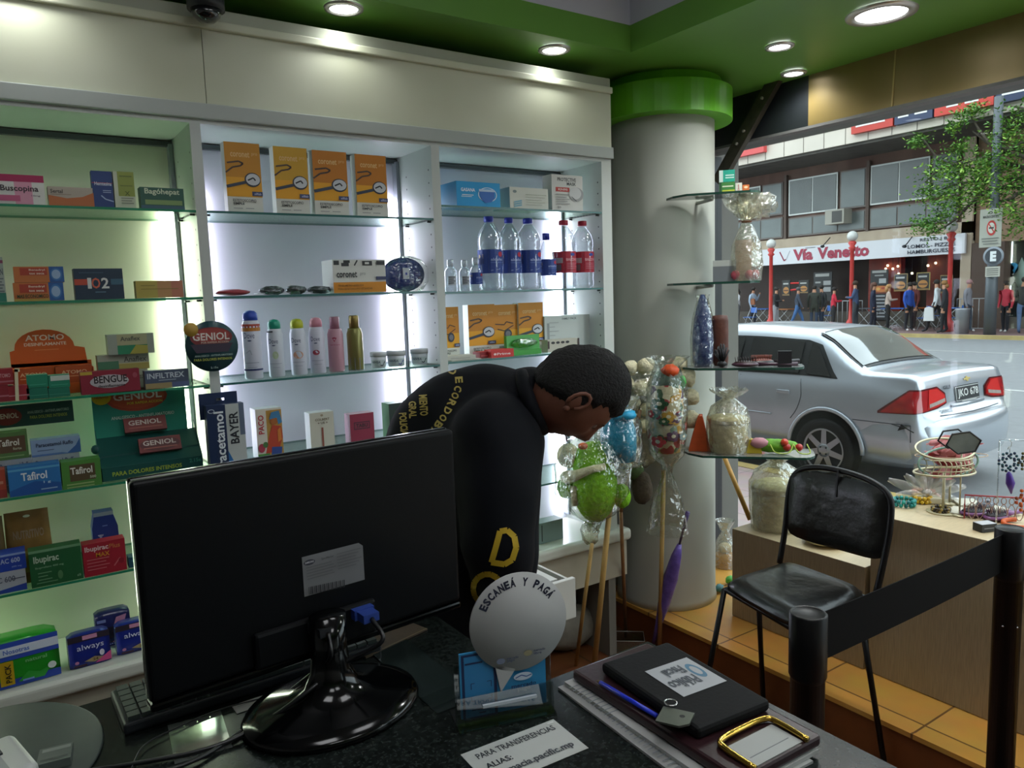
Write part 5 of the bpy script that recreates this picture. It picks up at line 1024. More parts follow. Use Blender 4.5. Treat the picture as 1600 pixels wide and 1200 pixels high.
for i in range(N):
    x0_, x1_ = 1.222 + (1.957 - 1.222) * i / N, 1.222 + (1.957 - 1.222) * (i + 1) / N; sg = lambda x: -.004 * math.sin(PI * (x - 1.222) / .735)
    for s in (1,): m.add([(x0_, .809, .895 + sg(x0_)), (x1_, .809, .895 + sg(x1_)), (x1_, .809, .99 + sg(x1_)), (x0_, .809, .99 + sg(x0_))], [(0, 1, 2, 3)], mat('050608', .8, noise=.2, scale=200, spec=.15))
m.build('barrier_belt', label='wide black belt stretched between the two barrier posts', cat='belt', solid=.002)
# plinths faced with striped grey-brown laminate
lam = mat('a08f72', .5, noise=.3, scale=60, stretch=(1, 12, .25), key='striped_laminate'); lamt = mat('c9b692', .4, noise=.12, scale=20, stretch=(1, 8, 1), key='laminate_top')
MB().box(2.588, 1.53, .152, 2.98, 2.15, .552, lam, mtop=lamt).build('display_plinth', label='low laminate display plinth behind the chair, on the tiled step', cat='plinth', bev=.002)
MB().box(2.588, .2, .152, 2.98, 1.51, .762, lam, mtop=lamt).build('display_plinth', label='tall laminate display plinth at the right, on the tiled step', cat='plinth', bev=.002)

# ------------------------------------------------------------------ glass corner shelves by the pillar
dv = V((.753, .657, 0)); pv_ = V((.657, -.753, 0)); phi = math.atan2(pv_.y, pv_.x)
cg = mat('24483c', .25, key='dark_glass_edge')
def corner_shelf(py, D, a, b, dep, lab, near_=.12):
    z = pd(1113, py, D).z; c = dv * D
    pts = [(-a, .0), (-a + .03, -near_ * .55), (-a + .09, -near_)] + [(b - .06 + .06 * math.sin(t * PI / 10), -near_ + (near_ + dep * .4) * (1 - math.cos(t * PI / 10)) / 2 * 1.0) for t in range(1, 6)] + [(b, dep * .5), (b - .1, dep), (-a + .06, dep * .2)]
    m = MB(); P = [c + pv_ * u + dv * v for u, v in pts]
    n = len(P); t = .009; vs = [(p.x, p.y, z - t) for p in P] + [(p.x, p.y, z) for p in P]
    m.add(vs, [tuple(range(n - 1, -1, -1)), tuple(range(n, 2 * n))], clear('shelf_glass2', 'dfe6e4', .2, .05, diff=.12)); m.add(vs, [(k, (k + 1) % n, n + (k + 1) % n, n + k) for k in range(n)], cg)
    o = m.build('corner_shelf', label=lab, cat='shelf', group='glass corner shelves beside the pillar')
    q = V((CX, CY, 0)) + (c - V((CX, CY, 0))).normalized() * .234; 
    MB().tube([(q.x, q.y, z - .02), (c.x, c.y, z - .014)], .008, mat('a8aaa4', .3, .5), 8).build('bracket', o)
    return z
zc1 = corner_shelf(306, 3.35, .19, .19, .06, 'topmost glass corner shelf beside the pillar, with small medicine boxes')
zc2 = corner_shelf(441, 3.35, .19, .19, .06, 'second glass corner shelf beside the pillar, under the bow-tied cellophane gift')
zc3 = corner_shelf(571, 3.30, .15, .36, .08, 'third glass corner shelf beside the pillar, with combs and a blue bottle')
zc4 = corner_shelf(703, 3.25, .13, .40, .10, 'lowest glass corner shelf beside the pillar, with a cream basket')
def sit(name, label, px0, px1, pyt, z, D, d, base, items=(), cat='box', build=True, **k):
    a = pd(px0, 500, D); b = pd(px1, 500, D); c = pd(px0, 500, D); wd = (V((b.x, b.y, 0)) - V((a.x, a.y, 0))).length; h = pd((px0 + px1) / 2, pyt, D).z - z
    m = MB().box(0, 0, 0, wd, d, h, base, **k); m.design(frame((0, 0, 0), (1, 0, 0), (0, 0, 1), wd, h), items, h / wd)
    m.build(name, loc=(a.x, a.y, z + .001), rot=(0, 0, phi), label=label, cat=cat); return z + .001 + h
zz = sit('medicine_box', 'small green and yellow box under the teal one on the top corner shelf', 1124, 1148, 285, zc1, 3.33, .05, '3c7a38', [('r', .2, 0, 1, .35, 'a8b83c'), ('r', .2, .6, .9, .7, 'd0dcc0'), ('r', 0, 0, .15, 1, '1e4c28')])
sit('medicine_box', 'small teal box on top of the green one, top corner shelf', 1124, 1148, 266, zz, 3.33, .05, 'c4d4cc', [('r', .25, 0, 1, 1, '1f9c84'), ('r', .4, .3, .95, .4, 'c0e4d8'), ('r', .4, .5, .95, .6, 'c0e4d8')])
sit('medicine_box', 'small white box with red lettering on the top corner shelf', 1149, 1159, 286, zc1, 3.33, .04, 'd0d0c4', [('v', 'Quit', .3, .2, .6, .85, 'a83040')])
sit('medicine_box', 'small orange box at the end of the top corner shelf', 1160, 1170, 289, zc1, 3.33, .04, 'c86a30', [('e', .5, .7, .3, .15, 'e8c8a0'), ('r', 0, 0, 1, .25, 'd04830')])
def around(px, D, z): p = pd(px, 500, D); return (p.x, p.y, z + .001)
# second shelf: grey boxed mug, cellophane gift with bow
sit('gift_box', 'pale grey square gift box in clear wrap on the second corner shelf', 1114, 1150, 407, zc2, 3.33, .10, '9aa0a2', [('r', 0, .0, 1, .72, '74797e'), ('r', 0, .72, 1, 1, 'b8bcb8')])
e = empty('cellophane_gift', around(1166, 3.36, zc2), 'tall cellophane gift with a ruffled crown on the second corner shelf', 'gift', rz=phi)
MB().box(-.045, -.02, 0, .02, .02, .17, mat('b09a86', .6, noise=.1)).build('gift_card', e)
for x in (-.045, .012, .035): MB().ball((x, -.03, .025), (.018, .018, .02), mat('b04a58', .5), 10, jit=.2, seed=2).build('ribbon_knot', e)
MB().lathe([(.06, 0), (.068, .07), (.06, .15), (.03, .22), (.015, .245), (.04, .27), (.085, .31), (.10, .345)], cello_d, 26, caps=False).build('cellophane_wrap', e, solid=0)
crumple((.03, 0, .31), (.085, .06, .055), cello_d, 18, 9, .5).build('cellophane_crown', e)
MB().tube([(.018 * math.cos(t), .018 * math.sin(t), .245) for t in [2 * PI * i / 14 for i in range(14)]], .004, '8a5a3c', 6, closed=True).build('tie', e)
# third shelf: blue bottle shape, brown roll, brushes
e = empty('wrapped_bottle', around(1098, 3.27, zc3), 'tall blue patterned bottle-shaped gift in clear wrap, third corner shelf', 'gift', rz=phi)
MB().lathe([(.036, 0), (.042, .02), (.044, .12), (.036, .2), (.02, .27), (.008, .3)], mat('1d2f6e', .35, h2='5a6c9c', scale=38, key='blue_pattern'), 22).build('bottle', e)
MB().lathe([(.05, 0), (.052, .12), (.044, .2), (.024, .28), (.03, .30)], cello, 22, caps=False).build('cellophane_wrap', e)
e = empty('leather_roll', around(1125, 3.28, zc3), 'brown leather roll standing behind the dark brush, third corner shelf', 'roll', rz=phi)
MB().lathe([(.03, 0), (.034, .02), (.034, .19), (.03, .21), (.0001, .213)], mat('5c3226', .55, noise=.25, scale=40, bump=.2), 22, sy=.6).build('leather_body', e)
e = empty('hair_brush', around(1128, 3.20, zc3), 'black bristle tuft brush on the third corner shelf', 'brush', rz=phi)
m = MB()
for k in range(60):
    a_, b_ = random.uniform(0, 2 * PI), random.uniform(.1, .9); m.tube([(0, 0, .01), (.045 * math.cos(a_) * b_, .03 * math.sin(a_) * b_, .02 + .085 * (1 - b_ * .6))], .0016, BK, 4)
o = m.build('bristles', e); o['kind'] = 'stuff'; MB().ball((0, 0, .014), (.02, .016, .014), BK, 10).build('brush_head', e)
def hbrush(px, D, z, lab, pad, body, rot, L=.2, bris=True):
    e = empty('hair_brush', around(px, D, z), lab, 'brush', rz=phi + rot)
    m = MB(); m.ball((0, 0, .012), (.055, .032, .012), body, 20); m.tube([(.05, 0, .012), (.09, 0, .012), (L, 0, .012)], [.009, .007, .009], body, 10); m.build('brush_body', e)
    MB().ball((0, 0, .018), (.046, .025, .010), pad, 18).build('cushion', e)
    m = MB()
    for i in range(9):
        for k in range(5):
            x, y = -.038 + i * .0095, -.018 + k * .009
            if (x / .044) ** 2 + (y / .024) ** 2 < 1: m.tube([(x, y, .024), (x * 1.06, y * 1.08, .042)], .0011, pad, 4)
    o = m.build('bristles', e); o['kind'] = 'stuff'; return e
hbrush(1165, 3.20, zc3, 'dark hair brush with reddish bristles on the third corner shelf', mat('2a1414', .5), mat('3c2030', .35), .0)
hbrush(1190, 3.30, zc3, 'second hair brush with orange tips behind the first, third corner shelf', mat('6c2c18', .5), mat('1c1216', .35), .3, L=.16)
sit('clip_box', 'small black clip box at the far end of the third corner shelf', 1216, 1238, 549, zc3, 3.2, .02, '14141a')
# lowest shelf: orange wedge, cream basket, green toy
e = empty('orange_bag', around(1092, 3.24, zc4), 'orange cloth wedge beside the cream basket on the lowest corner shelf', 'bag', rz=phi)
MB().prism([(-.045, 0), (.05, 0), (.035, .05), (.012, .15), (-.004, .15), (-.03, .06)], 1, -.03, .03, mat('c4501c', .7, noise=.2, scale=20)).build('orange_cloth', e, bev=.008)
def basket(x, y, z, r, h, lab, rz=0, wrap=1.0):
    e = empty('cream_basket', (x, y, z + .001), lab, 'basket', rz=rz)
    cr_ = mat('dfd5ac', .75, noise=.3, scale=34, bump=.6, key='cream_fabric')
    m = MB().lathe([(r * .86, 0), (r * .95, h * .06), (r, h * .3), (r, h * .8), (r * .98, h * .83)], cr_, 36); m.build('basket_body', e)
    prof = [(r * 1.02, h * .82)] + [(r * (1.05 + .03 * (i % 2)), h * (.84 + .03 * i)) for i in range(5)] + [(r * .8, h * 1.02), (.001, h * 1.03)]
    MB().lathe(prof, cr_, 36).build('ruffled_lid', e)
    vs = MB(); vs.lathe([(r * 1.05, .0), (r * 1.12, h * .4), (r * 1.12, h), (r * .9, h * 1.25), (r * .35, h * 1.45), (r * .3, h * 1.5), (r * .7, h * 1.62), (r * 1.0, h * 1.75)], cello_d, 30, caps=False)
    rn = random.Random(int(x * 100)); 
    for v in vs.v: q = 1 + rn.uniform(-.07, .07); v.x *= q; v.y *= q; v.z *= 1 + rn.uniform(-.02, .03)
    vs.build('cellophane_wrap', e); return e
q = around(1138, 3.22, zc4); basket(q[0], q[1], zc4, .078, .15, 'cream cloth basket in cellophane on the lowest corner shelf')
basket(2.745, 2.035, .553, .105, .2, 'larger cream cloth basket in cellophane on the low plinth')
e = empty('toy_figure', around(1212, 3.22, zc4), 'green and red strung toy lying at the end of the lowest corner shelf', 'toy', rz=phi)
MB().ball((0, 0, .03), (.09, .03, .028), mat('6aa81c', .6, noise=.3, scale=40, bump=.4), 20, jit=.2, seed=3).build('green_cloth', e)
MB().prism([(-.13, .0), (-.05, .0), (-.06, .05), (-.11, .06)], 1, -.02, .02, mat('c8b02c', .6)).build('yellow_felt', e, bev=.006)
MB().ball((-.062, -.02, .045), (.035, .02, .022), mat('b8808a', .6), 14, jit=.15).build('pink_face', e)
for x, c_ in ((.045, 'a8281c'), (.09, 'a8281c'), (.035, 'c03c24')): MB().ball((x, -.03, .03 + .02 * (x < .04)), .016, mat(c_, .3), 12).build('red_bead', e)
for k in range(2): MB().tube(curve([(-.02 + .09 * k, -.03, .04), (.0 + .09 * k, -.05, -.0 + .012), (.05 + .08 * k, -.05, .012), (.07 + .05 * k, -.03, .045)]), .0025, 'a9c04c', 6).build('cord', e)
# pale wooden cane leaning under the lowest corner shelf
a = pd(1128, 705, 3.62); b = pd(1172, 842, 3.5); MB().tube([a, (b.x, b.y, .555)], .011, mat('b98a3c', .5, noise=.2), 10).build('wooden_cane', label='pale wooden cane leaning behind the lowest corner shelf', cat='cane')
# stuff on the tiled step between pillar and plinth
p = at(1133, 885, 2, .153); e = empty('wooden_gift', (p.x, p.y, .153), 'small wooden-based gift in cellophane between the pillar and the low plinth', 'gift')
MB().lathe([(.045, 0), (.048, .07), (.04, .075)], mat('b5823c', .5, noise=.2), 20).build('wooden_base', e)
MB().lathe([(.052, 0), (.055, .08), (.045, .14), (.02, .19), (.05, .25)], cello_d, 20, caps=False).build('cellophane_wrap', e)
crumple((0, 0, .10), (.035, .035, .03), mat('b8a98c', .7), 12, 4, .2).build('dried_filling', e)
p = at(1140, 912, 2, .153); crumple((0, 0, .02), (.025, .02, .02), mat('4c9a34', .6), 12, 6, .3).build('crochet_flower', loc=(p.x, p.y, .153), label='green crocheted flower on the step beside the low plinth', cat='flower')
p = at(1124, 925, 2, .153); crumple((0, 0, .02), (.025, .02, .02), mat('4a7c80', .6), 12, 8, .3).build('crochet_flower', loc=(p.x, p.y, .153), label='teal crocheted flower on the step against the pillar', cat='flower')
e = empty('soap_dish', (2.72, 1.78, .554), 'cream dish in cellophane on the low plinth behind the backrest', 'dish'); MB().lathe([(.05, 0), (.085, .012), (.09, .022), (.0001, .015)], mat('c4b890', .6), 24).build('dish', e); crumple((0, 0, .03), (.1, .08, .035), cello, 16, 8, .4).build('cellophane_wrap', e)

# ------------------------------------------------------------------ gifts on sticks, leaning at the pillar
wood = mat('b99658', .6, noise=.2, scale=30, stretch=(1, 1, .1), key='pale_wood'); wood2 = mat('8a6038', .6, noise=.25, scale=30, key='brown_wood')
def flo(px, py, z=0): p = at(px, py, 2, z); k = min(1, 2.285 / p.x); return V((p.x * k, p.y * k, z + .002))
def stickgift(lab, bot, top, r, m_, cat='gift', name='stick_gift'):
    e = empty(name, bot, lab, cat); MB().tube([(0, 0, 0), top - bot], r, m_, 8).build('stick', e); return e
# blue bud on thick stick
t1 = pd(958, 735, 2.98); b1 = flo(927, 1058); e = stickgift('bright blue fabric bud in cellophane on a thick pale wooden stick', b1, t1, .0115, wood)
O = pd(966, 680, 2.98) - b1; blu = mat('1f9ac6', .55, noise=.25, scale=22, bump=.5, key='blue_fabric')
m = MB().lathe([(.02, -.105), (.066, -.1), (.072, -.05), (.07, .02), (.05, .075), (.02, .1), (.0001, .105)], blu, 24, O); rn = random.Random(4)
for v in m.v: q = rn.uniform(-.006, .006); v.x += q; v.y += q
m.build('fabric_bud', e)
for k in range(4): m = MB().ball(O + V((.025 * math.cos(k * 1.6), .025 * math.sin(k * 1.6) - .03, .085)), (.035, .03, .02), blu, 12, jit=.15, seed=k); m.build('petal', e)
m = MB().lathe([(.018, -.17), (.02, -.145), (.08, -.12), (.095, -.04), (.09, .05), (.06, .1), (.09, .15)], cello, 26, O, caps=False)
for v in m.v: v.x += rn.uniform(-.006, .006); v.y += rn.uniform(-.006, .006)
m.build('cellophane_wrap', e); MB().tube([O + V((.02 * math.cos(t), .02 * math.sin(t), -.155)) for t in [2 * PI * i / 12 for i in range(12)]], .006, mat('c9cac4', .5), 6, closed=True).build('tie', e)
# green soft toy on thinner stick
t2 = pd(925, 850, 2.93); b2 = flo(900, 1040); e = stickgift('bright green plush toy with cream arms in cellophane on a thin wooden stick', b2, t2, .008, wood)
gp = mat('86c81e', .85, noise=.25, scale=60, bump=.7, key='green_plush'); cp = mat('e0d8b6', .9, noise=.2, scale=70, bump=.7, key='cream_plush')
G = lambda px, py, D=2.98: pd(px, py, D) - b2
MB().ball(G(930, 760), (.095, .085, .145), gp, 24, jit=.04).build('plush_body', e)
MB().ball(G(927, 722), (.09, .078, .085), gp, 20, jit=.04).build('plush_shoulders', e)
MB().ball(G(884, 762), (.035, .035, .045), gp, 16, jit=.06).build('plush_arm', e); MB().ball(G(972, 775), (.035, .035, .05), gp, 16, jit=.06).build('plush_arm', e)
MB().tube([G(885, 747), G(902, 742, 2.9), G(925, 733, 2.88), G(945, 729, 2.9)], [.03, .02, .014, .014], cp, 12).build('cream_sleeve', e)
MB().tube([G(896, 760, 2.93), G(898, 790, 2.93)], .013, cp, 10).build('cream_trim', e)
MB().ball(G(888, 712), (.045, .05, .05), cp, 18, jit=.06).build('plush_head', e); MB().ball(G(911, 697, 2.90), (.02, .02, .014), mat('d0683c', .5), 12, jit=.1).build('orange_beak', e)
m = MB(); c = G(926, 745)
m.lathe([(.015, -.23), (.02, -.19), (.09, -.15), (.15, -.06), (.155, .05), (.12, .14), (.06, .17)], cello, 28, c, caps=False); rn = random.Random(8)
for v in m.v: v.x += rn.uniform(-.01, .01); v.y += rn.uniform(-.01, .01)
m.build('cellophane_wrap', e); crumple(G(922, 833), (.035, .035, .045), cello_d, 14, 5, .5).build('cellophane_gather', e)
# flowered bottle shape
t3 = pd(1037, 735, 3.12); b3 = flo(1030, 1003, .0); e = stickgift('flower-printed fabric roll with an orange top in cellophane on a wooden stick', b3, t3, .0095, wood)
O = pd(1042, 645, 3.10) - b3
cream_ = mat('c9bfa1', .6, key='printed_fabric'); n = cream_.node_tree; b_ = n.nodes['Principled BSDF']; vo = n.nodes.new('ShaderNodeTexVoronoi'); vo.inputs['Scale'].default_value = 34; vr = n.nodes.new('ShaderNodeValToRGB'); vr.color_ramp.interpolation = 'CONSTANT'; co_ = n.nodes.new('ShaderNodeTexCoord'); n.links.new(co_.outputs['Object'], vo.inputs['Vector'])
el = vr.color_ramp.elements; el[0].color = rgb('c9bfa0'); el[1].position = .86; el[1].color = rgb('c89a3c')
for ps, hx in ((.34, '4c6a50'), (.44, 'c9bfa0'), (.52, 'a8383c'), (.6, 'd6cdb0'), (.68, '5c3a5c'), (.74, 'd6cdb0'), (.8, '7a9488')): q_ = el.new(ps); q_.color = rgb(hx)
sx_ = n.nodes.new('ShaderNodeSeparateColor'); n.links.new(vo.outputs['Color'], sx_.inputs['Color']); n.links.new(sx_.outputs[0], vr.inputs['Fac']); n.links.new(vr.outputs['Color'], b_.inputs['Base Color']); m = MB().lathe([(.02, -.17), (.052, -.16), (.062, -.1), (.066, 0), (.066, .08), (.055, .13), (.03, .15)], cream_, 28, O)
rn = random.Random(11); fl = []
for k in range(20):
    u, v, c_ = rn.uniform(.04, .96), rn.uniform(.05, .8), rn.choice(['a8383c', '5c3a5c', '3f6a4c', 'c89a3c', '7a8a88', 'b85a6c', '2f5c3c'])
    s_ = rn.uniform(.07, .12)
    for q in range(5): fl.append(('e', u + s_ * .8 * math.cos(q * 1.257), v + s_ * .55 * math.sin(q * 1.257), s_ * .55, s_ * .4, c_))
    fl.append(('e', u, v, s_ * .4, s_ * .3, 'd8d0b8'))
def cylO(O, h0, h, r):
    return lambda u, v, L: V((O[0] + (r + .00012 * L) * math.cos(-PI - .7 + PI * u), O[1] + (r + .00012 * L) * math.sin(-PI - .7 + PI * u), O[2] + h0 + v * h))
m.design(cylO(O, -.13, .23, .0672), fl + [('r', 0, .62, 1, .68, 'b8ae8c')]); m.build('printed_roll', e)
MB().ball(O + V((0, 0, .13)), (.06, .06, .05), mat('7a9488', .6, noise=.5, scale=30), 18, jit=.08).build('green_top', e); MB().ball(O + V((-.01, -.03, .175)), (.035, .035, .026), mat('d8501c', .5), 14, jit=.25, seed=2).build('orange_flower', e)
MB().ball(O + V((.035, -.05, .125)), (.018, .018, .03), mat('3c9a3c', .5), 12, jit=.1).build('green_leaf', e)
m = MB().lathe([(.085, -.5), (.06, -.36), (.02, -.25), (.022, -.22), (.07, -.17), (.085, -.05), (.082, .1), (.05, .19), (.09, .23)], cello, 26, O, caps=False)
for v in m.v: v.x += rn.uniform(-.006, .006); v.y += rn.uniform(-.006, .006)
m.build('cellophane_wrap', e)
# cream pom-pom bunch behind, on brown stick
t4 = pd(970, 800, 3.10); b4 = flo(978, 990, .0) + V((.0, 0, 0)); e = stickgift('bunch of cream fabric pom-poms on a brown stick, leaning against the pillar', b4, t4, .008, wood2)
rn = random.Random(3); MB().tube([t4 - b4, pd(1000, 640, 3.2) - b4], .008, wood2, 8).build('stick', e)
for k, (px, py) in enumerate(((985, 575), (1010, 572), (980, 600), (1003, 605), (1022, 600), (990, 630), (1010, 640), (984, 655), (1002, 665), (990, 690), (1072, 590), (1080, 620), (1078, 655), (1062, 570))):
    MB().ball(pd(px, py, 3.27) - b4, rn.uniform(.03, .042), cp, 12, jit=.35, seed=k).build('pompom', e)
MB().ball(pd(1003, 762, 3.27) - b4, (.045, .045, .075), mat('4c4030', .85, noise=.3, scale=50, bump=.5), 16, jit=.1).build('brown_plush', e); MB().ball(pd(990, 735, 3.27) - b4, (.05, .04, .04), mat('4a6030', .8, noise=.3), 14, jit=.15).build('green_plush', e)
m = MB().lathe([(.02, -.25), (.1, -.18), (.15, -.05), (.15, .1), (.08, .17)], cello, 26, pd(1000, 640, 3.2) - b4, caps=False)
for v in m.v: v.x += rn.uniform(-.01, .01); v.y += rn.uniform(-.01, .01)
m.build('cellophane_wrap', e)
# furled purple umbrella
a = flo(1018, 1000); b = pd(1075, 800, 3.13); e = empty('folded_umbrella', a, 'furled purple children\'s umbrella leaning against the pillar', 'umbrella'); d_ = b - a; P = lambda t: d_ * t
MB().tube([P(0), P(.2), P(.35), P(.55), P(.7), P(.78)], [.007, .014, .026, .032, .022, .009], mat('6c58ac', .3, noise=.35, scale=34, bump=.5, key='purple_cloth'), 14).build('canopy', e)
MB().tube([P(.78), P(.9), P(1)], [.005, .006, .0095], mat('3c2a5c', .4), 10).build('handle', e)
# clear box that holds the stick ends
p = flo(1005, 1006); e = empty("clear_bin", p + V((-.07, .03, 0)), 'clear acrylic bin on the floor holding the stick ends', 'bin', rz=phi + .15); s_ = .075; hh = .055
m = MB().box(-s_, -.05, 0, s_, .05, .003, acr)
for a0_, a1_ in (((-s_, -.05), (s_, -.048)), ((-s_, .048), (s_, .05)), ((-s_, -.05), (-s_ + .002, .05)), ((s_ - .002, -.05), (s_, .05))): m.box(a0_[0], a0_[1], .003, a1_[0], a1_[1], hh, acr)
m.build('bin_walls', e); m = MB(); 
m.tube([(-s_, -.05, hh), (s_, -.05, hh), (s_, .05, hh), (-s_, .05, hh)], .0015, mat('9a9c98', .3), 6, closed=True).build('rim', e)
# grey sack under the ledge
p = flo(885, 1010); m = MB().ball((0, 0, .10), (.15, .085, .10), mat('8a867a', .8, noise=.25, scale=12, bump=.6), 22, jit=.08); m.build('cloth_sack', loc=(p.x + .0, p.y - .02, .0), label='grey cloth sack slumped on the floor under the ledge', cat='sack')

# ------------------------------------------------------------------ trinkets on the tall plinth
ZP = .763
def tp(px, py, z=ZP): p = at(px, py, 2, z); return V((min(max(p.x, 2.62), 2.95), p.y, z))
def beads(lab, px, py, r, br, cols, n, hgt=.012, name='bead_bracelet', sq=1, rows=1):
    c = tp(px, py); e = empty(name, c, lab, 'bracelet', 'beaded bracelets on the tall plinth')
    for q in range(rows):
        for i in range(n): a = 2 * PI * (i + .5 * q) / n; MB().ball((r * math.cos(a), r * sq * math.sin(a), br + q * br * 1.5), br, mat(cols[i % len(cols)], .3), 8).build('bead', e)
    return e
beads('teal beaded bracelet nearest the chair on the tall plinth', 1412, 790, .036, .0085, ['1f8a88', '2a9c94', '176c70'], 13, rows=2)
beads('yellow beaded bracelet beside the teal one', 1440, 785, .03, .0085, ['c9a01c', 'd4ae28'], 12, rows=2)
beads('coral pink beaded bracelet behind the yellow one', 1455, 772, .036, .008, ['c86a5c', 'd88a7c', 'b8483c'], 14, rows=2)
beads('red and white beaded bracelet at the back of the tall plinth', 1478, 768, .038, .007, ['d8443c', 'e0dcd4', 'c83c48'], 16)
beads('small brown and gold bead bracelet in front of the wire stand', 1470, 800, .028, .006, ['4a3c28', 'a89050', '2c241c'], 18, rows=2)
for k, (px, py, lab) in enumerate(((1505, 800, 'white card pad left'), (1530, 782, 'white card pad behind the brushes'), (1545, 800, 'white card pad right'))):
    c = tp(px, py, ZP + .001); MB().box(-.05, -.04, 0, .05, .04, .006, 'c9c5b4').build('card_pad', loc=(c.x, c.y, ZP + .001 + .0065 * k), rot=(0, 0, .3 + k * .5), label='%s on the tall plinth' % lab, cat='card')
c = tp(1540, 790, ZP + .022); e = empty('black_scrunchie', (c.x, c.y, ZP + .022), 'black and white twisted hair tie on the white card pad', 'hair tie')
MB().tube([(.03 * math.cos(t), .018 * math.sin(t), .008) for t in [2 * PI * i / 16 for i in range(16)]], .009, mat('2a2e38', .5, h2='8a8e98', scale=90), 8, closed=True).build('twist', e)
def wbrush(px, py, lab, rot): 
    c = tp(px, py); e = empty('hair_brush', c, lab, 'brush', rz=rot); lil = mat('7a4a7c', .3, key='lilac_plastic')
    m = MB().ball((0, 0, .012), (.05, .034, .012), lil, 22); m.tube([(.045, 0, .012), (.09, 0, .012), (.13, 0, .011)], [.01, .007, .008], lil, 10); m.build('brush_body', e)
    MB().ball((0, 0, .019), (.043, .028, .009), '22161f', 18).build('cushion', e); m = MB()
    for i in range(9):
        for k in range(6):
            x, y = -.036 + i * .009, -.021 + k * .0085
            if (x / .041) ** 2 + (y / .026) ** 2 < 1: m.tube([(x, y, .024), (x * 1.1, y * 1.1, .04)], .001, '3c1c30', 4)
    o = m.build('bristles', e); o['kind'] = 'stuff'
wbrush(1522, 806, 'lilac hair brush with dark bristles, left of the pair on the tall plinth', -.6)
wbrush(1556, 812, 'lilac hair brush with dark bristles, right of the pair on the tall plinth', -.2)
c = tp(1545, 826); e = empty('black_tin', c + V((-.03, -.0, 0)), 'small black tin with a white top in front of the brushes', 'tin', rz=-.4); MB().box(-.03, -.02, 0, .03, .02, .028, BK, mtop='b0b0b4').build('tin_body', e, bev=.002); MB().box(-.02, -.0205, .012, .022, -.02, .014, '8a8a90').build('tin_stripe', e)
c = tp(1592, 822); e = empty('hair_band', (c.x, c.y, ZP + .001), 'orange hair band at the right edge of the tall plinth', 'hair band'); MB().tube([(.05 * math.cos(t), .045 * math.sin(t), .008) for t in [PI * .2 + 1.6 * PI * i / 16 for i in range(17)]], .008, mat('c8581c', .5), 8).build('band', e)
# oval wire jewellery stand with white lace basket
wire = mat('c4bc9c', .35, .4, key='cream_wire'); c = tp(1468, 800); c.x = 2.80; c.y = 1.36
e = empty('jewellery_stand', c, 'cream wire jewellery stand with an oval lace tray on the tall plinth', 'stand', rz=-.5)
MB().lathe([(.0001, 0), (.055, 0), (.055, .003), (.0001, .003)], mat('b8ae88', .4), 28).build('foot', e); MB().tube([(0, 0, 0), (0, 0, .15)], .005, wire, 8).build('stem', e)
def ring(a_, b_, z, r_, c0=(0, 0), tz=0, n=32): return MB().tube([(c0[0] + a_ * math.cos(2 * PI * i / n), c0[1] + b_ * math.sin(2 * PI * i / n), z + tz * math.sin(2 * PI * i / n)) for i in range(n)], r_, wire, 6, closed=True)
ring(.11, .05, .235, .004, tz=.03).build('upper_ring', e); ring(.11, .07, .15, .004).build('lower_ring', e)
m = MB()
for i in range(-5, 6): a_ = i / 5.5; m.tube(curve([(a_ * .11, -.06 * math.sqrt(1 - a_ * a_), .15), (a_ * .095, -.065 * math.sqrt(1 - a_ * a_), .19), (a_ * .11, -.04 * math.sqrt(1 - a_ * a_), .235 - .03 * math.sqrt(1 - a_ * a_))], 4), .002, wire, 5)
for z in (.165, .185, .205): m.tube([(.1 * math.cos(PI + PI * i / 16), .065 * math.sin(PI + PI * i / 16), z) for i in range(17)], .002, wire, 5)
m.build('lace_tray', e); 
m = MB().tube([(.115 * math.cos(t), -.02, .19 + .055 * math.sin(t)) for t in [2 * PI * i / 30 for i in range(30)]], .004, mat('86a89c', .4), 6, closed=True); m.build('teal_hoop', e)
# low scroll-work rack behind bracelets
e = empty('scroll_rack', (2.84, 1.18, ZP + .001), 'low scrolled wire rack with a red end behind the bracelets', 'rack', rz=2.2)
m = MB()
for k in range(9):
    x = -.1 + k * .024; m.tube([(x + .011 * math.cos(t), 0, .03 + .028 * math.sin(t)) for t in [2 * PI * i / 10 for i in range(10)]], .0016, mat('a88a7c', .4), 5, closed=True); m.tube([(x + .008 * math.cos(t), 0, .07 + .012 * math.sin(t)) for t in [2 * PI * i / 10 for i in range(10)]], .0016, mat('a88a7c', .4), 5, closed=True)
m.build('scrolls', e); MB().tube([(-.115, 0, 0), (-.115, 0, .085), (.115, 0, .085), (.115, 0, 0)], .003, mat('9c3c44', .4), 6).build('rack_frame', e)
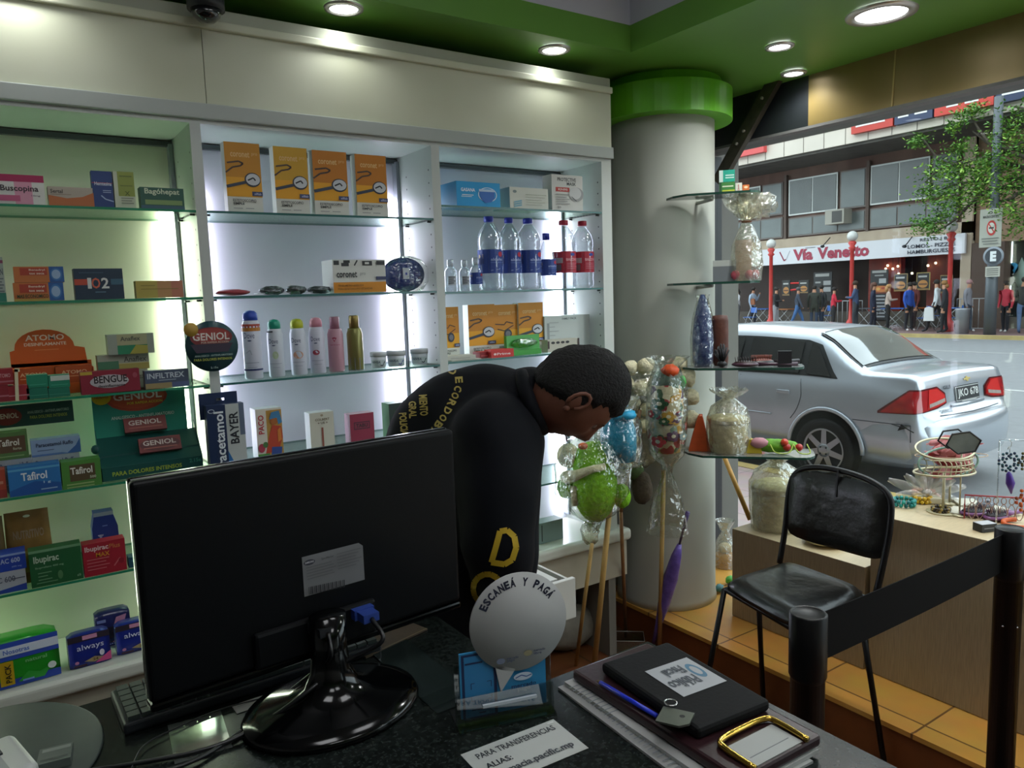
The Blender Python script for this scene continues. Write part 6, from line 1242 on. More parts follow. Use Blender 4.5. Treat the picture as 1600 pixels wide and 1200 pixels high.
# coral fabric heap with wire hat behind the stand
p = at(1425, 690, 0, 2.9); e = empty('coral_scarf', (2.93, 1.40, ZP + .001), 'sheer coral pink scarf bunched on a wire form near the window', 'scarf', rz=-.7)
cor_ = clear('coral_tulle', 'd07a78', .1, .4, bump=.8, scale=14, diff=.55)
rn = random.Random(5)
for k in range(9):
    a_ = rn.uniform(-.5, .5); m = MB(); L_ = rn.uniform(.13, .2); zc_ = .12 + .014 * k; vs = []
    for i in range(15):
        t = i / 14 - .5
        for s_ in range(4): vs.append((L_ * t * math.cos(a_) + rn.uniform(-.006, .006), .02 * math.sin(k + 5 * t) + (s_ % 2) * .016 - .01 + rn.uniform(-.004, .004), zc_ + L_ * t * math.sin(a_) * .5 + (s_ - 1.5) * .017 * math.cos(PI * t) + rn.uniform(-.004, .004)))
    m.add(vs, [(4 * i + q, 4 * i + q + 1, 4 * i + 5 + q, 4 * i + 4 + q) for i in range(14) for q in range(3)], cor_, True); m.build('scarf_fold', e)
MB().tube([(0, 0, 0), (0, 0, .12)], .004, wire, 6).build('form_stem', e); MB().lathe([(.0001, 0), (.04, 0), (.04, .004), (.0001, .004)], wire, 20).build('form_foot', e)
m = MB().tube([(.13 * math.cos(t), .05 * math.sin(t), .185) for t in [2 * PI * i / 24 for i in range(24)]], .0015, mat('b89a78', .4), 5, closed=True); m.build('wire_brim', e)
# cellophane bow
c = tp(1405, 800); e = empty('cellophane_bow', (2.88, 1.46, ZP + .001), 'large clear cellophane bow on a cream package beside the backrest', 'bow', rz=-.8)
MB().box(-.045, -.03, 0, .045, .03, .022, mat('c8bfa4', .6)).build('cream_package', e, bev=.004)
wfilm = clear('white_film', 'f6f4ee', .35, .2, bump=.9, scale=30, diff=.25)
for k in range(9):
    a_ = -.2 + k * .42; m = MB(); L_ = .115 + .03 * (k % 2); vs = []
    for i in range(7):
        t = i / 6; w2 = .003 + .014 * math.sin(PI * t) + .004 * t
        for s_ in (-1, 0, 1): vs.append((math.cos(a_) * L_ * t - math.sin(a_) * w2 * s_, .02 * math.sin(k * 2.1) * t + (.006 if s_ else -.004), .03 + math.sin(a_) * L_ * t * .9 + math.cos(a_) * w2 * s_))
    m.add(vs, [(3 * i + q, 3 * i + q + 1, 3 * i + 4 + q, 3 * i + 3 + q) for i in range(6) for q in (0, 1)], wfilm, True); m.build('bow_loop', e)
MB().ball((0, 0, .035), (.02, .016, .016), wfilm, 12, jit=.3).build('bow_knot', e)
# hexagonal earrings on a clear card, hung from the stand's wire
def hexring(e, cx, cz, r, y, ang, name='hexagon_ring'):
    MB().tube([(cx + r * math.cos(ang + k * PI / 3), y, cz + .72 * r * math.sin(ang + k * PI / 3)) for k in range(6)], .0035, mat('0e0f11', .3), 6, closed=True).build(name, e)
h = at(1505, 692, 0, 2.80); e = empty('hexagon_mirror', (2.80, h.y, ZP + .001), 'pair of black-rimmed hexagonal mirrors on a wire foot above the plinth', 'mirror', rz=-.75); hz = h.z - ZP
MB().tube([(0, 0.01, 0), (0, 0.01, hz)], .003, wire, 6).build('foot_wire', e); MB().lathe([(.0001, 0), (.03, 0), (.03, .003), (.0001, .003)], wire, 18).build('foot', e)
hexring(e, .0, hz, .058, -.004, .2); hexring(e, -.03, hz + .012, .05, .012, .2)
MB().prism([(.056 * math.cos(.2 + k * PI / 3), hz + .72 * .056 * math.sin(.2 + k * PI / 3)) for k in range(6)], 1, -.004, .002, mat('8a8f88', .12, .5, noise=.15)).build('mirror_plate', e)
# beaded flower key rings hanging from a clear display rail
e = empty('display_rail', (2.794, 1.089, ZP + .001), 'clear display rail whose small hooks carry the beaded flowers', 'rail', rz=-.75)
MB().tube([(-.09, 0, .305), (.16, 0, .305)], .0025, acr, 8).build('rail', e)
for x in (-.09, .16): MB().tube([(x, 0, 0), (x, 0, .305)], .0025, acr, 8).build('upright', e)
for x in (-.06, .005, .04): MB().tube([(x, -.002, .305), (x + .006, -.004, .298), (x + .004, -.004, .285), (x - .004, -.004, .283), (x - .005, -.004, .275)], .0012, 'b0b0a8', 5).build('hook', e)
RT = Matrix.Translation((2.794, 1.089, ZP + .001)) @ Matrix.Rotation(-.75, 4, 'Z')
def beadflower(x, z, r, cols, lab, tail=None, y=-.006):
    p = RT @ V((x, y, 0)); e = empty('beaded_flower', (p.x, p.y, ZP + .001 + z), lab, 'key ring', 'beaded flower key rings', rz=-.75)
    k_ = 0
    for a_ in range(6):
        for q in range(5):
            t = 2 * PI * q / 5; MB().ball((r * .66 * math.cos(a_ * PI / 3) + r * .27 * math.cos(t), 0, r * .66 * math.sin(a_ * PI / 3) + r * .27 * math.sin(t)), r * .15, mat(cols[(a_ + q) % len(cols)], .25), 6).build('bead', e)
    MB().tube([(0, 0, r * .9), (0, 0, r * .9 + .02)], .0012, 'a8a8a4', 5).build('loop', e)
    if tail: MB().tube([(0, 0, -r * .9), (0, 0, -r * 1.1), (.006, 0, -r * 2.0), (.01, 0, -r * 3.0)], [.003, .008, .014, .002], mat(tail, .35), 10).build('tassel', e)
    return e
beadflower(-.06, .232, .036, ['1c3a50', '27505c', '20304c'], 'dark blue beaded flower key ring, leftmost', '4a2c8c')
beadflower(.0, .235, .036, ['3c3c28', '54502c', '2c2c24'], 'olive beaded flower key ring in the middle')
beadflower(.045, .228, .038, ['b0501c', '8c3c18', '6c5c24'], 'rust and green beaded flower key ring at the frame edge')
beadflower(.0, .105, .045, ['a8441c', 'c0561f', '8c3818'], 'large orange beaded flower hanging lowest', y=-.02)
# ------------------------------------------------------------------ street outside
asph = mat('77787a', .75, noise=.12, scale=6, bump=.1, key='asphalt'); pave = floor_mat('near_pavement', 'b39c98', 'a68f8c', '6c5c5a', .55, .6); pave2 = floor_mat('far_pavement', '8a6f6c', '7c6260', '5c4c4a', .3, .7)
struct(MB().box(5.75, -30, -.35, 24.5, 60, -.15, asph), 'street')
struct(MB().box(XW + .13, -30, -.35, 5.6, 60, -.05, pave).box(5.6, -30, -.35, 5.75, 60, -.045, mat('b39a5c', .7, noise=.2, scale=5)), 'pavement_near')
struct(MB().box(24.65, -40, -.35, 29.9, 70, -.03, pave2).box(24.5, -40, -.35, 24.65, 70, -.03, mat('b5a068', .7, noise=.25, scale=3)), 'pavement_far')
m = MB(); 
for k in range(9): m.box(13.2, -12 + k * 7, -.149, 13.32, -8.2 + k * 7, -.146, 'b0b0ae')
m.box(19.9, -25, -.149, 20.0, 50, -.146, 'a0a09e'); o = struct(m, 'road_marking')
# our own building's outside walls
ow = mat('6c6862', .8, noise=.15, scale=2)
struct(MB().box(XW + .05, -2.6, 3.9, XW + .33, 2.74, 14, ow).box(XW + .05, 2.75, -.04, XW + .33, 26, 14, ow).box(XW + .32, -26, -.04, XW + .6, -2.73, 14, ow), 'wall_street')
# --- far buildings
FX = 28.0
def fz(px, py, X=FX): p = at(px, py, 0, X); return p.y, p.z
fr_ = lambda y0, z0, y1, z1, X=FX: frame((X, y0, z0), (0, -1, 0), (0, 0, 1), y0 - y1, z1 - z0, .004)
e = empty('restaurant_building', (FX, 17, -.03), 'grey-brown office building with a long window band over a restaurant', 'building')
def fb(x0, y0, z0, x1, y1, z1, *a, **k): return MB().box(x0 - FX, min(y0, y1) - 17, z0 + .03, x1 - FX, max(y0, y1) - 17, z1 + .03, *a, **k)
YL, YR = 48, 12.95
stone = mat('b8a690', .8, noise=.15, scale=2, key='beige_stone'); brown = mat('6e5248', .85, noise=.3, scale=2, stretch=(1, 1, .2), key='brown_concrete')
fb(28.0, YL, 3.27, 28.5, YR, 3.66, stone).build('stone_band', e); fb(28.1, YL, 3.66, 28.6, YR, 7.3, brown).build('upper_wall', e)
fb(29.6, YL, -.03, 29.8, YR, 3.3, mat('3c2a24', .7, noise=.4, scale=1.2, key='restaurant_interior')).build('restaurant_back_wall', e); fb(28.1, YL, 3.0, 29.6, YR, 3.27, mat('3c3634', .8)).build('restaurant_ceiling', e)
fb(28.0, YR + .35, -.03, 28.5, YR, 7.3, stone).build('corner_pier', e)
tile = mat('cfc4b6', .6, noise=.1, scale=.8, key='white_tile'); m = MB()
m.box(25.5 - FX, YR - 17 - 8, 6.6 + .03, 28.6 - FX, YL - 17, 7.75, tile)
for k in range(40): yy = 10.2 + k * .85 - 17; m.box(25.49 - FX, yy, 6.63, 25.502 - FX, yy + .02, 7.75, '6c645a')
m.box(25.49 - FX, 4.95 - 17, 7.18, 25.501 - FX, YL - 17, 7.2, '8a8074'); m.build('tile_beam', e)
fb(25.6, YL, 6.5, 28.6, 4.95, 6.6, mat('5a5650', .85, noise=.3, scale=2)).build('beam_soffit', e)
fb(28.0, YL, 7.75, 28.6, 4.9, 15, mat('8a8278', .85, noise=.1)).build('upper_storeys', e)
# office windows
gl_ = mat('4f5654', .18, noise=.25, scale=1.1, key='office_glass'); gl2 = mat('6a716f', .3, noise=.15, scale=1.5, key='office_panel'); al = mat('b8bab6', .4, .3, key='aluminium')
def owin(y0, y1, z0, z1, kind, n=2):
    w_ = fb(28.02, y0, z0, 28.1, y1, z1, al if kind != 'panel' else mat('6c625c', .5)); o = w_.build('window', e)
    yy = sorted((y0, y1)); ww = (yy[1] - yy[0] - .06 * (n + 1)) / n
    for k in range(n):
        a_ = yy[0] + .06 + k * (ww + .06); fb(28.0, a_, z0 + .06, 28.03, a_ + ww, z1 - .06, gl_ if kind != 'panel' else gl2).build('pane', o)
owin(20.31, 18.06, 4.6, 6.08, 'sash', 2); owin(17.95, 16.85, 4.6, 6.08, 'panel', 1); owin(20.31, 16.85, 3.72, 4.5, 'panel', 3)
owin(16.69, 14.46, 4.62, 6.1, 'sash', 2); owin(14.38, 13.45, 4.62, 6.1, 'panel', 1); owin(16.69, 13.45, 3.72, 4.5, 'panel', 3)
owin(23.9, 21.75, 4.7, 6.05, 'sash', 2); owin(21.65, 20.6, 4.7, 6.05, 'panel', 1); owin(23.9, 20.6, 3.72, 4.6, 'panel', 3)
owin(27.6, 24.2, 4.6, 6.08, 'sash', 3); owin(27.6, 24.2, 3.72, 4.5, 'panel', 3); owin(31.2, 27.9, 4.6, 6.08, 'sash', 3)
for y in (16.77, 20.45, 24.05): fb(27.96, y + .06, 3.66, 28.1, y - .06, 6.3, mat('5c4c44', .7)).build('mullion', e)
# air conditioner
a = fz(1302, 330); b = fz(1331, 349); x = empty('air_conditioner', (27.75, (a[0] + b[0]) / 2, b[1]), 'boxy air conditioner sticking out below an office window', 'air conditioner'); w_ = (a[0] - b[0]); h = a[1] - b[1]
MB().box(-.3, -w_ / 2, 0, .25, w_ / 2, h, mat('a09c90', .6)).build('unit_body', x); MB().box(-.31, -w_ / 2 + .08, .06, -.301, w_ / 2 - .3, h - .06, '3c3a36').build('grille', x)
# red and blue raised signage on the beam
m = MB(); y0s = [(15.85, 14.3, 'b8382c'), (14.3, 13.0, '2c3654'), (13.0, 11.2, 'c03c30'), (11.2, 9.2, '2c3654'), (8.6, 7.2, 'b8442c')]
for k, (a_, b_, c_) in enumerate(y0s):
    x = empty('beam_letter', (25.4, (a_ + b_) / 2, 6.86), '%s block letter on the tiled beam, %s from the left' % ('red' if c_[0] in 'bc' else 'dark blue', ['first', 'second', 'third', 'fourth', 'fifth'][k]), 'letter', 'raised letters on the tiled beam'); w_ = (a_ - b_)
    MB().box(-.1, -w_ / 2 + .03, 0, .1, w_ / 2 - .03, .75, mat(c_, .5)).build('letter_body', x)
    if k in (0, 3): MB().box(-.11, -w_ / 2 + .3, .2, -.1, w_ / 2 - .2, .40, 'e0e0dc').build('white_inset', x)
    elif k < 4: MB().box(-.11, -.45, .2, -.1, -.05, .4, 'e0e0dc').build('white_inset', x); MB().box(-.11, .15, .2, -.1, .5, .4, 'e0e0dc').build('white_inset', x)
x = empty('beam_letter', (25.4, 20.1, 6.9), 'red block letters at the far left of the tiled beam', 'letter', 'raised letters on the tiled beam'); MB().box(-.1, -.6, .0, .1, .9, .5, 'c84a48').build('letter_body', x)
# restaurant sign
sw = 22.9 - 13.1; m = MB().box(-.12, -sw / 2, 0, .0, sw / 2, .69, mat('d4d4d8', .5, key='sign_white'))
U = lambda px: (22.9 - fz(px, 390)[0]) / sw; SX = 27.96
ms = [('l', [(U(1222), .78), (U(1229), .22), (U(1232), .3)], .006, '8c2440'), ('l', [(U(1232), .25), (U(1238), .8)], .003, '9c9ca4'), ('t', 'Vía', U(1243), .17, U(1274), .86, '9c2440', 2), ('t', 'Venetto', U(1281), .17, U(1362), .86, '9c2440', 2), ('t', 'ristorante', U(1262), .86, U(1278), .94, '7c7c84'),
      ('t', 'RESTO | BAR', U(1441), .70, U(1497), .90, '1c2034', .7), ('t', 'LOMOS - PIZZAS', U(1422), .41, U(1497), .61, '1c2034', .7), ('t', 'HAMBURGUESAS', U(1422), .12, U(1497), .32, '1c2034', .7)]
m.design(frame((-.12, sw / 2, 0), (0, -1, 0), (0, 0, 1), sw, .69, .003), ms, .69 / sw)
m.build('restaurant_sign', loc=(SX, (22.9 + 13.1) / 2, 2.58), label='long white restaurant sign with burgundy lettering over the far shopfront', cat='sign')
for px in (1284, 1412): 
    a = fz(px, 385, 27.3); MB().tube([(.5, 0, .35), (0, -.1, .1), (0, 0, 0)], .02, BK, 6).ball((0, 0, 0), (.09, .09, .06), BK, 8).build('sign_lamp', loc=(27.35, a[0], a[1]), label='small black lamp arm in front of the restaurant sign, %s' % ('left' if px == 1284 else 'right'), cat='lamp')
# posters in the restaurant front
def poster(px0, py0, px1, py1, lab, items, base='16171a', X=28.38):
    a = fz(px0, py0, X); b = fz(px1, py1, X); w_ = a[0] - b[0]; h = a[1] - b[1]; m = MB().box(-.03, -w_ / 2, 0, 0, w_ / 2, h, base); m.design(frame((-.03, w_ / 2, 0), (0, -1, 0), (0, 0, 1), w_, h, .003), items, h / w_)
    return m.build('food_poster', loc=(X, (a[0] + b[0]) / 2, b[1]), label=lab, cat='poster')
bun = [('r', .05, .05, .95, .95, '1c1a18'), ('e', .5, .35, .36, .22, 'b07838'), ('r', .2, .3, .8, .38, '5c3820'), ('r', .15, .72, .8, .82, 'a8a8a4'), ('r', .05, .02, .95, .1, '8a6a3c')]
poster(1223, 438, 1235, 462, 'first dark burger poster from the left behind the queue', bun); poster(1249, 438, 1264, 458, 'second dark burger poster, beside the red frame', bun); poster(1398, 428, 1418, 455, 'burger poster with tan frame left of the blue-jacketed person', bun, '8c7444')
poster(1433, 426, 1453, 453, 'burger poster with yellow frame right of the blue-jacketed person', bun, 'a08c4c'); poster(1470, 430, 1488, 458, 'burger poster behind the third red lamp post', bun, '8c7444')
poster(1272, 426, 1300, 470, 'black menu board with white panels behind the dark-coated pair', [('r', .1, .85, .85, .95, '9c9c98'), ('r', .1, .62, .4, .68, '8a8a88'), ('r', .55, .55, .95, .7, '8f9090'), ('r', .55, .32, .95, .48, '8f9090')])
poster(1361, 422, 1388, 446, 'black menu board above the pizza picture', [('r', .1, .8, .9, .95, '9c9c98'), ('r', .25, .6, .75, .68, '8a8a88'), ('r', .5, .15, .9, .45, '9a9c9c')])
poster(1364, 446, 1390, 457, 'pizza picture panel between the long-haired and blonde people', [('e', .5, .5, .42, .42, 'b86a30'), ('e', .35, .5, .12, .2, 'c89a4c'), ('e', .65, .6, .12, .16, '9c3c20')], '7c4a28')
poster(1364, 459, 1388, 500, 'tall black and white menu panel below the pizza picture', [('r', .1, .1 + .13 * i, .8, .16 + .13 * i, '8a8c90') for i in range(7)])
m = MB(); a = fz(1234, 450, 28.4); MB().tube([(0, .33, 0), (0, .33, .2), (0, -.33, .2), (0, -.33, -.05), (0, .33, -.1)], .04, mat('d8302c', .4), 6, closed=True).build('red_frame', loc=(28.4, a[0] - .3, a[1]), label='small bright red frame in the restaurant front', cat='frame')
fb(28.9, 17.2, .4, 29.2, 15.9, 2.9, mat('8c2c1c', .6, noise=.3, scale=2)).build('red_panel', e); fb(28.9, 14.9, .4, 29.2, 14.2, 2.9, mat('7c2c1c', .6, noise=.3, scale=2)).build('red_panel', e)
for k, (px, py) in enumerate(((1395, 420), (1403, 416), (1404, 428), (1450, 415), (1462, 411), (1425, 427), (1515, 420), (1440, 429), (1387, 415), (1384, 420))):
    a = fz(px, py, 28.8); MB().ball((0, 0, 0), .045, emis('ffe2b0', 6, 'warm_bulb'), 8).tube([(0, 0, 0), (0, 0, 2.99 - a[1])], .006, BK, 4).build('hanging_bulb', loc=(28.8, a[0], a[1]), label='small warm hanging bulb inside the far restaurant', cat='lamp', group='hanging bulbs inside the restaurant')
fb(28.4, 25, -.03, 28.7, 13.6, .55, mat('4c443c', .7, noise=.2)).build('low_front_wall', e)
# neighbouring building at the right
n_ = empty('corner_building', (FX, 6, -.03), 'brown stone building with a sticker-covered shopfront at the right', 'building')
def nb(x0, y0, z0, x1, y1, z1, *a, **k): return MB().box(x0 - FX, min(y0, y1) - 6, z0 + .03, x1 - FX, max(y0, y1) - 6, z1 + .03, *a, **k)
bst = mat('9c7e66', .85, noise=.2, scale=3, key='brown_stone'); nb(28.2, 12.93, 2.9, 28.8, -30, 6.6, bst).build('stone_wall', n_); nb(28.0, 12.93, -.03, 28.5, 11.9, 2.9, mat('5c4a40', .8, noise=.2)).build('pier', n_)
nb(28.6, 11.9, -.03, 28.8, -30, 2.9, mat('20282a', .3, noise=.4, scale=1)).build('shop_glass', n_); nb(28.1, 11.4, 3.4, 28.22, 9.6, 6.0, mat('2f3a44', .2)).build('dark_window', n_)
nb(28.3, 11.9, -.03, 28.6, 9, .35, mat('5c5850', .8)).build('plinth_wall', n_); nb(28.15, 9.55, 2.35, 28.25, 7.5, 3.5, mat('b3501f', .5)).build('orange_panel', n_)
for k, (px, py, a_, b_, c_) in enumerate(((1572, 419, .2, .12, 'b8283c'), (1582, 419, .15, .16, '3c9cc8'), (1572, 428, .2, .14, 'd0d0cc'), (1565, 437, .1, .28, 'c0b8b0'), (1574, 437, .18, .2, 'b8b4b0'), (1557, 439, .22, .2, '2c4c9c'), (1559, 462, .22, .34, '9cb4a0'), (1567, 470, .22, .34, 'a8c0ac'), (1571, 460, .12, .35, '3c8cb8'), (1558, 492, .3, .25, '8aa8a4'), (1595, 430, .2, .5, 'a8c4b8'))):
    a = fz(px, py, 28.55); MB().lathe([(.0001, 0), (1, 0), (1, .01), (.0001, .01)], mat(c_, .5), 14 if k < 5 else 4, T=Matrix.Rotation(-PI / 2, 4, 'Y') @ Matrix.Diagonal((b_ * 1.2, a_ * 1.2, 1, 1))).build('window_sticker', loc=(28.58, a[0], a[1]), label='round or square sticker on the corner shop window', cat='sticker', group='stickers on the corner shop window')
# lamp posts with globes
def lamppost(px, pyg, lab, X=26.0):
    a = fz(px, pyg, X); e = empty('street_lamp', (X, a[0], -.03), lab, 'street lamp', 'red street lamps with white globes'); H = a[1] + .03
    red = mat('c43a34', .45, noise=.1, key='red_iron')
    MB().lathe([(.16, 0), (.16, .3), (.09, .4), (.075, .8), (.07, H - .5), (.14, H - .42), (.08, H - .36), (.15, H - .24), (.1, H - .18)], red, 14).build('lamp_post', e); MB().ball((0, 0, H), .19, mat('c9c9c4', .4, key='globe_white'), 20).build('globe', e)
lamppost(1205, 381, 'left red lamp post with a white globe'); lamppost(1332, 369, 'middle red lamp post with a white globe'); lamppost(1487, 354, 'right red lamp post with a white globe, under the branches')
# pole with signs at the kerb
PXX = 24.9; a = at(1547, 500, 0, PXX); e = empty('sign_pole', (PXX, a.y, -.03), 'tall grey steel pole at the far kerb carrying traffic signs', 'pole'); gm = mat('5f6468', .5, .4, noise=.1, key='grey_steel')
MB().lathe([(.17, 0), (.16, 2.0), (.13, 2.05), (.12, 7)], gm, 18).build('pole_shaft', e)
def psign(name, px0, py0, px1, py1, dx, lab, fn_):
    a = fz(px0, py0, PXX - dx); b = fz(px1, py1, PXX - dx); w_ = a[0] - b[0]; h = a[1] - b[1]; m = MB(); fn_(m, w_, h); o = m.build(name, loc=(PXX - dx, (a[0] + b[0]) / 2, b[1]), label=lab, cat='sign'); return o
def s1(m, w_, h):
    m.box(-.01, -w_ / 2, 0, .01, w_ / 2, h, mat('9c9c90', .6)); m.design(frame((-.01, w_ / 2, 0), (0, -1, 0), (0, 0, 1), w_, h, .003), [('t', 'O', .4, .86, .58, .94, '2c2c2a'), ('t', 'MACROCENTRO', .15, .76, .85, .83, '2c2c2a'), ('e', .55, .5, .22, .2, 'a8302c'), ('e', .55, .5, .16, .14, 'b8b8ac'), ('l', [(.44, .6), (.66, .4)], .05, 'a8302c'), ('r', .44, .48, .66, .52, '2c2c2a'), ('r', .12, .22, .9, .24, '5c5c58'), ('r', .15, .15, .85, .17, '5c5c58'), ('r', .2, .08, .9, .1, '5c5c58')], h / w_)
psign('street_sign', 1532, 328, 1564, 385, .2, 'pale street sign panel with a red prohibition ring on the grey pole', s1)
def s2(m, w_, h):
    m.lathe([(.0001, 0), (h / 2, 0), (h / 2, .02), (.0001, .02)], mat('7c828a', .5), 30, T=Matrix.Translation((0, 0, h / 2)) @ Matrix.Rotation(-PI / 2, 4, 'Y')); m.design(frame((-.022, h / 2, 0), (0, -1, 0), (0, 0, 1), h, h, .003), [('e', .5, .5, .4, .4, '34383e'), ('t', 'E', .35, .24, .65, .76, 'd0d4d4', 3)])
psign('parking_sign', 1543, 386, 1562, 415, .2, 'round grey parking sign with a white capital E below the street sign', s2)
def s3(m, w_, h):
    m.box(-.01, -w_ / 2, 0, .01, w_ / 2, h, mat('a8a69a', .6)); m.design(frame((-.01, w_ / 2, 0), (0, -1, 0), (0, 0, 1), w_, h, .003), [('r', .1, .15 + .2 * i, .9, .22 + .2 * i, '5c5c58') for i in range(4)])
psign('parking_plate', 1540, 417, 1562, 432, .2, 'small pale plate with fine print under the round sign', s3)
# litter bin, barrier, folding tables
a = at(1507, 520, 2, -.03); MB().lathe([(.18, 0), (.2, .75), (.21, .8), (.17, .8)], mat('8a8c90', .5, .5), 18).build('litter_bin', loc=(25.0, 11.75, -.03), label='grey metal litter bin near the hooded pedestrian', cat='bin')
def rail(px, X, w_, lab):
    a = at(px, 480, 0, X); e = empty('crowd_rail', (X, a.y, -.03), lab, 'railing'); wm = mat('a8aaac', .5, .3)
    MB().tube([(0, -w_ / 2, .05), (0, -w_ / 2, 1.05), (0, w_ / 2, 1.05), (0, w_ / 2, .05)], .022, wm, 6, closed=True).build('rail_frame', e)
    m = MB()
    for k in range(int(w_ / .22)): m.tube([(0, -w_ / 2 + .2 * (k + 1), .05), (0, -w_ / 2 + .2 * (k + 1), 1.05)], .012, wm, 5)
    m.build('bars', e)['kind'] = 'stuff'
rail(1322, 26.6, 1.3, 'white tubular railing between the red-jacketed and navy-jacketed people'); rail(1522, 27.2, 1.1, 'white tubular railing right of the hooded pedestrian')
def ftable(px, X, lab, c='2c62b0', c2='a0602c'):
    a = at(px, 480, 0, X); e = empty('folding_table', (X, a.y, -.03), lab, 'table', 'folding tables in front of the restaurant', rz=random.uniform(-.2, .2)); wm = mat('b4b6b8', .4, .4)
    MB().box(-.3, -.42, .72, .3, .42, .75, mat(c, .5)).build('table_top', e)
    for s_ in (-1, 1): MB().tube([(s_ * .26, -.38, 0), (s_ * .26, .38, .72)], .014, wm, 5).tube([(s_ * .26, .38, 0), (s_ * .26, -.38, .72)], .014, wm, 5).build('crossed_legs', e)
def fchair(px, X, lab, c='2c62b0'):
    a = at(px, 480, 0, X); e = empty('folding_chair', (X, a.y, -.03), lab, 'chair', 'blue folding chairs in front of the restaurant', rz=random.uniform(-.5, .5)); wm = mat('b4b6b8', .4, .4)
    MB().box(-.2, -.2, .43, .2, .2, .45, mat(c, .5)).build('seat', e); MB().box(.18, -.2, .62, .2, .2, .84, mat(c, .5)).build('backrest', e)
    for s_ in (-1, 1): MB().tube([(-.2, s_ * .2, 0), (.2, s_ * .2, .85)], .012, wm, 5).tube([(.2, s_ * .2, 0), (-.2, s_ * .2, .44)], .012, wm, 5).build('leg_pair', e)
ftable(1192, 27.7, 'folding table with a blue top at the left of the queue'); ftable(1225, 27.0, 'folding table with a brown top behind the grey-trousered person', 'a0602c'); ftable(1358, 27.4, 'folding table behind the long-haired person', '50545c')
ftable(1400, 27.3, 'folding table left of the blue-jacketed person'); ftable(1442, 27.6, 'folding table with a brown top right of the blue-jacketed person', 'b0602c'); ftable(1486, 27.4, 'folding table left of the hooded pedestrian')
fchair(1172, 26.1, 'blue folding chair by the left folding table'); fchair(1448, 26.2, 'blue folding chair by the brown table'); fchair(1462, 28.0, 'blue folding chair behind the walking pair'); fchair(1502, 26.6, 'blue folding chair beside the litter bin'); fchair(1290, 27.9, 'blue folding chair behind the dark-coated pair')

# --- pedestrians
def figure(px, X, label, top, low, shoe='1c1c20', hair='241c18', skinc='a8785c', ht=1.68, face=PI, pose='stand', longh=0, extra=None, coat=0):
    s = ht / 1.7; g = -.03; base = at(px, 480, 0, X); J = {}; sp = .1
    def a_(n, x, y, z, r): J[n] = (V((x, y, z)) * s, (r if not isinstance(r, tuple) else r) * s if not isinstance(r, tuple) else (r[0] * s, r[1] * s))
    a_('pelvis', 0, 0, .95, (.15, .12)); a_('waist', 0, 0, 1.1, (.145, .115)); a_('chest', .01, 0, 1.30, (.175, .125)); a_('neck', .02, 0, 1.47, .055); a_('head', .04, 0, 1.60, .085)
    st = {'stand': .05, 'walk': .26, 'arms': .03, 'phone': .04}[pose]
    for k, n in ((1, 'r'), (-1, 'l')):
        f = st * k
        a_(n + 'hip', 0, sp * k, .86, .095); a_(n + 'knee', f * .6 + .02, sp * k, .48, .065); a_(n + 'ank', f - (.04 if pose == 'walk' and k < 0 else 0), sp * k, .09, .045); a_(n + 'toe', f + .15, sp * k * 1.1, .035, .035)
        a_(n + 'sh', 0, .18 * k, 1.38, .068)
        if pose == 'arms' or (pose == 'phone' and k > 0): a_(n + 'el', .06, .24 * k, 1.12, .05); a_(n + 'wr', .26, .10 * k, 1.14 if pose == 'arms' else 1.38, .035); a_(n + 'hd', .32, .04 * k, 1.15 if pose == 'arms' else 1.46, .036)
        elif pose == 'walk': a_(n + 'el', -.10 * k, .23 * k, 1.12, .048); a_(n + 'wr', -.12 * k + .08, .22 * k, .90, .034); a_(n + 'hd', -.12 * k + .12, .22 * k, .82, .036)
        else: a_(n + 'el', -.02, .23 * k, 1.10, .048); a_(n + 'wr', .05, .23 * k, .87, .034); a_(n + 'hd', .07, .22 * k, .79, .036)
    E = [('pelvis', 'waist'), ('waist', 'chest'), ('chest', 'neck'), ('neck', 'head')]
    for n in 'rl': E += [('pelvis', n + 'hip'), (n + 'hip', n + 'knee'), (n + 'knee', n + 'ank'), (n + 'ank', n + 'toe'), ('chest', n + 'sh'), (n + 'sh', n + 'el'), (n + 'el', n + 'wr'), (n + 'wr', n + 'hd')]
    vs, fs = skin(J, E, 'pelvis', 1)
    e = empty('person', (X, base.y, g), label, 'person', None, face); m = MB()
    tp_ = ['waist', 'chest', 'rsh', 'lsh', 'rel', 'lel', 'rwr', 'lwr'] + (['pelvis'] if coat < 2 else ['pelvis', 'rhip', 'lhip'])
    paint(m, vs, fs, J, {'s': ['head', 'neck', 'rhd', 'lhd'], 't': tp_, 'l': ['rknee', 'lknee', 'rank', 'lank'] + (['rhip', 'lhip'] if coat < 2 else []), 'f': ['rtoe', 'ltoe']}, {'s': mat(skinc, .6), 't': mat(top, .8, noise=.15, scale=9), 'l': mat(low, .8, noise=.15, scale=12), 'f': mat(shoe, .6)})
    m.ball((.135 * s, 0, 1.595 * s), (.014, .012, .02), mat(skinc, .6), 6); m.build('body', e)
    h = MB().ball((.025 * s, 0, 1.635 * s), (.098 * s, .092 * s, .085 * s), mat(hair, .8), 10)
    if longh: h.ball((-.05 * s, 0, 1.53 * s), (.06, .085, .15 * longh), mat(hair, .8), 10)
    h.build('hair', e)
    if extra: extra(e, s)
    return e
LFT, RGT, TO, AWAY = PI / 2, -PI / 2, PI, 0
def bag(c, x=.1, y=-.25, z=.55, w_=.16, h=.36):
    def f(e, s): MB().prism([(-w_, 0), (w_, 0), (w_ * .8, h), (.02, h + .05), (-w_ * .8, h)], 1, y - .04, y + .04, mat(c, .6)).build('carried_bag', e, loc=(x, 0, z))
    return f
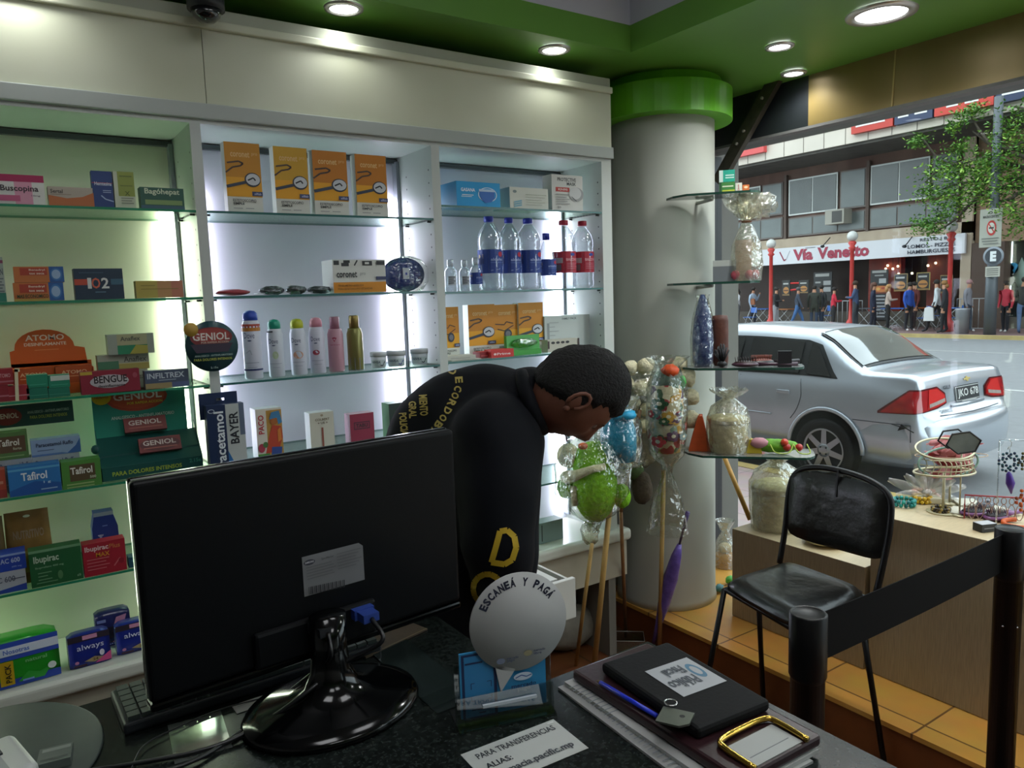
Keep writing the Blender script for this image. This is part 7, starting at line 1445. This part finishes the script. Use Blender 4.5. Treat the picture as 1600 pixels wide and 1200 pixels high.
figure(1131, 27.2, 'person in a dusty red jacket with folded arms at the left end of the queue', 'a0484c', '40444c', ht=1.6, face=-1.2, pose='arms', hair='8c7464'); figure(1153, 27, 'person in a white jacket and patterned trousers, second from the left', 'c9c9cc', '5c5c60', ht=1.66, face=2.6, pose='arms', longh=.7)
figure(1176, 26.6, 'person in a pale blue top holding a brown bag, white shoes', 'a0b0c4', '2c2e34', shoe='e0e0e0', ht=1.68, face=-1.4, pose='phone', extra=bag('8c5434', .12, -.2, .95, .1, .22), longh=.6); figure(1212, 25.6, 'person in a black jacket and light grey trousers by the left red lamp', '1c1c20', '8c8c90', ht=1.66, face=-1.3, pose='arms')
figure(1246, 26, 'person in a grey and navy jacket with bright blue jeans', '3c4454', '3c6496', ht=1.62, face=-1.0, pose='walk', hair='4c4c4c'); figure(1272, 26.4, 'person in a long dark green coat beside the bright blue jeans', '2c3028', '2c3c54', ht=1.66, face=.5, coat=2); figure(1284, 27.0, 'person in a black coat half hidden behind the dark green coat', '202226', '24344c', ht=1.66, face=2.8, coat=2)
figure(1302, 26, 'person in a bright red jacket and black trousers', 'c4243c', '1c1c20', ht=1.58, face=-.8, pose='arms', hair='241c1c'); figure(1337, 25.8, 'tall person in a navy jacket beside the middle red lamp', '3c4c6c', '34383e', ht=1.78, face=1.9, hair='3c2c20', pose='arms', coat=1); figure(1364, 25.8, 'person with long brown hair and a dark navy coat', '20263c', '1c1e2c', ht=1.7, face=-1.2, hair='5c3c30', longh=1.2, coat=2, pose='stand')
figure(1387, 25.8, 'blonde person in a beige puffer jacket and black trousers', 'b8a498', '16161a', ht=1.62, face=-.9, hair='a87c4c', longh=.7, coat=1, pose='arms'); figure(1420, 25.8, 'person in a bright blue hooded jacket with white soles', '2450a8', '1c1a22', shoe='c9c0c0', ht=1.66, face=-1.7, hair='241c18'); figure(1429, 27.2, 'person in dark red clothes behind the blue jacket', '5c2420', '2c1c1c', ht=1.68, face=2.6)
figure(1464, 25.6, 'walking person in a white-sleeved top and dark vest carrying a white bag', 'c4c8cc', '1c1c20', ht=1.72, face=1.7, pose='walk', extra=bag('d4d4d4', .16, .22, .38, .16, .42)); figure(1476, 25.2, 'brown-haired person in black behind the walking one', '1c1c20', '1c1c20', ht=1.68, face=1.9, hair='8c6438', longh=.5, coat=2)
figure(1512, 26, 'person in a grey hooded top and slate trousers with white shoes', '8c8c94', '3c4450', shoe='d8d8d8', ht=1.68, face=-1.5, hair='a88080', pose='stand'); figure(1572, 26.2, 'person in a red top partly behind the black-jacketed one', 'b83444', '1c1c24', ht=1.6, face=2.9, shoe='d0d0d0'); figure(1599, 25.6, 'person in a black jacket and light blue jeans at the right edge', '16161a', '5c7498', ht=1.7, face=.2, pose='arms')

# --- street tree at the right
e = empty('street_tree', (25.1, 8.0, -.03), 'leafy green street tree whose branches reach in from the right', 'tree'); rn = random.Random(21)
bark = mat('4c4438', .9, noise=.4, scale=12, bump=.5, key='bark'); leaf = mat('5c8a30', .6, h2='3c6420', scale=2.5, key='leaf_green'); leafy = mat('8caa3c', .6, h2='5c8a2c', scale=3, key='leaf_light')
def TB(px, py, X=25.1): p = at(px, py, 0, X); return p - V((25.1, 8.0, -.03))
MB().tube([(0, 0, 0), (.05, .1, 1.8), (0, .2, 3.2), (.1, .5, 4.6), (.1, .7, 6.2)], [.22, .18, .16, .13, .08], bark, 12).build('trunk', e)
ends = [((1600, 245), (1560, 235), (1520, 205)), ((1620, 240), (1550, 225), (1510, 170)), ((1600, 262), (1540, 250), (1475, 262), (1445, 285)), ((1640, 215), (1560, 240), (1480, 255), (1440, 215)), ((1610, 290), (1540, 300), (1490, 345), (1455, 365)), ((1600, 280), (1510, 285), (1460, 300)), ((1640, 190), (1600, 170), (1570, 165)), ((1600, 300), (1580, 310), (1545, 320))]
tips = []
for b in ends:
    P = [V((.05, .4, 4.2))] + [TB(px, py, 25.1 + rn.uniform(-.3, .3)) for px, py in b]; C_ = curve(P, 5); MB().tube(C_, [.09 - .07 * i / (len(C_) - 1) for i in range(len(C_))], bark, 6).build('branch', e); tips += C_[6:]
clus = [(1505, 180, .35), (1525, 172, .3), (1438, 220, .3), (1428, 222, .2), (1465, 268, .5), (1490, 262, .6), (1450, 300, .45), (1480, 305, .6), (1510, 275, .6), (1540, 290, .6), (1440, 350, .35), (1455, 358, .4), (1475, 340, .45), (1500, 320, .5), (1560, 310, .5), (1575, 270, .7), (1590, 230, .7), (1595, 190, .7), (1555, 250, .5), (1580, 330, .4), (1600, 350, .5), (1500, 230, .4), (1520, 300, .5), (1490, 200, .25), (1600, 290, .6), (1545, 262, .45), (1570, 215, .4)]
for mm_, nm, fr2 in ((leaf, 'foliage', 1.0), (leafy, 'light_foliage', .45)):
    m = MB()
    for px, py, r_ in clus:
        c = TB(px, py, 25.05 + rn.uniform(-.3, .3)); 
        for k in range(int(400 * r_ * fr2)):
            d = V((rn.gauss(0, 1), rn.gauss(0, 1), rn.gauss(0, .7))) * r_ * .55; p = c + d; ax = V((rn.uniform(-1, 1), rn.uniform(-1, 1), rn.uniform(-.6, .6))).normalized(); bx_ = ax.cross(V((rn.uniform(-1, 1), rn.uniform(-1, 1), 1))).normalized(); L_ = rn.uniform(.10, .17); w_ = L_ * .42
            m.add([p - ax * L_ * .5, p + bx_ * w_ * .5, p + ax * L_ * .5, p - bx_ * w_ * .5], [(0, 1, 2, 3)], mm_)
    m.build(nm, e)['kind'] = 'stuff'

# ------------------------------------------------------------------ silver saloon car
GZ = -.15; CXc, CY0 = 6.82, 3.08
car = empty('parked_car', (CXc, CY0, GZ), 'silver four-door saloon car parked at the kerb, seen from its rear left', 'car')
silver = mat('b4bbc4', .28, .55, noise=.03, scale=5, coat=.6, key='silver_paint'); dgl = mat('14181a', .06, coat=1, key='car_glass'); blk = mat('101113', .5)
# stations: s, half width, underside, belt, deck/roof height, half width of the upper part, upper flag
ST = [(0.00, .56, .34, .56, .60, .50), (.02, .68, .27, .60, .655, .62), (.07, .76, .24, .64, .70, .70), (.10, .775, .23, .80, .90, .70), (.13, .78, .23, .86, .985, .70), (.20, .785, .22, .885, 1.01, .705), (.40, .80, .21, .90, 1.015, .70), (.60, .805, .21, .91, 1.02, .69), (.78, .81, .2, .915, 1.13, .64), (.97, .81, .2, .915, 1.27, .60), (1.14, .81, .2, .915, 1.35, .58), (1.7, .81, .2, .91, 1.385, .575), (2.1, .81, .2, .905, 1.39, .575), (2.5, .81, .2, .90, 1.365, .58), (2.7, .80, .2, .895, 1.32, .59), (3.0, .80, .2, .89, 1.13, .65), (3.22, .80, .2, .88, .96, .70), (3.6, .79, .22, .80, .88, .68), (3.95, .76, .24, .70, .78, .62), (4.1, .66, .28, .60, .64, .52)]
def prof(w_, zb, zk, zt_, gw):
    up_ = zt_ - zk
    return [(0, zb), (w_ * .85, zb), (w_ * .96, zb + .06), (w_ * .99, zb + .2), (w_, (zb + zk) / 2 + .06), (w_ * .99, zk - .10), (w_ * .955, zk - .02), (w_ * .93, zk + .005), (gw + (w_ * .93 - gw) * .5, zk + up_ * .5), (gw, zt_ - up_ * .12 - .01), (gw * .86, zt_ - .012), (gw * .5, zt_ - .002), (0, zt_ + .005)]
def interp(a, b, t): return tuple(x + (y - x) * t for x, y in zip(a, b))
SS = []
for a, b in zip(ST, ST[1:]):
    n = 3
    for k in range(n): SS.append(interp(a, b, k / n))
SS.append(ST[-1]); vs = []; fs = []; npf = 13
for q in SS:
    p = prof(*q[1:]); ring_ = [(x, z) for x, z in p] + [(-x, z) for x, z in p[::-1][1:-1]]
    for x, z in ring_: vs.append((x, q[0], z))
k_ = 24
for i in range(len(SS) - 1):
    for j in range(k_): l = (j + 1) % k_; fs.append((i * k_ + j, i * k_ + l, (i + 1) * k_ + l, (i + 1) * k_ + j)[::-1])
fs.append(tuple(range(k_))); fs.append(tuple((len(SS) - 1) * k_ + j for j in range(k_ - 1, -1, -1)))
MB().add(vs, fs, silver, True).build('car_body', car); vs_body, fs_body = vs, fs
def stat(s):
    for a, b in zip(ST, ST[1:]):
        if a[0] <= s <= b[0]: return interp(a, b, (s - a[0]) / (b[0] - a[0]))
    return ST[-1]
def side_pt(s, t, sd=-1, L=1):        # on the glasshouse: t 0 belt .. 1 roof edge
    q = stat(s); p = prof(*q[1:]); P = [p[7], p[8], p[9]]; t2 = t * 2; i = min(int(t2), 1); x = P[i][0] + (P[i + 1][0] - P[i][0]) * (t2 - i); z = P[i][1] + (P[i + 1][1] - P[i][1]) * (t2 - i)
    return V((sd * (x + .004 * L), s, z))
def patch(poly, name, c, sd=-1, L=1, n=8, fn=side_pt):
    # polygon given as lower and upper chains of (s, t)
    lo, hi = poly; m = MB(); vs = []
    def samp(ch, u): 
        q = u * (len(ch) - 1); i = min(int(q), len(ch) - 2); return ch[i][0] + (ch[i + 1][0] - ch[i][0]) * (q - i), ch[i][1] + (ch[i + 1][1] - ch[i][1]) * (q - i)
    for i in range(n + 1):
        a = samp(lo, i / n); b = samp(hi, i / n)
        for k in range(5): t = k / 4; vs.append(fn(a[0] + (b[0] - a[0]) * t, a[1] + (b[1] - a[1]) * t, sd, L))
    f2 = [(i * 5 + k, (i + 1) * 5 + k, (i + 1) * 5 + k + 1, i * 5 + k + 1) for i in range(n) for k in range(4)]
    m.add(vs, f2, c, True); return m.build(name, car)
for sd in (-1, 1):
    patch(([(.80, .06), (2.72, .04)], [(1.04, .90), (2.50, .88)]), 'window_surround', mat('1c1e20', .4), sd, 1, 10)
    patch(([(1.20, .1), (1.80, .1)], [(1.22, .84), (1.80, .84)]), 'rear_door_window', dgl, sd, 3); patch(([(1.90, .1), (2.66, .08)], [(1.90, .84), (2.46, .84)]), 'front_door_window', dgl, sd, 3)
    patch(([(.87, .1), (1.12, .1)], [(1.07, .82), (1.14, .84)]), 'quarter_window', dgl, sd, 3)
def rear_pt(u, v, sd=1, L=1):          # rear glass: u across -1..1, v 0 deck .. 1 roof
    s = .64 + (1.12 - .64) * v; q = stat(s); w_ = q[5] * .93 * (1 - .0 * v); x = w_ * u; z = q[4] + .008 * L - .03 * abs(u) ** 3; return V((x, s - .006, z))
m = MB(); vs = [rear_pt(-1 + 2 * i / 12, j / 8) for i in range(13) for j in range(9)]; m.add(vs, [(i * 9 + j, (i + 1) * 9 + j, (i + 1) * 9 + j + 1, i * 9 + j + 1) for i in range(12) for j in range(8)], blk, True); m.build('rear_window_seal', car)
m = MB(); vs = [rear_pt((-1 + 2 * i / 12) * .95, .05 + .9 * j / 8, 1, 2) for i in range(13) for j in range(9)]; m.add(vs, [(i * 9 + j, (i + 1) * 9 + j, (i + 1) * 9 + j + 1, i * 9 + j + 1) for i in range(12) for j in range(8)], mat('4c5250', .05, coat=1, noise=.3, scale=4, key='rear_glass'), True); m.build('rear_window', car)
def front_pt(u, v): s = 3.2 - (3.2 - 2.72) * v; q = stat(s); return V((q[5] * .93 * u, s + .004, q[4] + .012 - .03 * abs(u) ** 3))
m = MB(); vs = [front_pt(-1 + 2 * i / 8, j / 6) for i in range(9) for j in range(7)]; m.add(vs, [(i * 7 + j, i * 7 + j + 1, (i + 1) * 7 + j + 1, (i + 1) * 7 + j) for i in range(8) for j in range(6)], dgl, True); m.build('windscreen', car)
def skin_pt(s, z, sd=-1, L=1):         # on the flank below the belt
    q = stat(s); p = prof(*q[1:]); x = p[7][0]
    for a, b in zip(p[1:8], p[2:8]):
        if min(a[1], b[1]) <= z <= max(a[1], b[1]) and b[1] > a[1]: x = a[0] + (b[0] - a[0]) * (z - a[1]) / (b[1] - a[1])
    return V((sd * (x + .003 * L), s, z))
dl = mat('4c5056', .5)
for sd in (-1, 1):
    for pts in ([(1.16, .91), (1.13, .78), (1.17, .64), (1.24, .54)], [(1.85, .91), (1.85, .3)], [(2.76, .88), (2.78, .3)], [(1.30, .27), (2.78, .25)], [(.13, .60), (.62, .60)], [(.13, .60), (.13, .46), (.62, .46)][:2]):
        MB().tube([skin_pt(a, b, sd, .5) for a, b in curve([(a, b, 0) for a, b in pts], 4) and [(p.x, p.y) for p in curve([V((a, b, 0)) for a, b in pts], 4)]], .004, dl, 4).build('panel_gap', car)
    for s0 in (1.32, 2.02):
        a = skin_pt(s0, .78, sd); MB().box(a.x - .012, s0 - .07, .765, a.x + .012, s0 + .07, .80, silver).build('door_handle', car, bev=.006)
    MB().tube([skin_pt(1.45 + .08 * i, .56, sd, 1) for i in range(16)], .008, silver, 6).build('side_moulding', car)
# wheels and arches
tyre = mat('1b1c1e', .8, noise=.2, scale=30); rim = mat('9a9da2', .3, .8, key='alloy')
for sd in (-1, 1):
    for s0 in (.88, 3.32):
        x0 = sd * .798; m = MB().lathe([(.0001, 0), (.352, 0), (.352, .014), (.0001, .014)], mat('0c0d0e', .9), 36, T=Matrix.Translation((x0 + sd * .0, s0, .315)) @ Matrix.Rotation(sd * PI / 2, 4, 'Y')); m.build('wheel_well', car)
        arch = [(sd * (.814), s0 + .365 * math.cos(t), .30 + .365 * math.sin(t)) for t in [PI * i / 20 for i in range(21)]]; MB().tube(arch, .02, silver, 8).build('arch_lip', car)
        wh = MB().lathe([(.19, -.09), (.27, -.085), (.288, -.06), (.29, 0), (.288, .02), (.272, .035), (.2, .03), (.195, .02)], tyre, 40, T=Matrix.Translation((sd * .803, s0, .29)) @ Matrix.Rotation(sd * PI / 2, 4, 'Y')).build('wheel', car)
        MB().lathe([(.0001, -.02), (.195, -.02), (.2, .028), (.185, .026), (.18, .0)], mat('3c3e42', .4, .5), 36, T=Matrix.Translation((sd * .803, s0, .29)) @ Matrix.Rotation(sd * PI / 2, 4, 'Y')).build('rim_well', wh)
        m = MB(); T = Matrix.Translation((sd * .803, s0, .29)) @ Matrix.Rotation(sd * PI / 2, 4, 'Y')
        for k in range(7):
            t = 2 * PI * k / 7; a_, b_ = math.cos(t), math.sin(t); pp = [(.04 * a_ + .028 * b_, .04 * b_ - .028 * a_), (.19 * a_ + .022 * b_, .19 * b_ - .022 * a_), (.19 * a_ - .022 * b_, .19 * b_ + .022 * a_), (.04 * a_ - .028 * b_, .04 * b_ + .028 * a_)]
            m.add([(x, y, .022) for x, y in pp] + [(x, y, .005) for x, y in pp], [(0, 1, 2, 3), (0, 4, 5, 1), (2, 6, 7, 3), (1, 5, 6, 2)], rim, T=T)
        m.lathe([(.06, .0), (.06, .024), (.035, .03), (.0001, .03)], rim, 20, T=T); m.lathe([(.183, .02), (.2, .03), (.197, .033), (.183, .026)], rim, 36, T=T, caps=False); m.build('alloy_rim', wh)
        m = MB()
        for k in range(4): t = PI / 4 + PI * k / 2; m.ball((.04 * math.cos(t), .04 * math.sin(t), .028), .009, blk, 8, T=T)
        m.build('wheel_nuts', wh)['kind'] = 'stuff'
# rear: lamps, plate, bumper, badge
lr = mat('b01c20', .15, noise=.3, scale=14, coat=1, key='lamp_red'); lr2 = mat('d8302c', .15, coat=1, key='lamp_red_bright'); lw_ = mat('b8a8a0', .2, coat=1, noise=.2)
cb = BVHTree.FromPolygons([V(v) for v in vs_body], fs_body)
def wrap(deg, z, L=1):                 # the skin of the car at a bearing round its tail
    t = math.radians(deg); d = V((math.sin(t), -math.cos(t), 0)); o = V((0, .6, z)); h = cb.ray_cast(o + d * 3, -d); p = h[0] or o + d * .8; return p + d * (.004 + .003 * L)
def rp(x, z, L=1):
    h = cb.ray_cast(V((x, -3, z)), V((0, 1, 0))); p = h[0] or V((x, .1, z)); return p + V((0, -.003 * L, 0))
def grid(lo_, hi_, c, name, L=1, n=44):
    m = MB(); vs = []
    for i in range(n + 1):
        q = i / n * (len(lo_) - 1); k = min(int(q), len(lo_) - 2); f = q - k; lo = [lo_[k][d] + (lo_[k + 1][d] - lo_[k][d]) * f for d in (0, 1)]; hi = [hi_[k][d] + (hi_[k + 1][d] - hi_[k][d]) * f for d in (0, 1)]
        for j in range(6): t = j / 5; vs.append(wrap(lo[0] + (hi[0] - lo[0]) * t, lo[1] + (hi[1] - lo[1]) * t, L))
    m.add(vs, [(i * 6 + j, (i + 1) * 6 + j, (i + 1) * 6 + j + 1, i * 6 + j + 1) for i in range(n) for j in range(5)], c, True); return m.build(name, car)
for sg_ in (-1, 1):
    grid([(sg_ * 32, .745), (sg_ * 42, .715), (sg_ * 60, .69), (sg_ * 76, .68)], [(sg_ * 33, .83), (sg_ * 42, .895), (sg_ * 60, .885), (sg_ * 76, .70)], mat('5c1418', .2, coat=1), 'lamp_rim', 1)
    grid([(sg_ * 33, .755), (sg_ * 42, .725), (sg_ * 60, .70), (sg_ * 74, .69)], [(sg_ * 34, .82), (sg_ * 42, .885), (sg_ * 60, .872), (sg_ * 74, .70)], lr, 'tail_lamp', 3)
    grid([(sg_ * 34, .76), (sg_ * 42, .735), (sg_ * 50, .725)], [(sg_ * 35, .815), (sg_ * 42, .875), (sg_ * 49, .88)], lr2, 'brake_lens', 5); grid([(sg_ * 35, .765), (sg_ * 49, .735)], [(sg_ * 35, .795), (sg_ * 49, .765)], lw_, 'reversing_lens', 7)
MB().tube([rp(-.5, .66 - 0, 1), rp(-.3, .655, 1), rp(0, .65, 1), rp(.3, .655, 1), rp(.5, .66, 1)], .005, dl, 5).build('panel_gap', car)
fnp = lambda x0, z0, w_, h: (lambda u, v, L: rp(x0 + u * w_, z0 + v * h, L + 1))
m = MB(); m.design(fnp(-.18, .735, .42, .135), [('r', 0, 0, 1, 1, '14161a'), ('r', .02, .05, .98, .95, 'b8bab8'), ('r', .04, .1, .96, .9, '16181c'), ('t', 'JKO 678', .08, .18, .92, .8, 'd0d0cc'), ('r', .2, .02, .8, .06, 'd0d0cc')], .3, sub=4); m.build('number_plate', car)
m = MB(); m.design(fnp(.0, .895, .12, .045), [('p', [(.0, .3), (.35, .3), (.35, .05), (.65, .05), (.65, .4), (1, .4), (.95, .7), (.62, .7), (.62, .95), (.35, .95), (.35, .65), (.05, .65)], 'b09a4c')]); m.build('badge', car)
m = MB(); m.design(fnp(-.36, .86, .13, .03), [('t', 'GLS', 0, 0, 1, 1, '3c4046')]); m.design(fnp(-.46, .675, .2, .022), [('t', 'CHEVROLET', 0, 0, 1, 1, '54585e')]); m.build('lettering', car)
MB().tube([rp(-.26, .715, 1), rp(0, .712, 2), rp(.3, .715, 1)], .014, silver, 8).build('plate_ledge', car)
bp = [(-.79, .62), (-.79, .30), (-.74, .10), (-.55, -.02), (0, -.07), (.55, -.02), (.74, .10), (.79, .30), (.79, .62)]
C_ = curve([V((a, b, 0)) for a, b in bp], 6); m = MB(); vs = []
for p in C_:
    for dz, o_ in ((.27, -.03), (.33, 0), (.46, .012), (.58, .006), (.625, -.02), (.635, -.07)):
        n_d = V((p.x / .8, (p.y - .35) / .42, 0)).normalized(); vs.append((p.x + n_d.x * o_, p.y + n_d.y * o_, dz))
m.add(vs, [(i * 6 + j, i * 6 + j + 1, (i + 1) * 6 + j + 1, (i + 1) * 6 + j) for i in range(len(C_) - 1) for j in range(5)], silver, True); m.build('rear_bumper', car)
MB().prism([(-.03, 0), (.02, .03), (.05, -.03)], 0, -.83, -.825, blk).tube([(-.828, .10, .02), (-.828, -.02, .0), (-.82, -.08, -.03)], .005, blk, 5).build('bumper_crack', car, loc=(0, .16, .585), label='black crack where the bumper has sprung')
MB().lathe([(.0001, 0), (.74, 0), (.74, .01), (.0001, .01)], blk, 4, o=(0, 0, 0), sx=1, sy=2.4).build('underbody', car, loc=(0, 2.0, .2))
